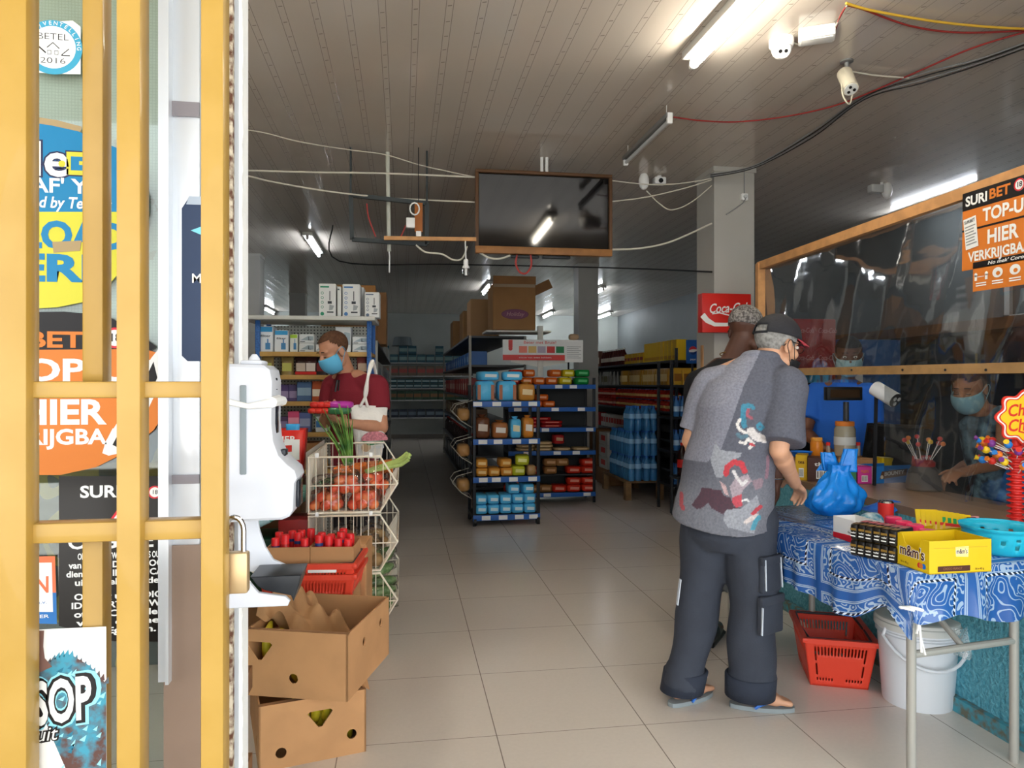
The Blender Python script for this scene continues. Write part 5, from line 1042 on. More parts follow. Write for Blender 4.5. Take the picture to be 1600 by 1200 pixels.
# white boxes with red fruit print on a crate, and blue water packs on a pallet
q = atH(984, 762, 0); cr_t = thing('crate_stand', 'brown crate standing under the white boxes by the right shelf row', 'crate', (2.86, 9.55, 0)); MB().rbox((0, 0, .11), (.34, .5, .22), .006).build('crate_body', K['kraft2'], cr_t)
for k in range(3): t = thing('fruit_box', ('bottom', 'middle', 'top')[k]+' white red-print box in the stack of three by the right shelf', 'box', (2.86, 9.5, .22+.165*k)); MB().rbox((0, 0, .08), (.32, .42, .158), .004).build('box_body', cm('c8c6c0'), t); mb = MB(); rect(mb, plane_M((.06, -.2106, .075), (1, 0, 0), (0, 0, 1)), -.06, -.04, .07, .035, 0); rect(mb, plane_M((-.1606, 0, .08), (0, -1, 0), (0, 0, 1)), -.1, -.03, .1, .04, 0); mb.build('print', [K['lred']], t, smooth=0)
t = carton_box('open brown carton on top of the right shelf crate stack', 2.72, 3.0, 9.9, 10.3, .0, .72, K['kraft2'])
pal2 = thing('pallet_table', 'low wooden stand carrying the blue water packs', 'stand', (2.62, 8.35, 0)); MB().rbox((.2, .28, .215), (.46, 1.0, .03), .004).build('deck', mat('pallet_wood', '8a6a48', .8, noise=(12, .25)), pal2)
for x, y in ((0, -.18), (.4, -.18), (0, .74), (.4, .74)): MB().rbox((x, y, .1), (.07, .09, .2), .004).build('leg', mat('pallet_wood', '8a6a48', .8, noise=(12, .25)), pal2)
wblu = mat('water_blue', '4f9ad8', .12, trans=.4); wcap = cm('2a6ab8')
def water_pack(label, loc_, group):
    t = thing('water_pack', label, 'water pack', loc_, 0, group)
    me = MB().lathe([(.036, 0), (.041, .01), (.041, .12), (.038, .13), (.041, .14), (.041, .21), (.016, .26), (.014, .275)], 12).mesh('bottle', wblu, 30); ml = MB().lathe([(.017, .268), (.017, .292), (0, .292)], 10).mesh('cap', wcap, 30); mlab = MB().lathe([(.0415, .145), (.0415, .20)], 12).mesh('label_band', cm('8fc0e4'), 30)
    for i in range(2):
        for j in range(3): b_ = link('bottle', me, t, (-.042+.084*i, -.084+.084*j, 0)); link('cap', ml, b_); link('label_band', mlab, b_)
    return t
wp0 = water_pack('shrink-wrapped pack of blue water bottles stacked on the low wooden stand', (2.69, 8.2, .232), 'water packs on the wooden stand')
for k in range(1, 10):
    i, j, l = k % 2, (k//2) % 2, k//4
    if l == 2 and j: continue
    dup(wp0, (2.69+.19*i, 8.2+.29*j, .232+.294*l))
dup(wp0, (2.69, 8.78, .232)); dup(wp0, (2.88, 8.78, .232)); dup(wp0, (2.69, 8.78, .526)); dup(wp0, (2.88, 8.78, .526))
# end rack facing the doorway with water and cola, pepsi sign
er = unit('end_rack', 'narrow dark end rack of water bottles facing the doorway', (2.80, 7.25, 0), 0, .62, .42, (1.36, 1.02, .66, .3), 1.62, K['dark'], K['dark'], None, None, 0, 'rack')
pr = P_bottle('water_bottle', 'small blue water bottle on the end rack', 'bottle', .033, .22, '4a8ad0', '2a5aa8', 'blue water bottles on the end rack', 'a8cbe8', clear=True)
for z in (1.022, .662, .302): fill(pr, er, rowp(.04, .58, 7, .05, z)+rowp(.04, .58, 7, .13, z))
fill(P_pouch('chips_pouch', 'gold chips pouch on the top level of the end rack', 'pouch', .11, .05, .18, 'c89a2a', '8a5a1e', 'gold pouches on the end rack'), er, rowp(.04, .58, 5, .04, 1.362))
t = P_bottle('cola_bottle', 'big cola bottle with a red label standing before the end rack', 'bottle', .055, .34, '2a1512', 'c8241e', None, 'c8241e'); t.location = (2.87, 7.10, .42); stt = thing('bottle_stool', 'low dark stool under the cola bottle', 'stool', (2.87, 7.10, 0)); MB().rbox((0, 0, .405), (.2, .2, .03), .004).build('seat', K['dark'], stt)
for x in (-.08, .08):
    for y in (-.08, .08): MB().cyl((x, y, 0), (x, y, .4), .012, 8).build('leg', K['dark'], stt)
a, b_, c_ = W(1072, 568, 7.62), W(1094, 568, 7.62), W(1072, 531, 7.62); t = thing('pepsi_sign', 'small blue sign with a red white and blue globe above the end rack', 'sign', a, 0)
w_, h_ = (b_-a).length, c_.z-a.z; MB().rbox((w_/2, 0, h_/2), (w_, .01, h_), .002).build('board', cm('1a5aa8'), t); mb = MB(); Mp = plane_M((w_/2, -.006, h_*.55), (1, 0, 0), (0, 0, 1)); r = w_*.3; disc(mb, Mp, (0, 0), r, 1, 24); poly(mb, Mp, [(r*math.cos(x), r*math.sin(x)) for x in [.3+k*(PI-.35)/10 for k in range(11)]]+[(-r*.2, r*.3)], 0, .0005); poly(mb, Mp, [(r*math.cos(x), r*math.sin(x)) for x in [PI+.4+k*(PI-.5)/10 for k in range(11)]]+[(r*.1, -r*.4)], 2, .0005); txt(mb, 'pepsi', plane_M((w_/2, -.006, h_*.18), (1, 0, 0), (0, 0, 1)), h_*.12, 1); mb.build('print', [cm('d8343a'), K['paper'], cm('143a7a')], t, smooth=0); MB().bar((w_/2, .012, .01), (w_/2, .012, 1.362-a.z), .018).build('stem', K['dark'], t)
# timber post and cola sign by the first pillar
t = tag(MB().rbox((W(1101, 0, 6.1).x, W(1101, 0, 6.1).y, .85), (.055, .055, 1.7), .004).build('timber_post', K['wood']), 'upright pine post under the red cola sign', 'post')
a, b_, c_ = atY(1097, 519, 5.42), atY(1173, 519, 5.42), atY(1097, 458, 5.42); t = thing('cola_sign', 'red Coca-Cola sign with a white wave on the first pillar', 'sign', a, 0); w_, h_ = (b_-a).length, c_.z-a.z
MB().rbox((w_/2, .04, h_/2), (w_, .09, h_), .003).build('board', mat('cola_red', 'd0261e', .4), t); mb = MB(); Mp = plane_M((0, -.006, 0), (1, 0, 0), (0, 0, 1)); txt(mb, 'Coca-Cola', Mp @ Matrix.Translation((w_*.55, h_*.62, 0)) @ Matrix.Rotation(.05, 4, 'Z'), h_*.34, 0, .015, .35, fit=w_*.84, lift=.0005)
stroke(mb, Mp, [(0, h_*.44), (w_*.1, h_*.30), (w_*.25, h_*.20), (w_*.5, h_*.2), (w_*.75, h_*.3), (w_, h_*.5)], [h_*.16, h_*.14, h_*.1, h_*.09, h_*.1, h_*.14], 0, .0006); stroke(mb, Mp, [(w_*.2, h_*.47), (w_*.35, h_*.5), (w_*.55, h_*.44)], h_*.03, 0, .0007); mb.build('print', [K['paper']], t, smooth=0)
MB().bar((w_*.75, .09, h_*.5), (w_*.75, .135, h_*.5), .1).build('fixing', K['dark'], t)
# ================ fridges behind the counter
rf = thing('cola_fridge', 'tall red drinks fridge behind the far end of the screen', 'fridge', (2.95, 5.6, 0)); MB().rbox((.34, .3, .96), (.68, .6, 1.92), .01).build('fridge_body', mat('fridge_red', 'a8201e', .35), rf); MB().box((.34, -.005, .80), (.56, .012, 1.3)).build('door_glass', mat('fridge_glass', '1a1a1e', .1), rf)
mb = MB(); Mp = plane_M((.34, -.003, 1.72), (1, 0, 0), (0, 0, 1))
for x in (-.2, .05, .26):
    for y in (-.13, .1): txt(mb, 'Coca-Cola', Mp @ Matrix.Translation((x, y, 0)), .06, 0, .01, .3, fit=.17)
mb.build('print', [cm('d8a0a0')], rf, smooth=0)
wf_ = thing('water_fridge', 'blue water fridge with a white bottle picture behind the cashier', 'fridge', (3.75, 5.75, 0)); MB().rbox((.3, .3, .88), (.6, .6, 1.76), .01).build('fridge_body', cm('1f5a9a'), wf_); mb = MB(); Mp = plane_M((.16, -.003, 1.45), (1, 0, 0), (0, 0, 1)); disc(mb, Mp, (.02, 0), .17, 1, 30); poly(mb, Mp, [(-.01, -.12), (.07, -.12), (.07, .05), (.045, .1), (.04, .15), (.02, .15), (.015, .1), (-.01, .05)], 0, .001); poly(mb, Mp, [(-.09, -.12), (-.03, -.12), (-.03, -.0), (-.05, .05), (-.07, .05), (-.09, .0)], 0, .001); mb.build('print', [K['paper'], cm('164a86')], wf_, smooth=0)
fk = mat('cooler_black', '1b1c1e', .4); fglass = clear_mat('cooler_glass', 'dfe6e6', .15, .04); FX = 4.75; FW = 1.08
bproto = [P_bottle('drink_bottle', 'green drink bottle in the coolers behind the counter', 'bottle', .036, .25, '3a7a2a', 'd8c82a', 'green bottles in the coolers', 'c8b83a', parts=False), P_bottle('drink_bottle', 'orange drink bottle in the coolers behind the counter', 'bottle', .036, .25, 'c8641e', 'd84a1e', 'orange bottles in the coolers', 'e0a03a', parts=False), P_bottle('drink_bottle', 'red drink bottle in the coolers behind the counter', 'bottle', .036, .25, '9a2420', 'e8e0d8', 'red bottles in the coolers', 'c8a09a', parts=False), P_bottle('drink_bottle', 'yellow drink bottle in the coolers behind the counter', 'bottle', .036, .25, 'c8a82a', '2a6a2a', 'yellow bottles in the coolers', 'e8d88a', parts=False)]
ytub = P_box('yellow_tub', 'bright yellow tub on the top level of the coolers', 'tub', .13, .13, .11, 'f0c81e', None, 'yellow tubs in the coolers', parts=False)
for u in range(4):
    y1 = 3.15+FW*(u+1); cf = thing('drink_cooler', ('nearest black drink cooler on the right wall, by the seated woman', 'second black drink cooler on the right wall', 'third black drink cooler on the right wall', 'furthest black drink cooler on the right wall, by the water fridge')[u], 'cooler', (FX, y1, 0), -PI/2)
    mb = MB(); mb.box((FW/2, .6, .95), (FW-.01, .04, 1.9)); mb.box((.02, .3, .95), (.03, .6, 1.9)); mb.box((FW-.02, .3, .95), (.03, .6, 1.9)); mb.box((FW/2, .3, 1.87), (FW-.01, .6, .06)); mb.box((FW/2, .3, .08), (FW-.01, .6, .16)); mb.build('cabinet', fk, cf)
    MB().box((FW/2, -.03, 1.86), (FW-.01, .03, .09)).build('header_panel', mat('header_brown', '6a4a34', .5), cf)
    d_ = MB().box((FW/2, -.012, .98), (FW-.1, .008, 1.6)).build('door_glass', fglass, cf); MB().cyl((.09, -.04, .7), (.09, -.04, 1.2), .01, 8).build('handle', K['chrome'], d_)
    MB().box((.045, .02, .98), (.02, .02, 1.55)).build('light_strip', mat('cooler_light', 'fff0c8', .5, emit=('fff0c8', 2.0)), cf)
    for z in (.5, .85, 1.2, 1.52): MB().box((FW/2, .28, z-.01), (FW-.08, .5, .015)).build('shelf_board', K['steel'], cf)
    for zi, z in enumerate((.5, .85, 1.2)):
        fill(bproto[(u+zi) % 4], cf, rowp(.1, .55, 4, .1, z)); fill(bproto[(u+zi+1) % 4], cf, rowp(.55, .98, 4, .1, z))
    fill(ytub, cf, [(.25, .08, 1.523), (.42, .08, 1.523), (.8, .08, 1.523)][:2 if u % 2 else 3])
# ================================================================ LEFT FRONT: BANANA BOXES, BASKETS, WIRE STACK, PURIFIER SHELF
def holed(w, h, holes, t=.006):
    """flat board in the xz plane (x 0..w, z 0..h) with holes; thickness towards +y"""
    cu = bpy.data.curves.new('h', 'CURVE'); cu.dimensions = '2D'; cu.fill_mode = 'BOTH'; cu.extrude = t/2
    for pts in [[(0, 0), (w, 0), (w, h), (0, h)]]+holes:
        s = cu.splines.new('POLY'); s.points.add(len(pts)-1)
        for p, q in zip(s.points, pts): p.co = (q[0], q[1], 0, 1)
        s.use_cyclic_u = True
    o = bpy.data.objects.new('h', cu); me = o.to_mesh(); vs = [Vector((v.co.x, t/2-v.co.z, v.co.y)) for v in me.vertices]; fs = [tuple(p.vertices) for p in me.polygons]
    o.to_mesh_clear(); bpy.data.objects.remove(o); bpy.data.curves.remove(cu); return vs, fs
circ = lambda x, y, r: [(x+r*math.cos(2*PI*k/20), y+r*math.sin(2*PI*k/20)) for k in range(20)]
def tri(x, y, s):
    b_ = [Vector((x-s, y+s*.45)), Vector((x-s*.8, y+s*.62)), Vector((x+s*.8, y+s*.62)), Vector((x+s, y+s*.45)), Vector((x+s*.15, y-s*.7)), Vector((x-s*.15, y-s*.7))]
    return [(p.x, p.y) for p in b_]
def banana_box(label, A, B, C, h, hA, hB, zbase):
    """A = near shared corner, B = end of face one, C = end of face two (world xy)"""
    A, B, C = Vector(A), Vector(B), Vector(C); d1 = (B-A); w1 = d1.length; d1.normalize(); d2 = Vector((-d1.y, d1.x, 0)) if (C-A).dot(Vector((-d1.y, d1.x, 0))) > 0 else Vector((d1.y, -d1.x, 0)); w2 = abs((C-A).dot(d2))
    t = thing('banana_box', label, 'box', (A.x, A.y, zbase), 0); loc_ = lambda a, b_, z: d1*a+d2*b_+Vector((0, 0, z))
    for nm, u, v, w, off, hl in (('wall_panel', d1, d2, w1, 0, hA), ('wall_panel', d2, d1, w2, 0, hB), ('wall_panel', d1, d2, w1, w2, []), ('wall_panel', d2, d1, w2, w1, [tri(w2*.45, h*.62, .045)])):
        vs, fs = holed(w, h, hl); MB().add([u*p.x+v*(off+(p.y if off == 0 else -p.y))+Vector((0, 0, p.z)) for p in vs], fs).build(nm, mat('banana_kraft', 'bf8f62', .85, noise=(7, .1)), t, smooth=0, fix=True)
    mb = MB(); mb.add([loc_(0, 0, .004), loc_(w1, 0, .004), loc_(w1, w2, .004), loc_(0, w2, .004)], [(0, 1, 2, 3)]); mb.build('floor_panel', K['kin'], t, smooth=0)
    mb = MB(); mb.bar(loc_(.0, .012, h-.003), loc_(w1, .012, h-.003), .022, .006); mb.build('rim_fold', K['kin'], t); return t, loc_, w1, w2
ban_m = mat('banana_yellow', 'f0d030', .5, noise=(18, .25), c2='c9b82c'); ban_t = mat('banana_tip', '4a3a22', .7)
def banana(label, p, rz, tilt=.3, group=None):
    t = thing('banana', label, 'banana', p, rz, group); t.rotation_euler = (0, PI/2*.92, rz); pts = [Vector((.10*math.sin(a), 0, .10*(1-math.cos(a))*1.3)) for a in [(-.95+1.9*k/10) for k in range(11)]]
    MB().tube(pts, [.006, .013, .0165, .018, .0185, .0185, .0185, .018, .016, .012, .005], 9).build('fruit', ban_m, t, smooth=180); MB().tube([pts[-1], pts[-1]+Vector((.008, 0, .018))], .0045, 6).build('stem', ban_t, t)
# lower box
A0 = atH(404, 1208, 0); B0 = atH(572, 1174, 0); d = (B0-A0); C0 = A0+Vector((-d.y, d.x, 0)).normalized()*.5
lb, lo, w1, w2 = banana_box('banana box standing on the floor, under the tilted one', A0, B0, C0, .232, [tri(.56*d.length, .155, .045), circ(.86*d.length, .075, .018), circ(.2*d.length, .055, .019)], [circ(.12, .06, .018)], .0)
for k, (a, b_, z, r) in enumerate(((.44, .045, .15, 1.2), (.55, .05, .15, 1.4), (.66, .045, .15, 1.7), (.86, .045, .075, .6), (.35, .12, .10, 1.0), (.6, .14, .1, 1.3))): banana('banana behind the cut-out of the lower banana box', A0+lo(a*w1, .07+b_*.3, z), math.atan2(d.y, d.x)+PI/2+(r-1.3)*.5, 1.2, 'bananas in the lower box')
MB().add([lo(w1-.01, .03, .232), lo(w1+.02, .03, .215), lo(w1+.03, .20, .26), lo(w1-.01, .20, .30)], [(0, 1, 2, 3)]).build('loose_flap', K['kraft'], lb, smooth=0)
# upper, turned box
A1, B1, C1 = atH(543, 1097, .238), atH(384, 1086, .238), atH(601, 1021, .238)
ub, uo, u1, u2 = banana_box('open banana box lying askew on top of the lower one', A1, B1, C1, .24, [circ(u*1.0, .07, .018) for u in (.205,)]+[tri(.335, .165, .05)], [circ(.17, .155, .017), circ(.36, .165, .017)], .238)
for k, (a, b_, z, r) in enumerate(((.30, .04, .13, 1.3), (.35, .045, .14, 1.5), (.40, .045, .13, 1.8), (.21, .045, .05, .8), (.25, .12, .06, .2))): banana('banana behind the cut-out of the upper banana box', A1+uo(a, .07+b_*.3, z), math.atan2((B1-A1).y, (B1-A1).x)-PI/2+(r-1.3)*.5, 1.3, 'bananas in the upper box')
t = thing('packing_paper', 'crumpled brown packing paper inside the upper banana box', 'paper', A1+uo(.22, .2, .0)); random.seed(2)
ph = [random.uniform(0, 6) for _ in range(6)]
MB().grid(30, 22, lambda i, j: uo(.12+.26*i-.22, .06+.32*j-.2, .10+.13*i**.7+.03*math.sin(i*14+ph[0]+j*5)+.025*math.sin(j*17+ph[1]-i*6)+.03*math.sin(i*5+j*8+ph[2])+.08*math.exp(-((i-.8)**2)*12))).build('paper_sheet', mat('kraft_paper', 'a87e55', .8, noise=(8, .2)), t, smooth=25)
# crate + nested red baskets
def crate(label, c, sz, m_, rz=0, nm='carton', cat='carton'):
    t = thing(nm, label, cat, (c[0], c[1], c[2]), rz); MB().rbox((0, 0, sz[2]/2), sz, .005, seg=1).build('box_body', m_, t); return t
pc = W(492, 900, 3.2); crate('plain carton under the nested red shopping baskets', (pc.x, pc.y, 0), (.40, .26, .33), K['kraft2'], -.1)
basket('lower of two nested red shopping baskets beside the banana boxes', (pc.x, pc.y, .332), PI/2-.1, handle=False); basket('upper of two nested red shopping baskets beside the banana boxes', (pc.x, pc.y, .377), PI/2-.1, handle=True)
p0 = W(450, 905, 3.12); MB().rbox((.065, -.156, .20), (.12, .004, .018), .001).build('label_strip', K['paper'], bpy.data.objects['shopping_basket.002']); bpy.data.objects['label_strip'].rotation_euler = (0, 0, -PI/2); bpy.data.objects['label_strip'].location = (0, 0, 0)
# ketchup trays
kc = W(505, 900, 3.44); crate('tall carton standing behind the trays of red-capped bottles', (kc.x, kc.y, 0), (.44, .2, .62), K['kraft'], -.1)
kr = mat('ketchup_red', 'b81e1e', .3); kcap = mat('ketchup_cap', 'd8262a', .35); kl = mat('ketchup_label', '2a3f7a', .4)
random.seed(9)
for s_, lab in ((-1, 'left'), (1, 'right')):
    c_ = Vector((pc.x+s_*.0935, pc.y-s_*.0094, .383)); t = thing('bottle_tray', lab+' kraft tray of red-capped bottles in the upper red basket', 'tray', c_, -.1); w, d_, h = .182, .19, .28
    for (x, y, sx, sy) in ((0, -d_/2, w, .004), (0, d_/2, w, .004), (-w/2, 0, .004, d_), (w/2, 0, .004, d_)): MB().box((x, y, h/2), (sx, sy, h)).build('wall_panel', K['kraft'], t, smooth=0)
    for i in range(4):
        for j in range(3):
            if random.random() < .12: continue
            bt = thing('ketchup_bottle', 'red-capped sauce bottle in the '+lab+' kraft tray', 'bottle', c_+Matrix.Rotation(-.1, 3, 'Z') @ Vector((-.063+.042*i, -.06+.06*j, .158)), 0, 'sauce bottles in the '+lab+' tray'); hh = random.uniform(-.015, .012)
            MB().lathe([(.018, 0), (.0195, .01), (.0195, .10+hh), (.015, .125+hh)], 12).build('bottle_body', kr, bt); MB().lathe([(.0175, .122+hh), (.0175, .158+hh), (.015, .162+hh), (0, .162+hh)], 14).build('cap', kcap, bt)
            if (i+j) % 3 == 0: MB().lathe([(.0183, .115+hh), (.0183, .128+hh)], 12).build('neck_label', kl, bt)
# beer crates and water bottles behind the dispenser
hc = W(420, 870, 3.5); t = thing('beer_crate', 'dark green beer crate with white lettering behind the dispenser', 'crate', (hc.x-.2, hc.y, .36)); MB().rbox((0, .1, .13), (.44, .28, .26), .008).build('crate_body', mat('crate_green', '0f3a22', .4), t); mb = MB(); txt(mb, 'Heineken', plane_M((.06, -.041, .13), (1, 0, 0), (0, 0, 1)), .10, 0, .01, fit=.32); mb.build('print', [K['paper']], t, smooth=0)
crate('brown carton under the green beer crate', (hc.x-.2, hc.y+.1, 0), (.46, .3, .36), K['kraft2'])
t = thing('beer_crate', 'dark red box standing right of the green beer crate', 'crate', (hc.x+.11, hc.y+.12, 0)); MB().rbox((0, 0, .35), (.14, .2, .7), .006).build('crate_body', cm('8a1d1c'), t)
for k in range(3): t = P_bottle('water_bottle', 'green tinted water bottle lying across the green beer crate', 'bottle', .045, .3, '7fc4b4', '2a8a7a', 'water bottles on the beer crate', 'b8dce0', clear=True); t.location = (hc.x-.15+.06*k, hc.y+.02+.09*k, .668+.03*k); t.rotation_euler = (0, 1.15, .1)
t = P_pouch('snack_bag', 'blue and white snack bag beside the water bottles on the beer crate', 'bag', .13, .06, .15, 'c8d4e0', '2a6ac0'); t.location = (hc.x-.2, hc.y-.02, .621)
# stand and red bin
rb = W(438, 745, 3.85); crate('brown cabinet carrying the red beer bin', (rb.x-.05, rb.y+.12, 0), (.32, .3, .84), K['wood2'], nm='cabinet', cat='cabinet')
t = thing('display_bin', 'red plastic bin with white BIER lettering beside the wire baskets', 'bin', (rb.x, rb.y+.10, .841))
bm = bmesh.new(); bmesh.ops.create_cube(bm, size=1)
for v in bm.verts: k = .82 if v.co.z < 0 else 1; v.co = Vector((v.co.x*.24*k, v.co.y*.2*k, (v.co.z+.5)*.28))
bmesh.ops.delete(bm, geom=[f for f in bm.faces if f.normal.z > .9], context='FACES'); o = MB().bm(bm).build('bin_body', mat('bin_red', 'cf2a22', .35), t); solid(o, .004, -1)
mb = MB(); Mb = plane_M((0, -.0985, .2), (1, 0, 0), (0, .06, 1)); txt(mb, 'D BIER', Mb @ Matrix.Translation((.0, .03, .002)), .045, 0, .02, fit=.16, lift=.001); rect(mb, Mb, .02, -.08, .1, .03, 0, .0005); rect(mb, Mb, -.06, -.0, .04, .012, 0, .001); poly(mb, Mb, [(-.1, -.05), (.06, -.035), (.06, .0), (-.1, -.01)], 1, .0015); mb.build('print', [K['paper'], mat('bin_red', 'cf2a22', .35)], t, smooth=0)
for px, c1, c2, lab in ((-.05, 'd8c02a', '2a4a9a', 'yellow and blue pack sticking out of the red bin'), (.05, '3aa0d8', 'e8e8f0', 'pale blue pack sticking out of the red bin')): t2 = P_pouch('snack_bag', lab, 'bag', .075, .04, .12, c1, c2); t2.location = (rb.x+px, rb.y+.08, 1.03)
# ---- three tier wire basket stack
WX, WY = atY(482, 712, 3.62).x, 3.62; WLEN = .84
def wire_tier(label, z):
    t = thing('wire_basket', label, 'basket', (WX, WY, z)); wm_ = K['wire']; prof = [(0, 0), (0, .275), (.345, .275), (.43, .14), (.345, 0)]
    for y in (0, WLEN): MB().tube([Vector((x, y, zz_)) for x, zz_ in prof], .006, 8, closed=True).build('side_frame', wm_, t)
    for (x, zz_) in ((0, .275), (.43, .14), (.345, 0), (0, 0)): MB().cyl((x, 0, zz_), (x, WLEN, zz_), .005, 8).build('rail', wm_, t)
    for y in (0, WLEN):
        m_ = MB()
        for k in range(1, 12):
            x = .036*k; top = .275 if x < .345 else .275-(x-.345)/.085*.135; bot = 0 if x < .345 else (x-.345)/.085*.14
            if top-bot > .02: m_.cyl((x, y, bot), (x, y, top), .0022, 5)
        m_.cyl((0, y, .135), (.43, y, .135), .003, 6); m_.build('side_grille', wm_, t)
    m_ = MB()
    for k in range(1, 24):
        y = WLEN*k/24; m_.tube([Vector((0, y, .275)), Vector((0, y, 0)), Vector((.345, y, 0)), Vector((.43, y, .14))], .0022, 5)
    m_.build('floor_grille', wm_, t)
    for x in (.04, .30): MB().rbox((x, -.004, .285), (.018, .012, .022), .003).build('stacking_clip', K['white'], t)
    return t
wt = [wire_tier('top tier of the cream wire basket stack, holding tomatoes and carrots', .735), wire_tier('middle tier of the cream wire basket stack, holding potatoes', .445), wire_tier('bottom tier of the cream wire basket stack, holding cucumbers', .155)]
for x in (.02, .33):
    for y in (.02, WLEN-.02): MB().cyl((x, y, -.155), (x, y, 0), .008, 8).build('foot', K['wire'], wt[2])
MB().add([(-.012, 0, 0), (-.012, WLEN, 0), (-.012, WLEN, .30), (-.012, 0, .30)], [(0, 1, 2, 3)]).build('back_board', mat('board_grey', 'b8b4aa', .6), wt[0])
tm = mat('tomato_red', 'e2583f', .25, noise=(9, .3), c2='ea8a55'); tmm = MB(); superell(tmm, (0, 0, 0), (.029, .029, .025), 1, 1, n=14); tmesh = tmm.mesh('tomato', tm, 180); fb = clear_mat('bag_film_clear', 'ffffff', .1, .15, (25, .3), fres=.6)
def bag_of(label, p, mesh_, n, r, name, group, rx=.08, ry=.07, h=.12, up=0, mname='tomato', scale=(1, 1, 1), cat='bag'):
    t = thing(name, label, cat, p, random.uniform(-.3, .3), group); k = 0; L_ = [(-1, -1), (0, -1), (1, -1), (-1, 0), (0, 0), (1, 0), (-.5, -.6), (.5, -.6), (0, .3), (.6, .4), (-.6, .5)][:n]
    for i, (a, b_) in enumerate(L_): o = link(mname, mesh_, t, (a*rx*.62+random.uniform(-.006, .006), b_*ry*.62, r+(0 if i < 6 else r*1.45))); o.rotation_euler = (random.uniform(-.5, .5), random.uniform(-.5, .5), random.uniform(0, 6)); o.scale = scale
    def fn(i, j): a = 2*PI*i; q = [1.0, 1.12, 1.12, .95, .7, .35, .5][min(6, int(j*6.01))]; w = 1+.07*math.sin(a*5+j*8)+.05*math.sin(a*9-j*11); return Vector((rx*1.08*q*w*math.cos(a), ry*1.08*q*w*math.sin(a), h*1.25*j))
    MB().grid(28, 12, fn).build('bag_film', fb, t, smooth=180); return t
random.seed(4)
base = Vector((WX, WY, .735))
for k, (x, y, z) in enumerate(((.085, .085, .006), (.26, .085, .006), (.085, .26, .006), (.26, .26, .006), (.12, .45, .006), (.29, .45, .006), (.12, .62, .006), (.28, .62, .006), (.17, .10, .085), (.30, .2, .085))): bag_of('clear bag of red tomatoes in the top wire basket', base+Vector((x, y, z)), tmesh, 11, .025, 'tomato_bag', 'tomato bags in the top wire basket')
# carrots, scallions, celery on top
t = thing('carrot_bag', 'orange bag of carrots lying in the top wire basket', 'carrots', base+Vector((.15, .30, .15)), .05); om = mat('carrot_orange', 'd8702a', .4, noise=(12, .25))
for k in range(6): MB().cone((-.06+.005*k, -.06+.03*k, .02+.012*(k % 2)), (.25, -.05+.022*k, .035+.012*(k % 2)), .014, .026, 10).build('carrot', om, t)
t = thing('herb_bag', 'clear bag of green herbs lying on the tomatoes in the top wire basket', 'herbs', base+Vector((.1, .12, .125)), .1); random.seed(12)
for k in range(16): MB().tube([Vector((-.06+.008*k, random.uniform(-.05, .05), .01)), Vector((-.02+.008*k, random.uniform(-.05, .05), .03)), Vector((.04+.006*k, random.uniform(-.05, .05), .015))], .003, 5).build('herb_stalk', mat('herb_green', '4a6a38', .6), t)
superell(MB(), (.03, 0, .02), (.13, .075, .035), .7, .7).build('bag_film', fb, t, smooth=180)
t = thing('celery', 'pale green celery bunch sticking out of the top wire basket', 'celery', base+Vector((.42, .22, .20)), .3); cg = mat('celery_green', 'a8bc6a', .5, noise=(20, .25))
for k in range(7): MB().tube([Vector((-.16, -.02+.006*k, -.02)), Vector((.02, -.03+.01*k, .01+.003*k)), Vector((.055+.01*(k % 3), -.05+.017*k, .04+.012*(k % 3)))], [.009, .011, .012], 8).build('stalk', cg, t)
t = thing('scallion_bunch', 'bunch of long green scallions standing in the top wire basket', 'scallions', base+Vector((.19, .30, .12))); gm = mat('scallion_green', '3a6a2c', .45, noise=(15, .3), c2='78a04a'); random.seed(6)
for k in range(22): a = random.uniform(-.5, .05); b_ = random.uniform(-.15, .15); L_ = random.uniform(.28, .42); MB().tube([Vector((random.uniform(-.02, .02), random.uniform(-.02, .02), 0)), Vector((a*L_*.5, b_*L_*.5, L_*.55)), Vector((a*L_*1.15, b_*L_, L_))], [.005, .0045, .0018], 6).build('leaf_stalk', gm, t)
# potatoes
pm_ = mat('potato_brown', 'a8865a', .7, noise=(14, .25)); pmm = MB(); superell(pmm, (0, 0, 0), (.042, .033, .03), 1, 1, n=12); pme = pmm.mesh('potato', pm_, 180); base2 = Vector((WX, WY, .445))
for (x, y, z) in ((.09, .09, .006), (.27, .09, .006), (.09, .27, .006), (.27, .27, .006), (.14, .5, .006), (.29, .5, .006)): bag_of('clear bag of brown potatoes in the middle wire basket', base2+Vector((x, y, z)), pme, 9, .03, 'potato_bag', 'potato bags in the middle wire basket', mname='potato')
# cucumbers sticking out at the aisle side
um = mat('cucumber_green', '8fa070', .4, noise=(25, .4), c2='4f6a3c'); base3 = Vector((WX, WY, .155)); random.seed(8)
for k, (y, z, a) in enumerate(((.08, .05, .05), (.2, .06, .12), (.34, .07, .0), (.1, .11, .25), (.25, .12, .2), (.1, .2, .35), (.22, .23, .45), (.14, .275, .3))):
    c_ = base3+Vector((.26, y+.03, z+.02)); t = thing('cucumber', 'film-wrapped cucumber in the bottom wire basket', 'cucumber', c_, a, 'cucumbers in the bottom wire basket'); t.rotation_euler = (0, -.12-.18*(k > 4), a)
    MB().tube([Vector((-.15, 0, 0)), Vector((-.12, 0, 0)), Vector((0, .005, .006)), Vector((.13, 0, 0)), Vector((.165, 0, 0))], [.012, .026, .03, .027, .012], 12).build('fruit', um, t, smooth=180); MB().tube([Vector((-.16, 0, 0)), Vector((.0, .005, .007)), Vector((.175, 0, 0))], [.02, .036, .02], 10).build('film_wrap', fb, t, smooth=180)
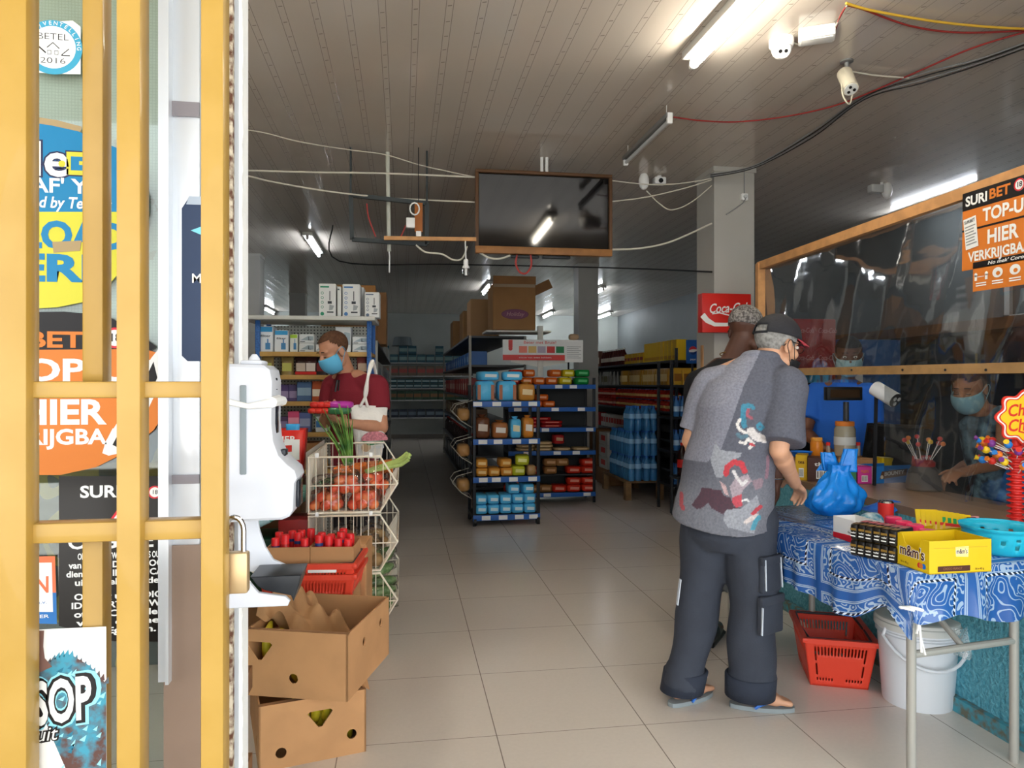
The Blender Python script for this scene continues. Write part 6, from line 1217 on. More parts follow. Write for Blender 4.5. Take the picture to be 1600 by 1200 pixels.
# ---- purifier shelf
PX, PY = -1.10, 5.62; pl_ = W(405, 0, 5.55).x; PL = W(581, 0, 5.5).x-pl_
pe = unit('purifier_shelf', 'wall shelf with blue uprights, pegboard back and boxed filters behind the red-shirted man', (pl_, PY, 0), -.03, PL, .42, (1.61, 1.435, 1.235, 1.0, .72, .4, .1), 1.86, mat('upright_blue', '2a5a9a', .45), mat('shelf_pine', 'b08a4e', .55, noise=(10, .15)), mat('edge_pine', 'c09a58', .5, noise=(10, .15)), None, 0, 'shelf', strip_h=.035, pw=.035)
m, nt, b, tc, X, Y, Z = shader('pegboard'); fx = (X*(1/.026)).fr()-.5; fz = (Z*(1/.026)).fr()-.5; hole = (fx.ab().mx(fz.ab())).lt(.2); nt.links.new(mixc(nt, hole, 'c4c6bc', '3f413e'), b.inputs['Base Color']); b.inputs['Roughness'].default_value = .6
MB().box((PL/2, .40, .95), (PL-.06, .01, 1.78)).build('pegboard', m, pe)
MB().rbox((PL/2-.03, .16, 1.865), (PL+.12, .5, .03), .004).build('top_board', mat('top_board_white', 'c8c9c2', .5), pe)
for x in (.02, PL-.02): MB().rbox((x, -.004, .93), (.034, .012, 1.84), .003).build('slotted_front', mat('slot_blue', '2f66aa', .45, noise=(90, .4)), pe)
px2x = lambda px: (px-405)/(581-405)*PL
def pbox(label, x0, x1, y0, y1, c1, c2, zb, band, text=None, tcol='2a3a4a', dep=.16, yy=.03):
    w = px2x(x1)-px2x(x0); h = (y1-y0)*5.5/1120; t = P_box('filter_box', label, 'box', w-.006, dep, h, c1, c2, None, band, True, text, tcol); fill(t, pe, [((px2x(x0)+px2x(x1))/2, yy, zb)])
    if '_u' in t: del t['_u']
    return t
z = 1.882
for (x0, x1, y0, lab, ic) in ((499, 526, 445, 'tall white appliance box with green icons on the purifier shelf top, leftmost', '2f8a6a'), (527, 534, 449, 'narrow white box squeezed between two tall ones on the purifier shelf top', '5a6a72'), (535, 563, 445, 'tall white appliance box with blue icons in the middle of the purifier shelf top', '4a7ab0'), (569, 593, 457, 'shorter white appliance box at the right end of the purifier shelf top', '5a6a80')):
    t = pbox(lab, x0, x1, y0, 497, 'd8dad8', None, z, (0, 1), None); w = px2x(x1)-px2x(x0)-.006; h = (497-y0)*5.5/1120; mb = MB(); Mf = plane_M((0, -.0012, 0), (1, 0, 0), (0, 0, 1)); rect(mb, Mf, -w*.42, h*.88, w*.1, h*.93, 0)
    if w > .06:
        for k in range(4): disc(mb, Mf, (-w*.3, h*(.72-.14*k)), w*.085, 0, 16); disc(mb, Mf, (-w*.3, h*(.72-.14*k)), w*.055, 1, 16, .0004)
        disc(mb, Mf, (-w*.3, h*.1), w*.11, 0, 16); rect(mb, Mf, w*.12, h*.5, w*.17, h*.78, 2); rect(mb, Mf, w*.02, h*.4, w*.26, h*.48, 2); poly(mb, Mf, [(w*.12, h*.38), (w*.4, h*.34), (w*.3, h*.22), (w*.1, h*.2)], 3); rect(mb, Mf, -.02*w, h*.13, w*.36, h*.17, 2)
    mb.build('print', [cm(ic), cm('d8dad8'), cm('3a3f44'), cm('9aa0a2')], t, smooth=0)
    if x0 in (535, 527): t2 = dup(t, t.location+Vector((.02, .17, 0)), label='tall white box half hidden behind another on the purifier shelf top, '+('blue icons' if x0 == 535 else 'plain side'))
z = 1.612
for (x0, x1, y0, c1, c2, bd, lab, tx) in ((408, 431, 508, 'dfe6ea', '3a9ad0', (.78, .97), 'white filter box with a blue top at the left end of the pegboard shelf', 'filter'), (432, 454, 514, 'dfe6ea', '3a9ad0', (.78, .97), 'white filter box with a blue top, second from the left on the pegboard shelf', 'filter'), (455, 468, 520, 'd8dcd4', '9ac03a', (.78, .97), 'narrow white box with a lime top on the pegboard shelf', None)): 
    t = pbox(lab, x0, x1, y0, 548, c1, c2, z, bd, tx)
    w = px2x(x1)-px2x(x0); mb = MB(); Mf = plane_M((0, -.0012, .05), (1, 0, 0), (0, 0, 1)); rect(mb, Mf, -w*.02, -.03, w*.3, .02, 0); rect(mb, Mf, w*.1, .02, w*.18, .05, 0); mb.build('picture', [cm('4a86b8')], t, smooth=0)
for (x0, x1, y0, y1, zz_, lab) in ((469, 493, 534, 548, z, 'lower grey and white tap box left of the man\'s head'), (469, 493, 520, 534, z+.07, 'upper grey and white tap box left of the man\'s head'), (494, 510, 536, 548, z, 'low grey and white tap box hidden by the man\'s hair'), (550, 574, 535, 548, z, 'lower grey and white tap box at the right end of the pegboard shelf'), (550, 574, 523, 535, z+.064, 'upper grey and white tap box at the right end of the pegboard shelf'), (524, 549, 508, 548, z, 'tall pale box behind the man\'s head on the pegboard shelf')):
    t = pbox(lab, x0, x1, y0, y1, 'd4d8d8', None, zz_, (0, 1)); w = px2x(x1)-px2x(x0); h = (y1-y0)*5.5/1120; mb = MB(); Mf = plane_M((0, -.0012, 0), (1, 0, 0), (0, 0, 1)); poly(mb, Mf, [(-w*.4, h*.3), (w*.44, h*.3), (w*.44, h*.75), (w*.1, h*.8)], 0); rect(mb, Mf, w*.1, h*.3, w*.16, h*.7, 1); rect(mb, Mf, w*.1, h*.3, w*.3, h*.38, 1); rect(mb, Mf, -w*.4, h*.12, -w*.1, h*.2, 1); mb.build('picture', [cm('9aaab2'), cm('2a3038')], t, smooth=0)
z = 1.437
for px, c1, c2, lab in ((421, '8f7a48', 'b8b860', 'tan resealable bag with a green label, leftmost on the second purifier shelf'), (451, '8f7a48', 'b8b860', 'tan resealable bag with a green label, second on the second purifier shelf'), (472, '3a2420', 'c8b8a8', 'dark bag with a red base, third on the second purifier shelf'), (487, '4a2a28', 'd8d0c8', 'dark bag with a red base, fourth on the second purifier shelf'), (503, '2f2a2c', '7a2a2a', 'dark bag just beside the man\'s mask on the second purifier shelf'), (566, '7a3a34', 'b8a088', 'reddish bag behind the man\'s neck on the second purifier shelf')):
    t = P_pouch('coffee_bag', lab, 'bag', .095, .06, .14, c1, c2); fill(t, pe, [(px2x(px), .04, z)]); del t['_u']
    if 'red base' in lab: mb = MB(); rect(mb, plane_M((0, -.003, .015), (1, 0, 0), (0, 0, 1)), -.042, -.01, .042, .012, 0); mb.build('base_print', [K['lred']], t, smooth=0)
z = 1.237
for k, px in enumerate((432, 444, 456)): t = P_box('purple_pack', 'purple printed pack leaning on the third purifier shelf', 'pack', .085, .02, .13, '5a4a7a', '9a8ab0', 'purple packs on the third purifier shelf', (.2, .6)); fill(t, pe, [(px2x(px), .05+.02*k, z)], jit=.2); del t['_u']
t = P_box('blue_folder', 'slate blue pack leaning on the third purifier shelf', 'pack', .11, .03, .15, '4a6a94', '8aa6bc'); fill(t, pe, [(px2x(477), .04, z)]); del t['_u']
t = P_box('orange_box', 'orange and white box just left of the man on the third purifier shelf', 'box', .08, .1, .155, 'b0522a', 'e0d8c8', None, (.25, .6)); fill(t, pe, [(px2x(497), .04, z)]); del t['_u']
z = 1.002
for px, c1, c2, h, lab in ((432, '5a8a3a', '8ab060', .1, 'small green pack on the fourth purifier shelf'), (444, '4a3a5a', '8a7aa0', .12, 'violet pack on the fourth purifier shelf'), (461, 'd0507a', 'e89ab0', .16, 'pink bag leaning on the fourth purifier shelf'), (478, '5a6aa0', '9aa6c8', .15, 'blue grey pack on the fourth purifier shelf'), (503, 'd0d8e0', '3a7ac0', .12, 'white and blue pack beside the man on the fourth purifier shelf')): t = P_box('soap_pack', lab, 'pack', .085, .08, h, c1, c2); fill(t, pe, [(px2x(px), .04, z)]); del t['_u']
z = .722
t = P_box('kraft_pack', 'open kraft carton on the fifth purifier shelf, left of the man', 'carton', .2, .2, .2, 'a8794c', '8f6742'); fill(t, pe, [(px2x(480), .02, z)]); del t['_u']
t = P_bottle('honey_jar', 'small amber jar on the fifth purifier shelf', 'jar', .045, .15, 'c08a2a', '8a4a1e'); fill(t, pe, [(px2x(503), .08, z)]); del t['_u']
# brown cartons on the near end of the left row
crate('large brown carton on the left row behind the white purifier boxes', (-.47, 6.62, 1.752), (.46, .5, .48), mat('carton_mid', '9a6c3e', .85))
crate('second brown carton further back on the left row', (-.36, 7.25, 1.752), (.40, .5, .5), K['kraft2'])
# ================================================================ PEOPLE
import numpy as np
def remeshed(mb, name, vox=.006, smooth=4, fac=.5):
    """one continuous surface from overlapping volumes"""
    me = bpy.data.meshes.new(name); me.from_pydata([tuple(v) for v in mb.v], [], mb.f); me.update()
    o = bpy.data.objects.new('tmp', me); COL.objects.link(o)
    r = o.modifiers.new('r', 'REMESH'); r.mode = 'VOXEL'; r.voxel_size = vox
    if smooth: s = o.modifiers.new('s', 'SMOOTH'); s.iterations = smooth; s.factor = fac
    dg = bpy.context.evaluated_depsgraph_get(); m2 = bpy.data.meshes.new_from_object(o.evaluated_get(dg)); m2.name = name
    bpy.data.objects.remove(o); bpy.data.meshes.remove(me); m2.polygons.foreach_set('use_smooth', [True]*len(m2.polygons)); return m2
def fr3(f, up=(0, 0, 1)):
    f = Vector(f).normalized(); r = f.cross(Vector(up)).normalized(); u = r.cross(f); return Matrix((r, f, u)).transposed()      # columns right, forward, up
def head_into(mb, c, R, k=1.0, bald=False):
    c = Vector(c); P = lambda x, y, z: c+R @ Vector((x*k, y*k, z*k)); E_ = lambda x, y, z, a, b_, d: mb.ell(P(x, y, z), (a*k, b_*k, d*k), R=R, n=16)
    E_(0, -.012, .035, .074, .093, .083); E_(0, .026, -.035, .060, .068, .080); E_(0, .058, -.088, .030, .030, .026); E_(0, .067, .024, .050, .026, .018)
    for s in (-1, 1): E_(s*.037, .058, -.03, .026, .026, .026); E_(s*.077, -.008, -.012, .011, .022, .034); E_(s*.079, -.016, -.002, .010, .012, .024); E_(s*.05, .02, -.07, .022, .04, .03)
    mb.cap(P(0, .088, .012), P(0, .107, -.024), .010*k, .0155*k, 10)
    for s in (-1, 1): E_(s*.012, .098, -.028, .010, .012, .009)
    E_(0, .086, -.056, .024, .012, .006); E_(0, .085, -.066, .021, .012, .007)
def hand_into(mb, w, d, n, side, curl=.5, k=1.0, spread=.05, thumb=.6):
    """w wrist, d finger direction, n palm normal, side = direction towards the thumb"""
    w, d, n = Vector(w), Vector(d).normalized(), Vector(n).normalized(); s = Vector(side); s = (s-d*s.dot(d)).normalized(); n = d.cross(s) if d.cross(s).dot(n) > 0 else -d.cross(s)
    R = Matrix((s, d, n)).transposed(); mb.ell(w+d*.048*k, (.040*k, .052*k, .016*k), R=R, n=16); mb.ell(w+d*.02*k, (.028*k, .032*k, .018*k), R=R, n=14)
    for i, (o, L, r) in enumerate(((.029, .92, .0088), (.010, 1.0, .0092), (-.010, .94, .0088), (-.028, .76, .0078))):
        p = w+d*(.088-.004*abs(i-1))*k+s*o*k; a = 0.0; dd = (d+s*(o*spread*10)).normalized(); q0 = w+d*.05*k+s*o*.9*k; mb.cap(q0, p, r*k*1.05, r*k, 10)
        for j, l in enumerate((.042, .027, .022)):
            a += curl*(.75, .95, .7)[j]*(1+.08*i); v = dd*math.cos(a)+n*math.sin(a); q = p+v*l*L*k; mb.cap(p, q, r*k*(1-.07*j), r*k*(1-.07*(j+1)), 10); p = q
    p = w+d*.022*k+s*.026*k; v = (d*.55+s*.8+n*.35*thumb).normalized(); q = p+v*.040*k; mb.cap(p, q, .0135*k, .0105*k, 10); v = (d*.85+s*.35+n*.6*thumb).normalized(); q2 = q+v*.032*k; mb.cap(q, q2, .0105*k, .0095*k, 10); mb.cap(q2, q2+(v+n*.3*thumb).normalized()*.024*k, .0095*k, .008*k, 10)
def foot_into(mb, an, toe, k=1.0):
    an, toe = Vector(an), Vector(toe); d = Vector((toe.x-an.x, toe.y-an.y, 0)).normalized(); s = Vector((d.y, -d.x, 0)); z0 = toe.z
    heel = Vector((an.x, an.y, z0+.032))-d*.03; ball = Vector((toe.x, toe.y, z0+.02))-d*.065
    mb.cap(heel, heel+d*.06, .032, .034, 12); mb.cap(an, heel+d*.03, .038, .034, 12); mb.cap(an+d*.02-Vector((0, 0, .02)), ball, .034, .02, 12); mb.cap(heel+d*.03, ball+s*.015, .03, .024, 12); mb.cap(heel+d*.03, ball-s*.02, .03, .022, 12)
    for i, (o, L, r) in enumerate(((.026, .055, .0125), (.007, .058, .0095), (-.008, .052, .009), (-.022, .044, .0085), (-.035, .034, .008))): mb.cap(ball+s*o*.9, ball+s*o*1.05+d*L-Vector((0, 0, .006)), r*1.25, r, 8)
def limb(mb, pts, rs):
    for i in range(len(pts)-1): mb.cap(pts[i], pts[i+1], rs[i], rs[i+1], 16)
def body_into(mb, J, R, k=1.0, w=1.0):
    r = R.col[0]; f = R.col[1]
    P, C, N = Vector(J['pelvis']), Vector(J['chest']), Vector(J['neck']); ax = (N-P).normalized()
    rings = [(P-ax*.08, r*.13*w, f*.09*w), (P, r*.15*w, f*.105*w), (P.lerp(C, .5), r*.135*w, f*.10*w), (C, r*.155*w, f*.105*w), (C.lerp(N, .55), r*.15*w, f*.09*w), (C.lerp(N, .85), r*.09*w, f*.07*w), (N, r*.06, f*.06)]
    mb.loft([(c, u*k, v*k) for c, u, v in rings], 24)
    for s in 'LR':
        limb(mb, [N.lerp(Vector(J['sh'+s]), .35), J['sh'+s], J['el'+s], J['wr'+s]], [.052*k, .052*k*w, .040*k*w, .027*k]); mb.cap(Vector(J['el'+s]).lerp(Vector(J['wr'+s]), .22), Vector(J['el'+s]).lerp(Vector(J['wr'+s]), .5), .043*k*w, .036*k*w, 14)
        limb(mb, [J['hip'+s], J['kn'+s], J['an'+s]], [.085*k*w, .058*k*w, .040*k]); mb.cap(Vector(J['kn'+s]).lerp(Vector(J['an'+s]), .2), Vector(J['kn'+s]).lerp(Vector(J['an'+s]), .45), .056*k*w, .048*k*w, 14)
    mb.cap(N-ax*.03, Vector(J['head'])+J['HR'] @ Vector((0, -.02, -.04)), .058*k, .055*k, 16)
skinm = {}
def skin(name, c): return mat(name, c, .5, noise=(25, .06), spec=.4)
def shell(c, R, r, keep, k=1.0, n=40, off=(0, -.012, .035)):
    """part of an ellipsoid round the skull; keep(x, y, z) in head coordinates decides what stays"""
    c = Vector(c); tmp = MB().ell((0, 0, 0), (r[0]*k, r[1]*k, r[2]*k), n=n); out = MB(); o = Vector(off)*k
    fs = [f for f in tmp.f if keep(*[sum(tmp.v[i][a] for i in f)/len(f)/k+off[a] for a in range(3)])]
    ids = sorted({i for f in fs for i in f}); mp = {i: j for j, i in enumerate(ids)}
    out.add([c+R @ (Vector(tmp.v[i])+o) for i in ids], [tuple(mp[i] for i in f) for f in fs]); return out
def eyes(parent, c, R, k=1.0, down=0):
    for s in (-1, 1):
        if down:
            MB().tube([Vector(c)+R @ Vector(((s*.031+x)*k, (.0895-abs(x)*.12)*k, (.0-.004*math.cos(x*90))*k)) for x in (-.014, -.005, .005, .014)], .0022*k, 6).build('eyelash', mat('brow', '2a1d14', .8), parent)
            MB().tube([Vector(c)+R @ Vector(((s*.031+x)*k, (.0905-abs(x)*.15)*k, (.028+.004*math.cos(x*60))*k)) for x in (-.018, -.008, .004, .016)], .0032*k, 6).build('eyebrow', mat('brow', '2a1d14', .8), parent); continue
        p = Vector(c)+R @ Vector((s*.030*k, .0815*k, .006*k)); e = MB().ell(p, (.0125*k, .008*k, (.0075 if not down else .004)*k), R=R, n=12).build('eye', mat('eye_white', 'e0dcd4', .2), parent); MB().ell(p+R @ Vector((0, .0062*k, -.001*k)), (.0048*k, .003*k, .0042*k), R=R, n=10).build('iris', mat('iris', '22160f', .2), e)
        MB().tube([p+R @ Vector((x*k, .010*k-abs(x)*.15*k, (.024+.004*math.cos(x*60))*k)) for x in (-.018, -.008, .004, .016)], .0028*k, 6).build('eyebrow', mat('brow', '2a1d14', .8), parent)
def glasses(parent, c, R, k=1.0, m=None):
    Pp = lambda x, y, z: Vector(c)+R @ Vector((x*k, y*k, z*k)); m = m or K['black']; g = MB()
    for s in (-1, 1):
        g.tube([Pp(s*.033+.026*math.cos(t), .104-.006*abs(math.cos(t)), .004+.018*math.sin(t)) for t in [i*PI/8 for i in range(16)]], .0018*k, 6, closed=True); g.tube([Pp(s*.060, .096, .012), Pp(s*.078, .04, .012), Pp(s*.082, -.015, .008), Pp(s*.080, -.035, -.015)], .0018*k, 6)
    g.tube([Pp(-.008, .106, .008), Pp(0, .109, .011), Pp(.008, .106, .008)], .0016*k, 6); o = g.build('glasses', m, parent)
    for s in (-1, 1): MB().add([Pp(s*.033+.024*math.cos(t), .103, .004+.016*math.sin(t)) for t in [i*PI/8 for i in range(16)]], [tuple(range(16))]).build('lens', K['film'], o)
def mask(parent, c, R, m, k=1.0, low=False):
    o = shell(c, R, (.072, .083, .085), lambda x, y, z: y > .022 and (-.115 < z < (-.055 if low else -.012)), k, 44, (0, .034, -.045)).build('face_mask', m, parent, smooth=180); solid(o, .003, 1)
    Pp = lambda x, y, z: Vector(c)+R @ Vector((x*k, y*k, z*k))
    for s in (-1, 1):
        zt = -.055 if low else -.018
        MB().tube(cr([Pp(s*.066, .045, zt), Pp(s*.08, .015, .004), Pp(s*.088, -.016, .014), Pp(s*.088, -.024, -.012), Pp(s*.08, .0, -.045), Pp(s*.062, .035, -.095)]), .0016*k, 5).build('ear_loop', m, o)
def wrinkle(me, amp=.004, f=14, z0=-9):
    n = len(me.vertices); c = np.empty(n*3); q = np.empty(n*3); me.vertices.foreach_get('co', c); me.vertex_normals.foreach_get('vector', q); c = c.reshape(-1, 3); q = q.reshape(-1, 3)
    c = c+q*(amp*.5*(np.sin(c[:, 0]*f+c[:, 2]*f*1.7)+.6*np.sin(c[:, 1]*f*2.1-c[:, 2]*f*.8+c[:, 0]*5)))[:, None]; me.vertices.foreach_set('co', c.ravel()); me.update()
def person(name, label, base): return thing('person', label, 'person', base)
def put(parent, me, name, mats, base):
    me.transform(Matrix.Translation(-Vector(base))); me.materials.clear()
    for m in (mats if isinstance(mats, list) else [mats]): me.materials.append(m)
    return link(name, me, parent)
def rebase(parent):
    """parts written in world coordinates move with the person's own base"""
    b_ = parent.location.copy()
    for ch in parent.children:
        if ch.get('_w') is None and ch.type == 'MESH': pass
# parts are built in world coordinates and hung on an Empty at the world origin of the person's base
class Person:
    def __init__(s, label, base): s.t = thing('person', label, 'person', (0, 0, 0)); s.base = Vector(base)
def done(p):
    for o in list(p.t.children): o.location = o.location-p.base
    p.t.location = p.base
def addm(p, mb, name, m, vox=.006, smooth=4, wr=0, f=14):
    me = remeshed(mb, name, vox, smooth)
    if wr: wrinkle(me, wr, f)
    for q in (m if isinstance(m, list) else [m]): me.materials.append(q)
    return link(name, me, p.t)
def paint(me, fn):
    a = me.color_attributes.new('Col', 'FLOAT_COLOR', 'POINT')
    for i, v in enumerate(me.vertices): a.data[i].color = fn(v.co)
# ------------------------------------------------------------ A: leaning man in the batik shirt
rA = atH(1168, 1101, .012); tA_ = atH(1237, 1106, .012); lA = atH(1066, 1094, .012); lT = atH(1108, 1080, .012)
R_A = fr3((.5, .866, 0)); hc_ = W(1214, 539, 3.10); HRA = fr3((.95, .25, -.22))
JA = dict(head=hc_, HR=HRA, neck=W(1190, 563, 3.10), chest=W(1166, 635, 3.08), pelvis=W(1139, 775, 3.08), shR=W(1229, 606, 3.0), elR=W(1217, 704, 2.92), wrR=W(1242, 755, 3.12), shL=W(1110, 596, 3.17), elL=W(1079, 688, 3.18), wrL=W(1102, 738, 3.34),
 hipR=W(1168, 810, 3.05), knR=W(1177, 950, 3.02), anR=rA+Vector((0, 0, .075)), hipL=W(1108, 808, 3.12), knL=W(1092, 945, 3.13), anL=lA+Vector((0, 0, .075)))
pA = Person('person in a grey batik shirt and black cap leaning over the cloth table', (JA['pelvis'].x, JA['pelvis'].y, 0))
mb = MB(); head_into(mb, hc_, HRA); body_into(mb, JA, R_A, 1, .98)
hd_ = (W(1262, 778, 3.26)-JA['wrR']); hand_into(mb, JA['wrR'], hd_, (.2, .3, -.9), (-.3, .8, .3), .55); hand_into(mb, JA['wrL'], (.5, .5, -.5), (.5, .3, .3), (.2, .2, .9), .5)
foot_into(mb, JA['anR'], tA_+Vector((0, 0, .012))); foot_into(mb, JA['anL'], lT+Vector((0, 0, .012)))
addm(pA, mb, 'body', skin('skin_tan', 'cf9c7c'), .0055, 3)
eyes(pA.t, hc_, HRA); glasses(pA.t, hc_, HRA); mask(pA.t, hc_, HRA, mat('mask_black', '17171a', .7), 1.02, True)
shell(hc_, HRA, (.081, .098, .088), lambda x, y, z: (y < .035 and z > -.055 and z < .07 and not (y > -.03 and z < .0 and abs(x) > .04)) and (y < .0 or z > .0), 1, 44).build('hair', mat('hair_grey', '9a9894', .8, noise=(60, .4), bump=(90, .6)), pA.t, smooth=180)
capm = mat('cap_black', '2b2b2f', .8, bump=(120, .2)); cp = shell(hc_, HRA, (.088, .106, .098), lambda x, y, z: z > .028-.22*y*0 and not (y < -.085 and z < .062 and abs(x) < .038), 1, 56, (0, -.008, .032)).build('cap', capm, pA.t, smooth=180); solid(cp, .004, 1)
Pp = lambda x, y, z: hc_+HRA @ Vector((x, y, z)); bri = MB(); bri.grid(16, 8, lambda i, j: Pp((-.075+.15*i)*(1-.25*j*j), .088-.05*abs(2*i-1)**2*1.0+.085*j*(1-.35*abs(2*i-1)**2), .032+.012*(1-abs(2*i-1)**2)-.014*j)); o = bri.build('brim', mat('cap_red', 'b3404a', .8), cp, smooth=180); solid(o, .005)
MB().ell(Pp(0, -.008, .131), .008, n=10).build('button', capm, cp); MB().tube([Pp(-.04, -.098, .033), Pp(0, -.112, .030), Pp(.04, -.098, .033)], .006, 6).build('strap', capm, cp)
# shirt
mb = MB(); r, f = R_A.col[0], R_A.col[1]; dz = Vector((0, 0, 1))
mb.loft([(W(1128, 812, 3.06), r*.205+dz*-.022, f*.165+dz*.035), (W(1131, 780, 3.07), r*.200+dz*-.018, f*.16+dz*.03), (W(1140, 730, 3.08), r*.192-dz*.01, f*.155), (W(1150, 680, 3.085), r*.19, f*.15), (W(1160, 635, 3.085), r*.195, f*.142), (W(1170, 598, 3.09), r*.185, f*.12), (W(1180, 572, 3.10), r*.13, f*.09), (W(1190, 555, 3.10), r*.075, f*.07)], 36)
mb.cap(W(1205, 596, 3.06), JA['shR']+Vector((0, 0, .012)), .07, .08, 18); mb.cone(JA['shR']+Vector((0, 0, .01)), W(1222, 692, 2.925), .084, .086, 24); mb.cap(W(1128, 592, 3.14), JA['shL']+Vector((0, 0, .0)), .065, .07, 18); mb.cone(JA['shL'], W(1083, 674, 3.185), .073, .066, 24)
mb.tube([JA['neck']+Vector((0, 0, .012))+r*.068*math.cos(t)+f*(.066*math.sin(t))+dz*(.012*-math.sin(t)) for t in [i*PI/10 for i in range(20)]], .016, 8, closed=True)
me = remeshed(mb, 'shirt', .0045, 8); wrinkle(me, .009, 13)
LX = lambda co: ((co-W(1140, 700, 3.05)).dot(r), (co-W(1140, 700, 3.05)).dot(dz))          # garment plane: across the back, up
def px_(px, py): q = W(px, py, 2.98)-W(1140, 700, 3.05); return (q.dot(r), q.z)
def inp(p, poly_):
    x, y = p[:, 0], p[:, 1]; c = np.zeros(len(p), bool); n = len(poly_)
    for i in range(n):
        x1, y1 = poly_[i]; x2, y2 = poly_[i-1]
        if y1 != y2: c ^= ((y1 > y) != (y2 > y)) & (x < (x2-x1)*(y-y1)/(y2-y1)+x1)
    return c
z5 = lambda x, y: px_(1040+x/5, 600+y/5)
def band(pts, w):
    V2 = [np.array(z5(*p)) for p in pts]
    def t_(p):
        c = np.zeros(len(p), bool)
        for a, b_ in zip(V2, V2[1:]): d = b_-a; t = np.clip(((p-a) @ d)/max(1e-9, d @ d), 0, 1); c |= np.linalg.norm(p-a-t[:, None]*d, axis=1) < w
        return c
    return t_
def blob(pts): q = [z5(*p) for p in pts]; return lambda p: inp(p, q)
SK = lin
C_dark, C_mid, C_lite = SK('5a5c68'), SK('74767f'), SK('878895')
shapes_ = [(blob(((390, 450), (430, 510), (600, 530), (590, 560), (520, 590), (450, 720), (400, 720), (350, 590))), SK('9a9da5')), (blob(((460, 1040), (490, 940), (600, 950), (720, 850), (740, 920), (700, 1140), (500, 1090))), SK('9a9da5')),
 (blob(((200, 950), (270, 850), (280, 810), (440, 815), (470, 860), (520, 870), (540, 930), (600, 950), (490, 960), (460, 1000), (370, 960), (340, 920), (280, 970), (240, 975))), SK('4f3540')),
 (blob(((430, 750), (480, 780), (500, 850), (530, 870), (470, 840))), SK('c8a8a8')), (blob(((510, 780), (560, 720), (650, 690), (680, 740), (620, 800), (590, 860), (530, 870))), SK('a89aa2')), (blob(((530, 870), (600, 840), (610, 930), (560, 945), (535, 910))), SK('c04a56')),
 (band(((480, 690), (490, 640), (540, 600), (600, 610), (625, 665)), .011), SK('c03a44')), (band(((540, 670), (570, 720), (610, 770), (640, 740)), .006), SK('d8d4d4')), (band(((610, 890), (640, 880), (655, 895)), .004), SK('e8e8e8')), (band(((690, 990), (720, 960), (745, 940)), .008), SK('b8404a')), (band(((640, 1050), (690, 1020), (720, 1010)), .009), SK('d8ccc8')), (band(((690, 1100), (710, 1050), (735, 1020)), .009), SK('4f9ab0')),
 (band(((650, 170), (615, 175), (610, 260), (620, 320)), .011), SK('3f86a0')), (band(((640, 165), (680, 170), (690, 185)), .007), SK('3f86a0')), (band(((650, 200), (640, 240), (680, 265)), .006), SK('a85a68')), (band(((720, 320), (740, 305), (765, 330), (745, 350), (725, 335)), .006), SK('3f86a0')),
 (band(((585, 275), (565, 310), (580, 350), (640, 380)), .006), SK('e4e0dc')), (blob(((640, 340), (690, 330), (720, 370), (785, 395), (790, 450), (720, 445), (680, 420), (650, 390))), SK('d8d2d0')), (band(((590, 450), (630, 455), (650, 420), (690, 460), (660, 490)), .006), SK('e0dcd8')), (band(((670, 460), (690, 470)), .006), SK('c03a44')), (band(((570, 390), (600, 410), (640, 400)), .008), SK('5a7a8a')), (blob(((680, 740), (740, 720), (770, 730), (760, 790), (710, 810))), SK('8f7a84')), (band(((100, 880), (105, 960), (125, 985)), .009), SK('a84a50')), (band(((800, 560), (800, 640), (790, 720)), .006), SK('8a6a78'))]
shapes = []
for t_, c_ in shapes_: shapes.append((t_, c_))
seam = [Vector(px_(*p)) for p in ((1182, 560), (1160, 600), (1143, 660), (1122, 705), (1100, 725), (1040, 735))]
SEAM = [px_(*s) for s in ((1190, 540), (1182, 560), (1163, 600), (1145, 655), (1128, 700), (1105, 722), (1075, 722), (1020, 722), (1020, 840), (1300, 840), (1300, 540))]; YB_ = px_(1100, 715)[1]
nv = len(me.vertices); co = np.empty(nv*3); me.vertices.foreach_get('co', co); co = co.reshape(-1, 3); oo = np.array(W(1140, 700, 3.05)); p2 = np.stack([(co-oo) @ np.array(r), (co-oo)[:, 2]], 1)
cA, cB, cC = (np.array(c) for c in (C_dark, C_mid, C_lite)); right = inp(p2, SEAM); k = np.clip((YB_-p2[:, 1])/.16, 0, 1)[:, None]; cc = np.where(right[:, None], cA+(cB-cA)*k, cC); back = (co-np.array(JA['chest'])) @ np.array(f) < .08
for t_, c_ in shapes: cc[t_(p2) & back] = c_
a_ = me.color_attributes.new('Col', 'FLOAT_COLOR', 'POINT'); a_.data.foreach_set('color', cc.astype(np.float32).ravel())
m, nt, b, tc, X, Y, Z = shader('batik_cotton'); at = nt.nodes.new('ShaderNodeVertexColor'); at.layer_name = 'Col'; wv = (Z*110.0).fr(); n_ = noise_n(nt, tc, 110, 2); n3 = noise_n(nt, tc, 260, 1); fac = (n_-.35)*1.2
nt.links.new(mixc(nt, fac*.75, at.outputs[0], '2e303a'), b.inputs['Base Color']); b.inputs['Roughness'].default_value = .85; me.materials.append(m); link('shirt', me, pA.t)
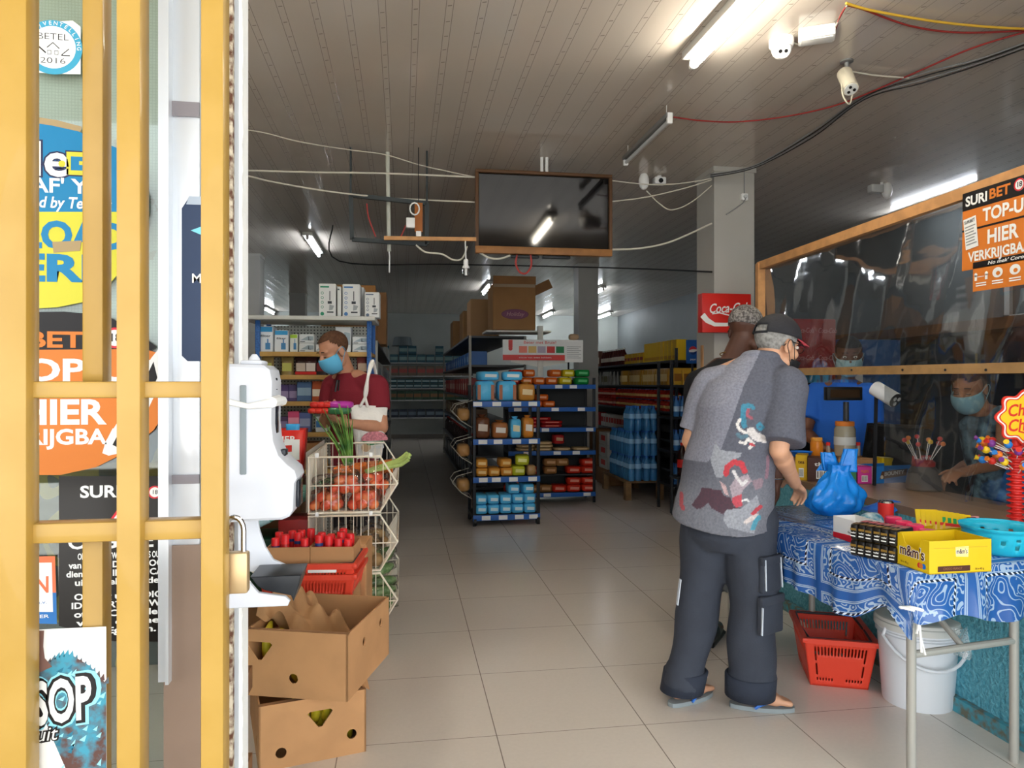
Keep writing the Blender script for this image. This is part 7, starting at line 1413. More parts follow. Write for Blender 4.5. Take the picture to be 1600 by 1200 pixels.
# trousers, cuffs, pockets
tm_ = mat('trouser_navy', '3a3f4a', .8, noise=(9, .12), bump=(200, .15)); mb = MB()
mb.loft([(W(1138, 770, 3.08), r*.165, f*.13), (W(1138, 800, 3.08), r*.18, f*.145), (W(1137, 835, 3.07), r*.175, f*.14), (W(1137, 855, 3.07), r*.15, f*.11)], 30)
hR, hL = rA+Vector((0, 0, .055)), lA+Vector((0, 0, .055))
for hip, kn, an, rs in ((W(1170, 815, 3.05), JA['knR'], hR+r*.01, (.118, .112, .098, .090)), (W(1106, 812, 3.12), JA['knL'], hL, (.112, .100, .088, .078))):
    mid = Vector(hip).lerp(Vector(kn), .55); mb.cone(hip, mid, rs[0], rs[1], 24); mb.ell(hip, rs[0], n=20); mb.cone(mid, kn, rs[1], rs[2], 24); mb.ell(mid, rs[1], n=20); mb.cone(kn, an, rs[2], rs[3], 24); mb.ell(kn, rs[2], n=20); c2 = Vector(an).lerp(Vector(kn), .30); d_ = (Vector(kn)-Vector(an)).normalized(); mb.cone(an, an+d_*.085, rs[3]+.007, rs[3]+.008, 24)
me = remeshed(mb, 'trousers', .0075, 5); wrinkle(me, .012, 11); me.materials.append(tm_); tr_o = link('trousers', me, pA.t)
for an_, kn_, rr in ((hR+r*.01, JA['knR'], .093), (hL, JA['knL'], .082)):
    ax_ = (Vector(kn_)-an_).normalized(); cf = MB(); q0 = Vector(an_)-ax_*.012; prof = ((0, .0), (.085, .003), (.088, -.001), (.087, -.006))
    cf.loft([(q0+ax_*h_, r*(rr+.006+o_), f*(rr+.004+o_)) for h_, o_ in prof], 32, capends=False); cu_ = cf.build('trouser_cuff', mat('cuff_navy', '2f3542', .85, bump=(200, .15)), tr_o, smooth=60); solid(cu_, .008, 0)
sd_ = Vector((.42, -.907, 0)); wt_ = Vector((.907, .42, 0))
def pocket(px, py, z, w, h, off): 
    c = W(px, py, z)+sd_*off; M_ = Matrix((wt_, sd_, dz)).transposed().to_4x4(); M_.translation = c; o = MB().rbox((0, 0, 0), (w, .028, h), .010, M=M_).build('cargo_pocket', tm_, tr_o); MB().rbox((0, .008, h*.38), (w*1.03, .022, h*.24), .006, M=M_).build('pocket_flap', tm_, o); return c, o
wtm = mat('trim_white', 'c9d2dc', .6)
c, o = pocket(1172, 888, 3.02, .12, .15, .098); 
for s in (-.052, .045): MB().bar(c+wt_*s+sd_*.017+dz*.065, c+wt_*(s+(.004 if s < 0 else .012))+sd_*.017-dz*.06, .010, .004).build('zip_edge', wtm, o)
c, o = pocket(1174, 950, 3.02, .14, .16, .094); MB().bar(c-wt_*.07+sd_*.016+dz*.04, c-wt_*.075+sd_*.016-dz*.07, .010, .004).build('zip_edge', wtm, o)
MB().bar(W(1063, 905, 3.02), W(1058, 945, 3.02), .018, .004).build('strap_end', wtm, tr_o)
fs = mat('flipflop_grey', '8f989a', .6); fb_ = mat('flipflop_blue', '2f6fc8', .4)
for an, toe in ((rA, tA_), (lA, lT)):
    d_ = Vector((toe.x-an.x, toe.y-an.y, 0)).normalized(); s_ = Vector((d_.y, -d_.x, 0)); h0 = Vector((an.x, an.y, 0))-d_*.075; L_ = (Vector((toe.x, toe.y, 0))-h0).length+.012; pts = []
    for k in range(28): t = 2*PI*k/28; u = .5-.5*math.cos(t); ww = .036+.014*math.sin(PI*u)*u; pts.append((u*L_, math.copysign(abs(math.sin(t))**.6, math.sin(t))*ww))
    M_ = Matrix((d_, s_, dz)).transposed().to_4x4(); M_.translation = h0+dz*.001; o = MB().prism(pts, .018, M=M_).build('flip_flop', fs, pA.t, fix=True)
    tip = Vector((toe.x, toe.y, 0))-d_*.045+dz*.02
    for sg in (-1, 1): MB().tube(cr([tip, tip-d_*.03+s_*sg*.022+dz*.022, tip-d_*.085+s_*sg*.045+dz*.014, tip-d_*.11+s_*sg*.047-dz*.002]), .0065, 6).build('thong_strap', fb_, o)
MB().tube([JA['wrL'].lerp(JA['elL'], .45)+R_A @ Vector((.036*math.cos(t), .0, .036*math.sin(t))) for t in [i*PI/8 for i in range(16)]], .006, 6, closed=True).build('bracelet', mat('bracelet_mix', 'c8c0b8', .4, noise=(120, 1), c2='8a2a2a'), pA.t)
done(pA)
# ------------------------------------------------------------ B: man in black behind him
R_B = fr3((.62, .78, 0)); hB = W(1166, 516, 3.68); HRB = fr3((.85, .5, -.25)); gB = lambda px, py, dx=0: atH(px, py, .01)
aR, aL = atH(1165, 1008, .01), atH(1108, 1002, .01)
JB = dict(head=hB, HR=HRB, neck=W(1142, 560, 3.70), chest=W(1134, 625, 3.72), pelvis=W(1130, 770, 3.74), shR=W(1190, 606, 3.6), elR=W(1206, 690, 3.55), wrR=W(1214, 752, 3.56), shL=W(1092, 598, 3.84), elL=W(1086, 685, 3.86), wrL=W(1105, 745, 3.95), hipR=W(1155, 800, 3.7), knR=W(1158, 905, 3.68), anR=aR+Vector((0, 0, .08)), hipL=W(1108, 798, 3.78), knL=W(1110, 900, 3.78), anL=aL+Vector((0, 0, .08)))
pB = Person('person in a black t-shirt with glasses and a neck chain standing at the table end', (JB['pelvis'].x, JB['pelvis'].y, 0))
mb = MB(); head_into(mb, hB, HRB, 1.05); body_into(mb, JB, R_B, 1, 1.02); hand_into(mb, JB['wrR'], (.05, .1, -1), (-.6, .5, 0), (.5, .8, .1), .45); hand_into(mb, JB['wrL'], (.6, .4, -.5), (.3, .2, .5), (.2, .5, .6), .4); foot_into(mb, JB['anR'], aR+R_B @ Vector((0, .17, .02))); foot_into(mb, JB['anL'], aL+R_B @ Vector((0, .17, .02)))
addm(pB, mb, 'body', skin('skin_dark', '5a3a2c'), .006, 3); eyes(pB.t, hB, HRB, 1.05); glasses(pB.t, hB, HRB, 1.05)
shell(hB, HRB, (.077, .097, .087), lambda x, y, z: z > .03-.9*min(0, y+.02)*-.9 and (y < .075) and z > .012, 1.06, 44).build('hair', mat('hair_salt', '4a4644', .9, noise=(90, .45), c2='8a8682', bump=(150, .8)), pB.t, smooth=180)
r, f = R_B.col[0], R_B.col[1]; mb = MB()
mb.loft([(W(1130, 800, 3.74), r*.20, f*.16), (W(1130, 740, 3.74), r*.20, f*.165), (W(1132, 680, 3.73), r*.195, f*.16), (W(1134, 625, 3.72), r*.195, f*.145), (W(1138, 590, 3.71), r*.18, f*.12), (W(1141, 570, 3.70), r*.12, f*.09), (W(1142, 560, 3.70), r*.07, f*.068)], 30)
for s in 'RL': mb.cap(JB['neck'].lerp(JB['sh'+s], .5)-dz*.02, JB['sh'+s], .065, .075, 16); mb.cone(JB['sh'+s], JB['sh'+s].lerp(JB['el'+s], .75), .076, .074, 22)
addm(pB, mb, 'shirt', mat('tee_black', '141418', .85, bump=(150, .2)), .0085, 4, .006, 12)
mb = MB(); mb.loft([(W(1130, 775, 3.74), r*.175, f*.14), (W(1130, 825, 3.74), r*.18, f*.14), (W(1130, 850, 3.74), r*.14, f*.11)], 24)
for s in 'RL': mb.cone(JB['hip'+s], JB['kn'+s]-dz*.06, .11, .10, 22); mb.ell(JB['hip'+s], .11, n=18)
addm(pB, mb, 'shorts', mat('shorts_grey', '6f757c', .85), .0085, 4, .006, 12)
nk = JB['neck']+dz*.006; MB().tube([nk+dz*.0+r*(.004+.062*math.cos(t))+f*(.014+.058*math.sin(t))+dz*(.014-.012*math.sin(t)) for t in [i*PI/16 for i in range(32)]], .003, 6, closed=True).build('neck_chain', mat('gold_chain', 'd8b878', .25, .9), pB.t)
MB().tube([JB['wrR']+dz*.015+Vector((.033*math.cos(t), .033*math.sin(t), 0)) for t in [i*PI/8 for i in range(16)]], .004, 6, closed=True).build('bracelet', K['chrome'], pB.t)
for a in (aR, aL): 
    mb = MB(); d_ = f; h0 = Vector((a.x, a.y, .0)); mb.cap(h0-d_*.045+dz*.045, h0+d_*.06+dz*.045, .044, .047, 14); mb.cap(h0+d_*.06+dz*.04, h0+d_*.18+dz*.034, .046, .033, 14); mb.box(h0+d_*.065+dz*.008, (.085, .27, .016), rz=math.atan2(d_.y, d_.x)-PI/2); addm(pB, mb, 'shoe', K['black'], .006, 3)
done(pB)
# ------------------------------------------------------------ C: man in the maroon shirt with a tote bag
R_C = fr3((-.72, -.70, 0)); hC = W(522, 548, 4.80); HRC = fr3((-.80, -.50, -.52)); zC = 4.85; bx = W(552, 745, zC)
aCL, aCR = Vector((bx.x+.07, bx.y-.05, 0)), Vector((bx.x-.07, bx.y+.09, 0))
JC = dict(head=hC, HR=HRC, neck=W(543, 582, 4.88), chest=W(553, 645, 4.88), pelvis=W(554, 740, 4.88), shL=W(588, 604, 4.76), elL=W(597, 668, 4.68), wrL=W(541, 661, 4.50), shR=W(521, 602, 5.02), elR=W(508, 660, 4.96), wrR=W(509, 646, 4.66), hipL=W(570, 775, 4.82), knL=Vector((aCL.x, aCL.y, .50)), anL=aCL+dz*.09, hipR=W(540, 775, 4.94), knR=Vector((aCR.x, aCR.y, .50)), anR=aCR+dz*.09)
pC = Person('person in a maroon t-shirt and blue face mask looking down at packs in his hands', (bx.x, bx.y, 0))
mb = MB(); head_into(mb, hC, HRC, 1.08); body_into(mb, JC, R_C, 1.03, 1.0); hand_into(mb, JC['wrL'], W(513, 652, 4.42)-JC['wrL'], (.1, -.2, 1), (.1, -.9, .5), .35, 1.05); hand_into(mb, JC['wrR'], W(512, 640, 4.5)-JC['wrR'], (.3, 0, 1), (.6, .5, .4), .4, 1.05); foot_into(mb, JC['anL'], aCL+R_C @ Vector((0, .17, .015))); foot_into(mb, JC['anR'], aCR+R_C @ Vector((0, .17, .015)))
addm(pC, mb, 'body', skin('skin_fair', 'c08a6c'), .006, 3); eyes(pC.t, hC, HRC, 1.08, 1); mask(pC.t, hC, HRC, mat('mask_blue', '5fb4dc', .7), 1.12)
shell(hC, HRC, (.078, .097, .086), lambda x, y, z: z > -.05 and (z > .045+max(0, y-.0)*.62 or (y < -.0 and z > -.045 and (abs(x) > .03 or y < -.03))) and y < .078-.25*abs(x)*0 and not (y > .03 and z < .085), 1.09, 52).build('hair', mat('hair_brown', '63432f', .85, noise=(60, .3), bump=(110, .8)), pC.t, smooth=180)
r, f = R_C.col[0], R_C.col[1]; mb = MB()
mb.loft([(W(554, 735, 4.88), r*.185, f*.14), (W(554, 690, 4.88), r*.178, f*.14), (W(553, 645, 4.88), r*.19, f*.145), (W(552, 612, 4.88), r*.185, f*.125), (W(548, 594, 4.88), r*.13, f*.095), (W(544, 583, 4.88), r*.075, f*.075)], 30)
for s in 'LR': mb.cap(JC['neck'].lerp(JC['sh'+s], .5)-dz*.025, JC['sh'+s], .065, .078, 16); mb.cone(JC['sh'+s], JC['sh'+s].lerp(JC['el'+s], .58), .079, .074, 22)
addm(pC, mb, 'shirt', mat('tee_maroon', '7c1f2c', .85, bump=(150, .2)), .008, 4, .006, 12)
mb = MB(); mb.loft([(W(554, 715, 4.88), r*.165, f*.125), (W(554, 765, 4.88), r*.17, f*.13), (W(554, 790, 4.88), r*.13, f*.1)], 24)
for s in 'RL': mb.cone(JC['hip'+s], JC['kn'+s], .10, .08, 20); mb.ell(JC['hip'+s], .10, n=18); mb.cone(JC['kn'+s], JC['an'+s]-dz*.03, .08, .072, 20); mb.ell(JC['kn'+s], .08, n=16)
addm(pC, mb, 'trousers', mat('trouser_black', '2a2528', .85), .009, 4, .006, 12)
for a in (aCL, aCR):
    mb = MB(); h0 = Vector((a.x, a.y, 0)); mb.cap(h0-f*.045+dz*.045, h0+f*.06+dz*.045, .044, .047, 14); mb.cap(h0+f*.06+dz*.04, h0+f*.19+dz*.034, .046, .033, 14); addm(pC, mb, 'shoe', K['dark'], .007, 3)
sg = MB(); c0 = W(527, 594, 4.66); sg.tube([c0, c0+Vector((-.005, -.004, -.03)), c0+Vector((-.012, -.006, -.075))], .007, 6); sg.tube([c0+Vector((.012, 0, .0)), c0+Vector((.006, -.004, -.07))], .006, 6); sg.build('sunglasses', K['black'], pC.t)
done(pC)
tb_ = thing('tote_bag', 'white cotton tote bag with a watermelon print on the shoulder of the maroon-shirted man', 'bag', W(577, 715, 4.66)); Tm = mat('tote_cotton', 'efede6', .85, noise=(30, .06), bump=(120, .2)); dX = (W(607, 700, 4.70)-W(549, 700, 4.60)); dX.z = 0; dX.normalize(); dN = Vector((dX.y, -dX.x, 0)); u5 = 4.64/1120
def tote(i, j):
    a = 2*PI*i; hw = (20+10*j)*u5; s = math.copysign(abs(math.cos(a))**.5, math.cos(a)); t = .028+.03*math.sin(PI*min(1, j*1.1)); return dX*hw*s+dN*t*math.sin(a)+dz*(j*82*u5+.006*math.sin(i*25))
MB().grid(40, 18, tote).build('bag_body', Tm, tb_, smooth=180)
for s in (0, 1): MB().tube(cr([dX*(-.02-.05*s)+dN*.04+dz*80*u5, dX*(-.045+.01*s)+dN*.07+dz*100*u5, dX*(-.03)+dN*.09+dz*125*u5, dX*(.0+.015*s)+dN*.03+dz*147*u5, dX*.04-dN*.06+dz*150*u5, dX*.09-dN*.16+dz*120*u5, dX*.09-dN*.16+dz*85*u5]), .010, 8).build('strap', Tm, tb_, smooth=180)
MB().tube(cr([dX*-.12+dN*.04+dz*80*u5, dX*-.05+dN*.075+dz*84*u5, dX*.06+dN*.07+dz*86*u5, dX*.12+dN*.03+dz*82*u5]), [.02]*19, 8).build('folded_rim', Tm, tb_, smooth=180) if False else None
mb = MB(); Mt = Matrix((dX, dz, dN)).transposed().to_4x4(); Mt.translation = dN*.0635+dX*.02+dz*30*u5
poly(mb, Mt, [(.085*math.cos(t), .05*max(-.2, math.sin(t))) for t in [2*PI*k/40 for k in range(40)]], 0, .001); poly(mb, Mt, [(-.085, -.008), (-.03, -.02), (.06, -.012), (.05, -.03), (-.04, -.04)], 1, .0012); disc(mb, Mt, (-.055, -.05), .03, 2, 20, .0006); rect(mb, Mt, -.01, -.06, .06, -.045, 3, .001)
mb.build('print', [mat('melon_pink', 'd88a94', .8, noise=(90, .4)), mat('melon_green', '4a8a5a', .8), mat('melon_tan', 'b89a7a', .8), K['lgrey']], tb_, smooth=0)
hp = W(519, 643, 4.40)
for k, (dx, dzz, c1, c2, lab) in enumerate(((.0, .052, 'b83aa0', 'd0342c', 'upper red and purple snack pack held by the maroon-shirted man'), (-.012, .016, '3a7048', 'c83428', 'lower green and red snack pack held by the maroon-shirted man'))):
    t = thing('snack_pack', lab, 'pack', hp+Vector((dx, 0, dzz-.01)), -.15); superell(MB(), (.055, 0, 0), (.075, .06, .024), .6, .6).build('pack_body', mat('pack_'+c1, c1, .25, bump=(25, .4)), t, smooth=180)
    for q in range(3): superell(MB(), (-.1+.04*q, -.01, .0), (.03, .05, .02), .7, .7).build('inner_roll', cm(c2, .3), t, smooth=180)
# ------------------------------------------------------------ D: cashier behind the counter
R_D = fr3((-.55, -.83, 0)); hD = W(1326, 556, 4.98); HRD = fr3((-.45, -.85, -.2)); bx = W(1312, 745, 5.0)
aL_, aR_ = Vector((bx.x+.1, bx.y-.03, 0)), Vector((bx.x-.08, bx.y+.05, 0))
JD = dict(head=hD, HR=HRD, neck=W(1320, 598, 5.02), chest=W(1314, 655, 5.02), pelvis=W(1312, 745, 5.02), shL=W(1356, 615, 4.95), elL=W(1368, 682, 4.92), wrL=W(1352, 722, 4.72), shR=W(1276, 614, 5.12), elR=W(1258, 676, 5.0), wrR=W(1288, 700, 4.78), hipL=bx+Vector((.09, -.02, -.05)), knL=Vector((aL_.x, aL_.y, .48)), anL=aL_+dz*.09, hipR=bx+Vector((-.08, .05, -.05)), knR=Vector((aR_.x, aR_.y, .48)), anR=aR_+dz*.09)
pD = Person('person in a blue polo shirt and pale blue mask behind the counter screen', (bx.x, bx.y, 0))
mb = MB(); head_into(mb, hD, HRD, 1.1); body_into(mb, JD, R_D, 1.04, 1.02); hand_into(mb, JD['wrL'], (-.4, -.6, -.4), (0, 0, -1), (-.6, .3, 0), .4); hand_into(mb, JD['wrR'], (.4, -.6, -.3), (0, 0, -1), (.6, .3, 0), .4); foot_into(mb, JD['anL'], aL_+R_D @ Vector((0, .17, .015))); foot_into(mb, JD['anR'], aR_+R_D @ Vector((0, .17, .015)))
addm(pD, mb, 'body', skin('skin_brown', '7a4f3a'), .007, 3); eyes(pD.t, hD, HRD, 1.1); mask(pD.t, hD, HRD, mat('mask_pale', 'a8cdd6', .7), 1.12)
shell(hD, HRD, (.079, .098, .09), lambda x, y, z: z > .02 and (z > .06 or y < .03) and y < .08, 1.1, 44).build('hair', mat('hair_black', '1a1716', .8, bump=(110, .8)), pD.t, smooth=180)
r, f = R_D.col[0], R_D.col[1]; mb = MB()
mb.loft([(W(1312, 765, 5.02), r*.19, f*.15), (W(1313, 700, 5.02), r*.19, f*.15), (W(1314, 655, 5.02), r*.195, f*.148), (W(1317, 622, 5.02), r*.185, f*.125), (W(1319, 606, 5.02), r*.12, f*.09), (W(1320, 597, 5.02), r*.075, f*.075)], 30)
for s in 'LR': mb.cap(JD['neck'].lerp(JD['sh'+s], .5)-dz*.025, JD['sh'+s], .065, .08, 16); mb.cone(JD['sh'+s], JD['sh'+s].lerp(JD['el'+s], .7), .081, .078, 22)
mb.tube([JD['neck']+dz*.01+r*.075*math.cos(t)+f*.075*math.sin(t) for t in [i*PI/10 for i in range(20)]], .014, 8, closed=True)
addm(pD, mb, 'shirt', mat('polo_blue', '2a6ad0', .8, bump=(150, .2)), .009, 4, .006, 12)
mb = MB(); mb.loft([(W(1312, 745, 5.02), r*.17, f*.13), (W(1312, 795, 5.02), r*.17, f*.13), (W(1312, 815, 5.02), r*.13, f*.1)], 24)
for s in 'RL': mb.cone(JD['hip'+s], JD['kn'+s], .105, .08, 20); mb.ell(JD['hip'+s], .105, n=18); mb.cone(JD['kn'+s], JD['an'+s]-dz*.03, .08, .07, 20)
addm(pD, mb, 'trousers', mat('trouser_black', '2a2528', .85), .01, 4); done(pD)
# ------------------------------------------------------------ E: seated woman
R_E = fr3((-.9, -.42, 0)); hE = W(1514, 606, 3.98); HRE = fr3((-.85, -.42, -.38)); bx = W(1575, 790, 4.05); bx.z = .56
JE = dict(head=hE, HR=HRE, neck=W(1535, 642, 4.02), chest=W(1552, 695, 4.05), pelvis=bx, shL=W(1572, 652, 3.88), elL=W(1566, 722, 3.80), wrL=W(1505, 738, 3.66), shR=W(1535, 655, 4.2), elR=W(1515, 725, 4.2), wrR=W(1480, 745, 4.0), hipL=bx+R_E @ Vector((-.09, .02, 0)), knL=bx+R_E @ Vector((-.10, .36, -.04)), anL=bx+R_E @ Vector((-.10, .30, -.47)), hipR=bx+R_E @ Vector((.09, .02, 0)), knR=bx+R_E @ Vector((.10, .36, -.04)), anR=bx+R_E @ Vector((.10, .30, -.47)))
pE = Person('person in a dark patterned sleeveless blouse and mask seated behind the counter screen', (bx.x, bx.y, 0))
mb = MB(); head_into(mb, hE, HRE, 1.0); body_into(mb, JE, R_E, .95, .92); hand_into(mb, JE['wrL'], W(1482, 742, 3.58)-JE['wrL'], (0, 0, -1), (-.2, .8, .2), .35, .92); hand_into(mb, JE['wrR'], (-.7, -.4, -.2), (0, 0, -1), (-.2, -.8, 0), .35, .92)
for s in 'LR': foot_into(mb, JE['an'+s], Vector((JE['an'+s].x, JE['an'+s].y, .012))+R_E @ Vector((0, .15, 0)))
addm(pE, mb, 'body', skin('skin_warm', 'b07a58'), .0065, 3); eyes(pE.t, hE, HRE, 1.0, 1); mask(pE.t, hE, HRE, mat('mask_teal', '8fbcc8', .7), 1.06)
hr = shell(hE, HRE, (.084, .104, .094), lambda x, y, z: (z > .055 or (y < .015 and z > -.075)) and y < .075, 1.0, 44); hr.ell(hE+HRE @ Vector((0, -.115, .0)), (.045, .04, .05), n=14); hr.build('hair', mat('hair_auburn', '4a2a1c', .7, noise=(40, .3), bump=(90, .7)), pE.t, smooth=180)
r, f = R_E.col[0], R_E.col[1]; mb = MB()
mb.loft([(bx-dz*.06, r*.18, f*.15), (bx+dz*.1, r*.17, f*.145), (W(1556, 720, 4.05), r*.155, f*.135), (W(1552, 690, 4.05), r*.165, f*.14), (W(1543, 662, 4.03), r*.15, f*.115), (W(1537, 650, 4.02), r*.09, f*.08)], 28)
for s in 'LR': mb.cap(JE['neck'].lerp(JE['sh'+s], .55)-dz*.03, JE['sh'+s]+(JE['neck']-JE['sh'+s])*.12, .055, .062, 16)
bl = mat('blouse_print', '1f2c3a', .8, noise=(16, 1), c2='7a9aa8'); addm(pE, mb, 'blouse', bl, .008, 4, .005, 12)
mb = MB(); 
for s in 'LR': mb.cone(JE['hip'+s], JE['kn'+s], .105, .08, 20); mb.ell(JE['hip'+s], .105, n=18); mb.ell(JE['kn'+s], .08, n=16); mb.cone(JE['kn'+s], JE['an'+s]+dz*.05, .08, .065, 20)
addm(pE, mb, 'trousers', mat('trouser_black', '2a2528', .85), .009, 4); done(pE)
t = thing('stool', 'plain dark stool under the seated woman', 'stool', (bx.x, bx.y, 0)); MB().lathe([(.17, .42), (.18, .43), (.18, .455), (.17, .462)], 20).build('seat', K['black'], t)
for k in range(4): a = PI/4+k*PI/2; MB().cyl((.12*math.cos(a), .12*math.sin(a), .43), (.16*math.cos(a), .16*math.sin(a), 0), .012, 8).build('leg', K['dark'], t)
# ================================================================ CEILING FIXTURES
tube_added = mat('added_fill_tube', 'ffffff', .4, emit=('fbf6ea', 72)); tubef = mat('lit_tube_cold', 'ffffff', .4, emit=('eef6ff', 34)); tubeo = mat('unlit_tube', 'c8cac8', .3)
def tube_lamp(a, b, lit, label, r=.017, group=None, drop=.075):
    a, b = Vector(a), Vector(b); d = (b-a); L = d.length; rz = math.atan2(d.y, d.x)
    t = thing('tube_lamp', label, 'lamp', (a.x, a.y, CEIL), rz, group)
    MB().rbox((L/2, 0, -.022), (L, .11, .044), .006).build('housing', mat('lamp_housing', 'dedcd4', .45), t)
    MB().cyl((.035, 0, -drop), (L-.035, 0, -drop), r, 12).build('tube', lit, t)
    for x in (.02, L-.02): MB().rbox((x, 0, -.06), (.03, .034, .07), .006).build('end_cap', mat('lamp_housing', 'dedcd4', .45), t)
    return t
def dirY(px, py, L, h=CEIL-.07):
    p = atH(px, py, h); return p, p-Vector((0, L, 0))
tubes = mat('lit_tube_soft', 'ffffff', .4, emit=('fff6e4', 36))
a, b = dirY(1080, 103, 1.22); tube_lamp(a+Vector((0, 0, 0)), b+Vector((.03, 0, 0)), tubes, 'bright lit tube lamp on the ceiling near the doorway', r=.023)
for px, py, lab in ((480, 371, 'lit tube lamp over the left aisle, nearest the purifier boxes'), (943, 452, 'lit tube lamp on the ceiling just behind the second white pillar'), (767, 446, 'lit tube lamp behind the oval-printed carton'), (416, 484, 'lit tube lamp seen over the bare end of the left shelf top'), (1014, 491, 'lit tube lamp deepest on the right of the shop'), (862, 490, 'lit tube lamp deepest in the shop over the long shelf row')):
    p = atH(px, py, CEIL-.07); p.y = min(p.y, YB-1.4); p.x = min(p.x, 5.0); tube_lamp(p+Vector((0, 1.2, 0)), p, tubef, lab)
tube_lamp((5.1, 6.9, 0), (5.1, 5.7, 0), tubef, 'lit tube lamp over the drink coolers, seen through the plastic screen')
tube_lamp((-1.7, 4.1, 0), (-1.7, 2.9, 0), tube_added, 'unseen fill tube lamp added over the vegetables behind the shop window')  # added lamp, hidden by the storefront, to brighten the interior
# unlit lamp hanging a little below the ceiling
a, b = atH(977, 252, CEIL-.1), atH(1047, 184, CEIL-.1); d = (b-a).normalized()
t = thing('tube_lamp', 'unlit grey tube lamp hanging on wires beside the white pillar', 'lamp', (a.x, a.y, a.z), math.atan2(d.y, d.x)); L = (b-a).length
MB().rbox((L/2, 0, .02), (L, .05, .03), .005).build('housing', mat('dull_housing', '7d7b78', .5), t); MB().cyl((.03, 0, -.015), (L-.03, 0, -.015), .014, 10).build('tube', tubeo, t)
for x in (.01, L-.01): MB().rbox((x, 0, 0), (.025, .035, .07), .005).build('end_cap', K['white'], t)
for x in (.06, L-.06): MB().cyl((x, 0, .03), (x, 0, .1), .002, 5).build('hanger_wire', K['white'], t)
# television in a wooden surround
YT = 5.45; tl, tr_, bl = atY(743, 263, YT), atY(957, 266, YT), atY(741, 395, YT); w_ = tr_.x-tl.x; h_ = tl.z-bl.z; cx = (tl.x+tr_.x)/2; cz = (tl.z+bl.z)/2
tv = thing('television', 'large black television in a wooden surround hanging from the ceiling', 'television', (cx, YT+.05, cz))
wd = mat('tv_wood', '9a6a3c', .55, noise=(12, .2))
MB().rbox((0, .02, 0), (w_-.03, .07, h_-.03), .006).build('casing', K['black'], tv)
MB().box((0, -.0205, .01), (w_-.06, .008, h_-.085)).build('screen', mat('tv_screen', '0c0a0c', .06, spec=.6), tv)
MB().rbox((0, -.02, -h_/2+.03), (w_, .06, .055), .004).build('surround_board', wd, tv); MB().rbox((0, -.02, h_/2-.012), (w_, .06, .024), .004).build('surround_board', mat('tv_wood_dark', '5f432c', .6), tv)
for sx in (-1, 1): MB().rbox((sx*(w_/2-.012), -.02, .015), (.024, .06, h_-.08), .003).build('surround_board', mat('tv_wood_dark', '5f432c', .6), tv)
for x in (-.01, .03): MB().cyl((x, .03, h_/2-.01), (x, .03, CEIL-cz), .012, 8).build('hanger_pole', K['white'], tv)
for x, y in ((-.15, -h_/2-.012), (.1, -h_/2-.01)): MB().rbox((x, 0, y), (.22, .05, .02), .004).build('foot_bracket', K['dark'], tv)
# white pipe, timber stick, old metal frame and power board
pp = atH(603, 238, CEIL); pz = lambda py: atY(605, py, pp.y).z
pipe = thing('hanging_pipe', 'white plastic pipe hanging from the ceiling left of the television', 'pipe', (pp.x+.012, pp.y, CEIL))
MB().cyl((0, 0, 0), (.012, 0, pz(393)-CEIL), .016, 12).build('pipe_body', mat('pvc_pipe', 'c4c6ba', .5), pipe)
for py in (313, 374): MB().cyl((.008, -.022, pz(py)-CEIL), (.008, -.012, pz(py)-CEIL), .012, 10).build('bolt', K['white'], pipe)
MB().tube([Vector((.012, 0, pz(393)-CEIL)), Vector((.016, 0, pz(400)-CEIL)), Vector((.014, 0, pz(426)-CEIL))], .006, 6).build('loose_cord', K['white'], pipe)
a, b = atY(600, 372, YT-.03), atY(744, 374, YT-.03)
st = tag(MB().bar(a, b, .02, .028).build('timber_stick', K['wood']), 'thin pine stick running from the white pipe to the television', 'stick')
fr = thing('metal_frame', 'empty dark metal frame hanging left of the television', 'frame', (0, 0, 0)); fm = mat('frame_dark', '3c4244', .5)
q = [atY(548, 305, YT+.06), atY(667, 318, YT+.06), atY(667, 382, YT+.06), atY(550, 374, YT+.06)]
for i in range(4): MB().bar(q[i], q[(i+1) % 4], .03, .03, up=(0, 1, 0)).build('frame_bar', fm, fr)
for i in (0, 1): MB().cyl(q[i], (q[i].x, q[i].y, CEIL), .008, 8).build('hanger_rod', fm, fr)
pb = atY(654, 340, YT-.01); pw = thing('power_board', 'brown wooden board with a white junction box beside the television', 'power board', pb)
MB().rbox((0, 0, 0), (.06, .022, .22), .003).build('board', mat('orange_wood', 'a8642f', .6, noise=(10, .15)), pw); MB().rbox((-.06, -.01, -.045), (.065, .04, .075), .005).build('junction_box', K['white'], pw); MB().rbox((.0, -.005, -.125), (.04, .03, .04), .004).build('socket', K['white'], pw)
MB().tube([Vector((-.03+.035*math.cos(t), -.02, .06+.045*math.sin(t))) for t in [k*PI/6 for k in range(12)]], .006, 6, closed=True).build('cable_coil', K['white'], pw)
MB().cyl((0, 0, .1), (0, 0, CEIL-pb.z), .004, 6).build('hanger_wire', K['dark'], pw)
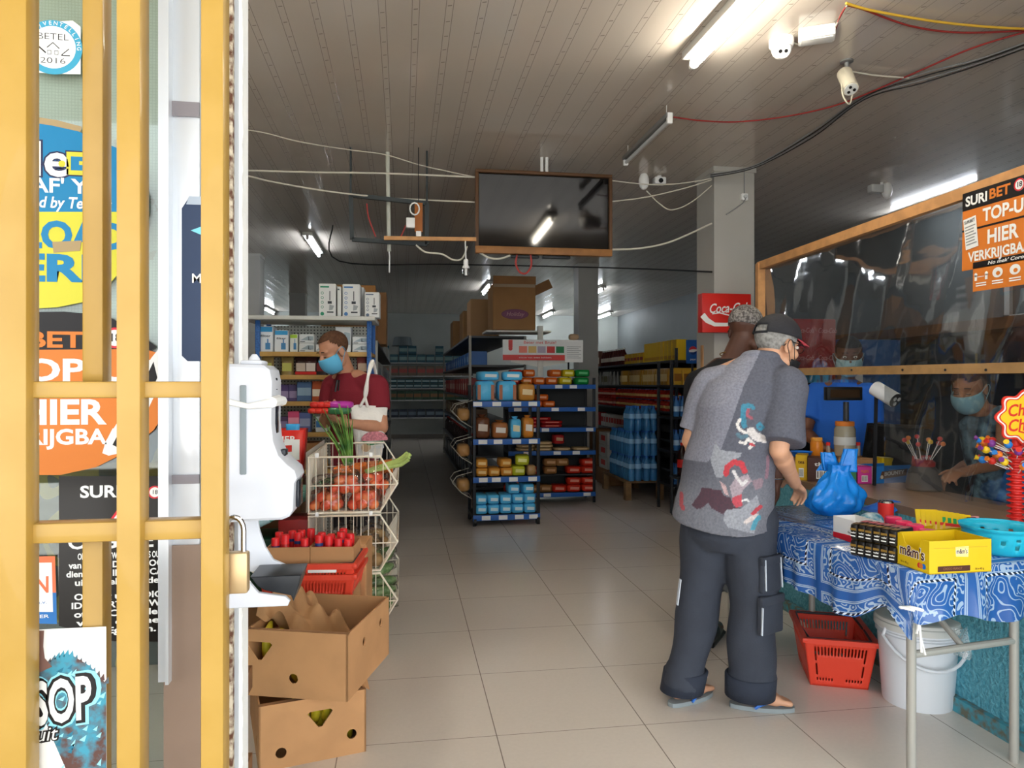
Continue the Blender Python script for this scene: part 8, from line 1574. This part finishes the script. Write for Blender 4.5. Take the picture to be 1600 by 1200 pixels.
# energy saving bulb on a cord
c0 = atY(728, 380, YT-.05); bz = lambda py: atY(728, py, YT-.05).z
bl_ = thing('hanging_bulb', 'clear jar bulb hanging on a white cord below the television edge', 'bulb', (c0.x, c0.y, c0.z))
MB().tube([Vector((.0, .03, .03)), Vector((-.005, 0, 0)), Vector((0, 0, bz(405)-c0.z))], .005, 6).build('cord', K['white'], bl_)
z0 = bz(405)-c0.z; MB().lathe([(.012, 0), (.018, -.005), (.018, -.045), (.026, -.055), (.028, -.07)], 12, c=(0, 0, z0)).build('socket', K['white'], bl_)
MB().lathe([(.024, -.065), (.028, -.075), (.026, -.12), (.018, -.13), (.004, -.131)], 12, c=(0, 0, z0)).build('glass', K['film'], bl_); MB().cyl((0, 0, z0-.068), (0, 0, z0-.122), .009, 8).build('lamp_tube', K['white'], bl_)
# security cameras and boxes on the ceiling
dc = atH(1221, 62, CEIL); t = thing('dome_camera', 'white dome security camera on the ceiling near the bright lamp', 'camera', dc)
MB().lathe([(.062, 0), (.062, -.03), (.055, -.045)], 20).build('base', K['white'], t); MB().ell((0, 0, -.05), .05, n=18).build('ball', K['white'], t)
dv = Vector((-.25, -.8, -.55)).normalized(); MB().cyl(dv*.035+Vector((0, 0, -.05)), dv*.052+Vector((0, 0, -.05)), .035, 18).build('face', K['white'], t)
sx_, sy_, _d = basis(dv)
for s_ in (-1, 1): MB().cyl(dv*.05+sx_*s_*.014+Vector((0, 0, -.05)), dv*.054+sx_*s_*.014+Vector((0, 0, -.05)), .009, 12).build('lens', K['black'], t)
jb = atH(1276, 45, CEIL); t = thing('junction_box', 'white junction box on the ceiling beside the dome camera', 'box', jb, -.5)
MB().rbox((0, 0, -.03), (.17, .09, .06), .008).build('box_body', K['white'], t); MB().rbox((0, 0, -.062), (.15, .07, .006), .003).build('lid', K['paper'], t)
bc = atH(1323, 95, CEIL); t = thing('bullet_camera', 'cream bullet security camera hanging from a round ceiling mount', 'camera', bc)
MB().lathe([(.035, 0), (.035, -.008), (.012, -.012), (.01, -.06)], 14).build('mount', K['steel'], t); dv = Vector((-.12, -.55, -.8)).normalized(); q0 = Vector((0, .02, -.06))
cm = mat('camera_cream', 'd9d2bd', .4); MB().cyl(q0, q0+dv*.15, .04, 18).build('camera_body', cm, t); MB().cyl(q0+dv*.148, q0+dv*.156, .034, 18).build('camera_face', K['lgrey'], t)
sx_, sy_, _d = basis(dv)
for a_ in (0, 2.1, 4.2): MB().cyl(q0+dv*.154+(sx_*math.cos(a_)+sy_*math.sin(a_))*.017, q0+dv*.16+(sx_*math.cos(a_)+sy_*math.sin(a_))*.017, .008, 10).build('lens', K['black'], t)
MB().tube(cr([q0+dv*.1+Vector((-.04, 0, 0)), q0+dv*.18+Vector((-.055, 0, -.02)), q0+dv*.2+Vector((0, .03, -.04)), q0+dv*.1+Vector((.05, .03, 0))]), .004, 6).build('loop_cable', cm, t)
for px, py, lab in ((1006, 272, 'white camera on the ceiling left of the first white pillar'), (1030, 275, 'white box camera on the ceiling close against the first pillar')):
    p = atH(px, py, CEIL); t = thing('ceiling_camera', lab, 'camera', p)
    if px < 1010: MB().ell((0, 0, -.06), (.045, .045, .075), n=14).build('camera_body', K['white'], t)
    else: MB().rbox((0, 0, -.045), (.1, .08, .06), .01).build('camera_body', K['white'], t); MB().cyl((0, -.04, -.05), (0, -.048, -.05), .02, 12).build('lens', K['black'], t)
    MB().cyl((0, 0, 0), (0, 0, -.03), .02, 10).build('mount', K['white'], t)
p = atH(1378, 285, CEIL); t = thing('ceiling_camera', 'white camera with a boxy back high on the right ceiling', 'camera', p); MB().ell((.05, 0, -.07), (.045, .045, .075), n=14).build('camera_body', K['white'], t); MB().rbox((-.06, 0, -.06), (.12, .07, .07), .01).build('back_box', K['lgrey'], t); MB().cyl((0, 0, 0), (0, 0, -.06), .015, 8).build('mount', K['white'], t)
# wall socket with cord on the first pillar
p = atY(1163, 308, 5.535); t = thing('wall_socket', 'white power socket with a plug high on the first pillar', 'socket', p)
MB().rbox((0, 0, 0), (.055, .03, .055), .005).build('plate', K['white'], t); MB().cyl((0, -.014, 0), (0, -.03, 0), .016, 12).build('plug', K['lgrey'], t)
MB().tube(cr([Vector((0, -.03, -.01)), Vector((-.03, -.02, -.06)), Vector((-.16, -.005, -.15))]), .004, 6).build('cord', K['grey'], t); MB().cyl((0, 0, .03), (0, 0, .21), .004, 6).build('conduit', K['grey'], t)
# ---- cables: each run hangs between fixings
cw = mat('cable_white', 'cfcabc', .5); cred = mat('cable_red', '8f2a26', .5); cblk = mat('cable_black', '2a2826', .5); cyl_ = mat('cable_yellow', 'dcb23c', .5); cpk = mat('cable_pink', 'a8403c', .5)
def run_in(a, b): a, b = Vector(a), Vector(b); return [a.lerp(b, k) for k in (0, .3, .6, .8, .93, 1)]
def cable(pts, m, label, r=.005, n=6):
    c_ = Vector((0, 0, CAM_H)); top = CEIL-.012-r*2; pts = [c_+(p-c_)*((top-CAM_H)/(p.z-CAM_H)) if p.z > top else p for p in pts]
    tag(MB().tube(cr(pts, n), r, 6).build('cable', m), label, 'cable')
cable([atY(1322, 5, 3.3), atY(1370, 18, 3.4), atY(1480, 36, 3.6), atY(1600, 45, 3.7), atY(1680, 40, 3.8)], cyl_, 'yellow cable strung along the ceiling at the right', .006)
cable([atY(1300, 62, 3.5), atY(1318, 16, 3.35), atY(1340, 12, 3.35), atY(1420, 40, 3.5), atY(1500, 51, 3.6), atY(1600, 48, 3.75)], cred, 'dark red cable strung just under the yellow cable')
cable([atY(1236, 66, 3.6), atY(1255, 70, 3.5), atY(1290, 60, 3.5), atY(1315, 25, 3.35), atY(1325, 5, 3.3)], cw, 'white cable looping from the dome camera to the junction box')
cable([atY(1045, 182, 4.6), atY(1100, 189, 4.5), atY(1160, 190, 4.5), atY(1240, 180, 4.4), atY(1320, 160, 4.2), atY(1420, 118, 4.1), atY(1520, 75, 4.0), atY(1620, 45, 3.9)], cred, 'red cable running from the unlit lamp to the upper right')
for i in range(4):
    o_ = i*3.2
    cable([atY(1110, 272+o_*.5, 5.4), atY(1180, 258+o_*.4, 5.2), atY(1270, 205+o_, 4.9), atY(1350, 150+o_*.6, 4.5), atY(1440, 115+o_*1.6, 4.3), atY(1530, 92+o_, 4.1), atY(1640, 52+o_, 4.0)], cblk if i % 2 else K['grey'], ('topmost', 'second', 'third', 'lowest')[i]+' strand of the grey cable bundle passing the first pillar', .004)
cable([atY(1332, 112, 4.0), atY(1370, 118, 4.2), atY(1420, 122, 4.3)], cw, 'short white cable from the bullet camera to the bundle')
cable([atY(955, 282, YT+.1), atY(1010, 288, 5.5), atY(1060, 287, 5.5), atY(1112, 279, 5.5)], cw, 'white cable from the television to the first pillar, upper of two')
cable([atY(955, 315, YT+.1), atY(1010, 308, 5.5), atY(1070, 294, 5.5), atY(1112, 281, 5.5)], cw, 'white cable from the television to the first pillar, lower of two')
cable([atY(955, 390, YT+.1), atY(1000, 388, 5.5), atY(1050, 377, 5.5), atY(1112, 349, 5.5)], cw, 'thick white cable sagging from the television foot to the first pillar', .008)
cable([atY(1010, 298, 5.6), atY(1030, 318, 5.6), atY(1050, 328, 5.6), atY(1080, 316, 5.6), atY(1112, 290, 5.55)], cw, 'white cable drooping below the two ceiling cameras')
cable(run_in((-4.58, 5.4, 2.90), atY(380, 266, YT-.1))+[ atY(480, 269, YT), atY(603, 271, YT), atY(743, 277, YT+.05)], cw, 'taut white cable from the left wall to the television', .007)
cable(run_in((-4.58, 5.2, 3.1), atY(400, 205, 5.2))+[ atY(470, 222, 5.3), atY(545, 234, 5.45), atY(603, 242, 5.5), atY(660, 259, 5.5), atY(743, 277, YT+.05)], cw, 'thin white cable sloping over the white pipe to the television', .004)
cable(run_in((-4.58, 4.9, 2.8), atY(380, 274, 5.0))+[ atY(430, 285, 5.2), atY(520, 300, 5.4), atY(620, 310, YT+.1), atY(743, 316, YT+.06)], cw, 'white cable dipping behind the metal frame to the television', .006)
cable([atY(650, 383, YT), atY(665, 394, YT), atY(690, 397, YT), atY(708, 406, YT), atY(722, 404, YT), atY(730, 385, YT)], cw, 'white cable drooping between the power board and the bulb', .007)
cable([atY(748, 394, YT+.03), atY(765, 403, YT+.03), atY(782, 404, YT+.03), atY(797, 399, YT+.03)], cw, 'white cable looping under the television left corner', .008)
cable([atY(808, 398, YT+.03), atY(806, 412, YT+.03), atY(812, 425, YT+.03), atY(822, 427, YT+.03), atY(830, 415, YT+.03), atY(829, 398, YT+.03)], cpk, 'pink cable loop under the television middle', .008)
cable([atY(573, 318, YT+.08), atY(576, 340, YT+.08), atY(587, 370, YT+.08)], cpk, 'red cable hanging inside the metal frame', .006)
cable([atY(634, 352, YT+.02), atY(630, 362, YT+.02), atY(626, 370, YT+.02)], cpk, 'short red cable beside the junction box', .006)
cable([atY(520, 352, 8.0), atY(530, 408, 8.0), atY(700, 413, 8.0), atY(850, 416, 8.0), atY(1000, 420, 7.2), W(1112, 425, 5.75)], cblk, 'black cable strung across the shop behind the television', .008)
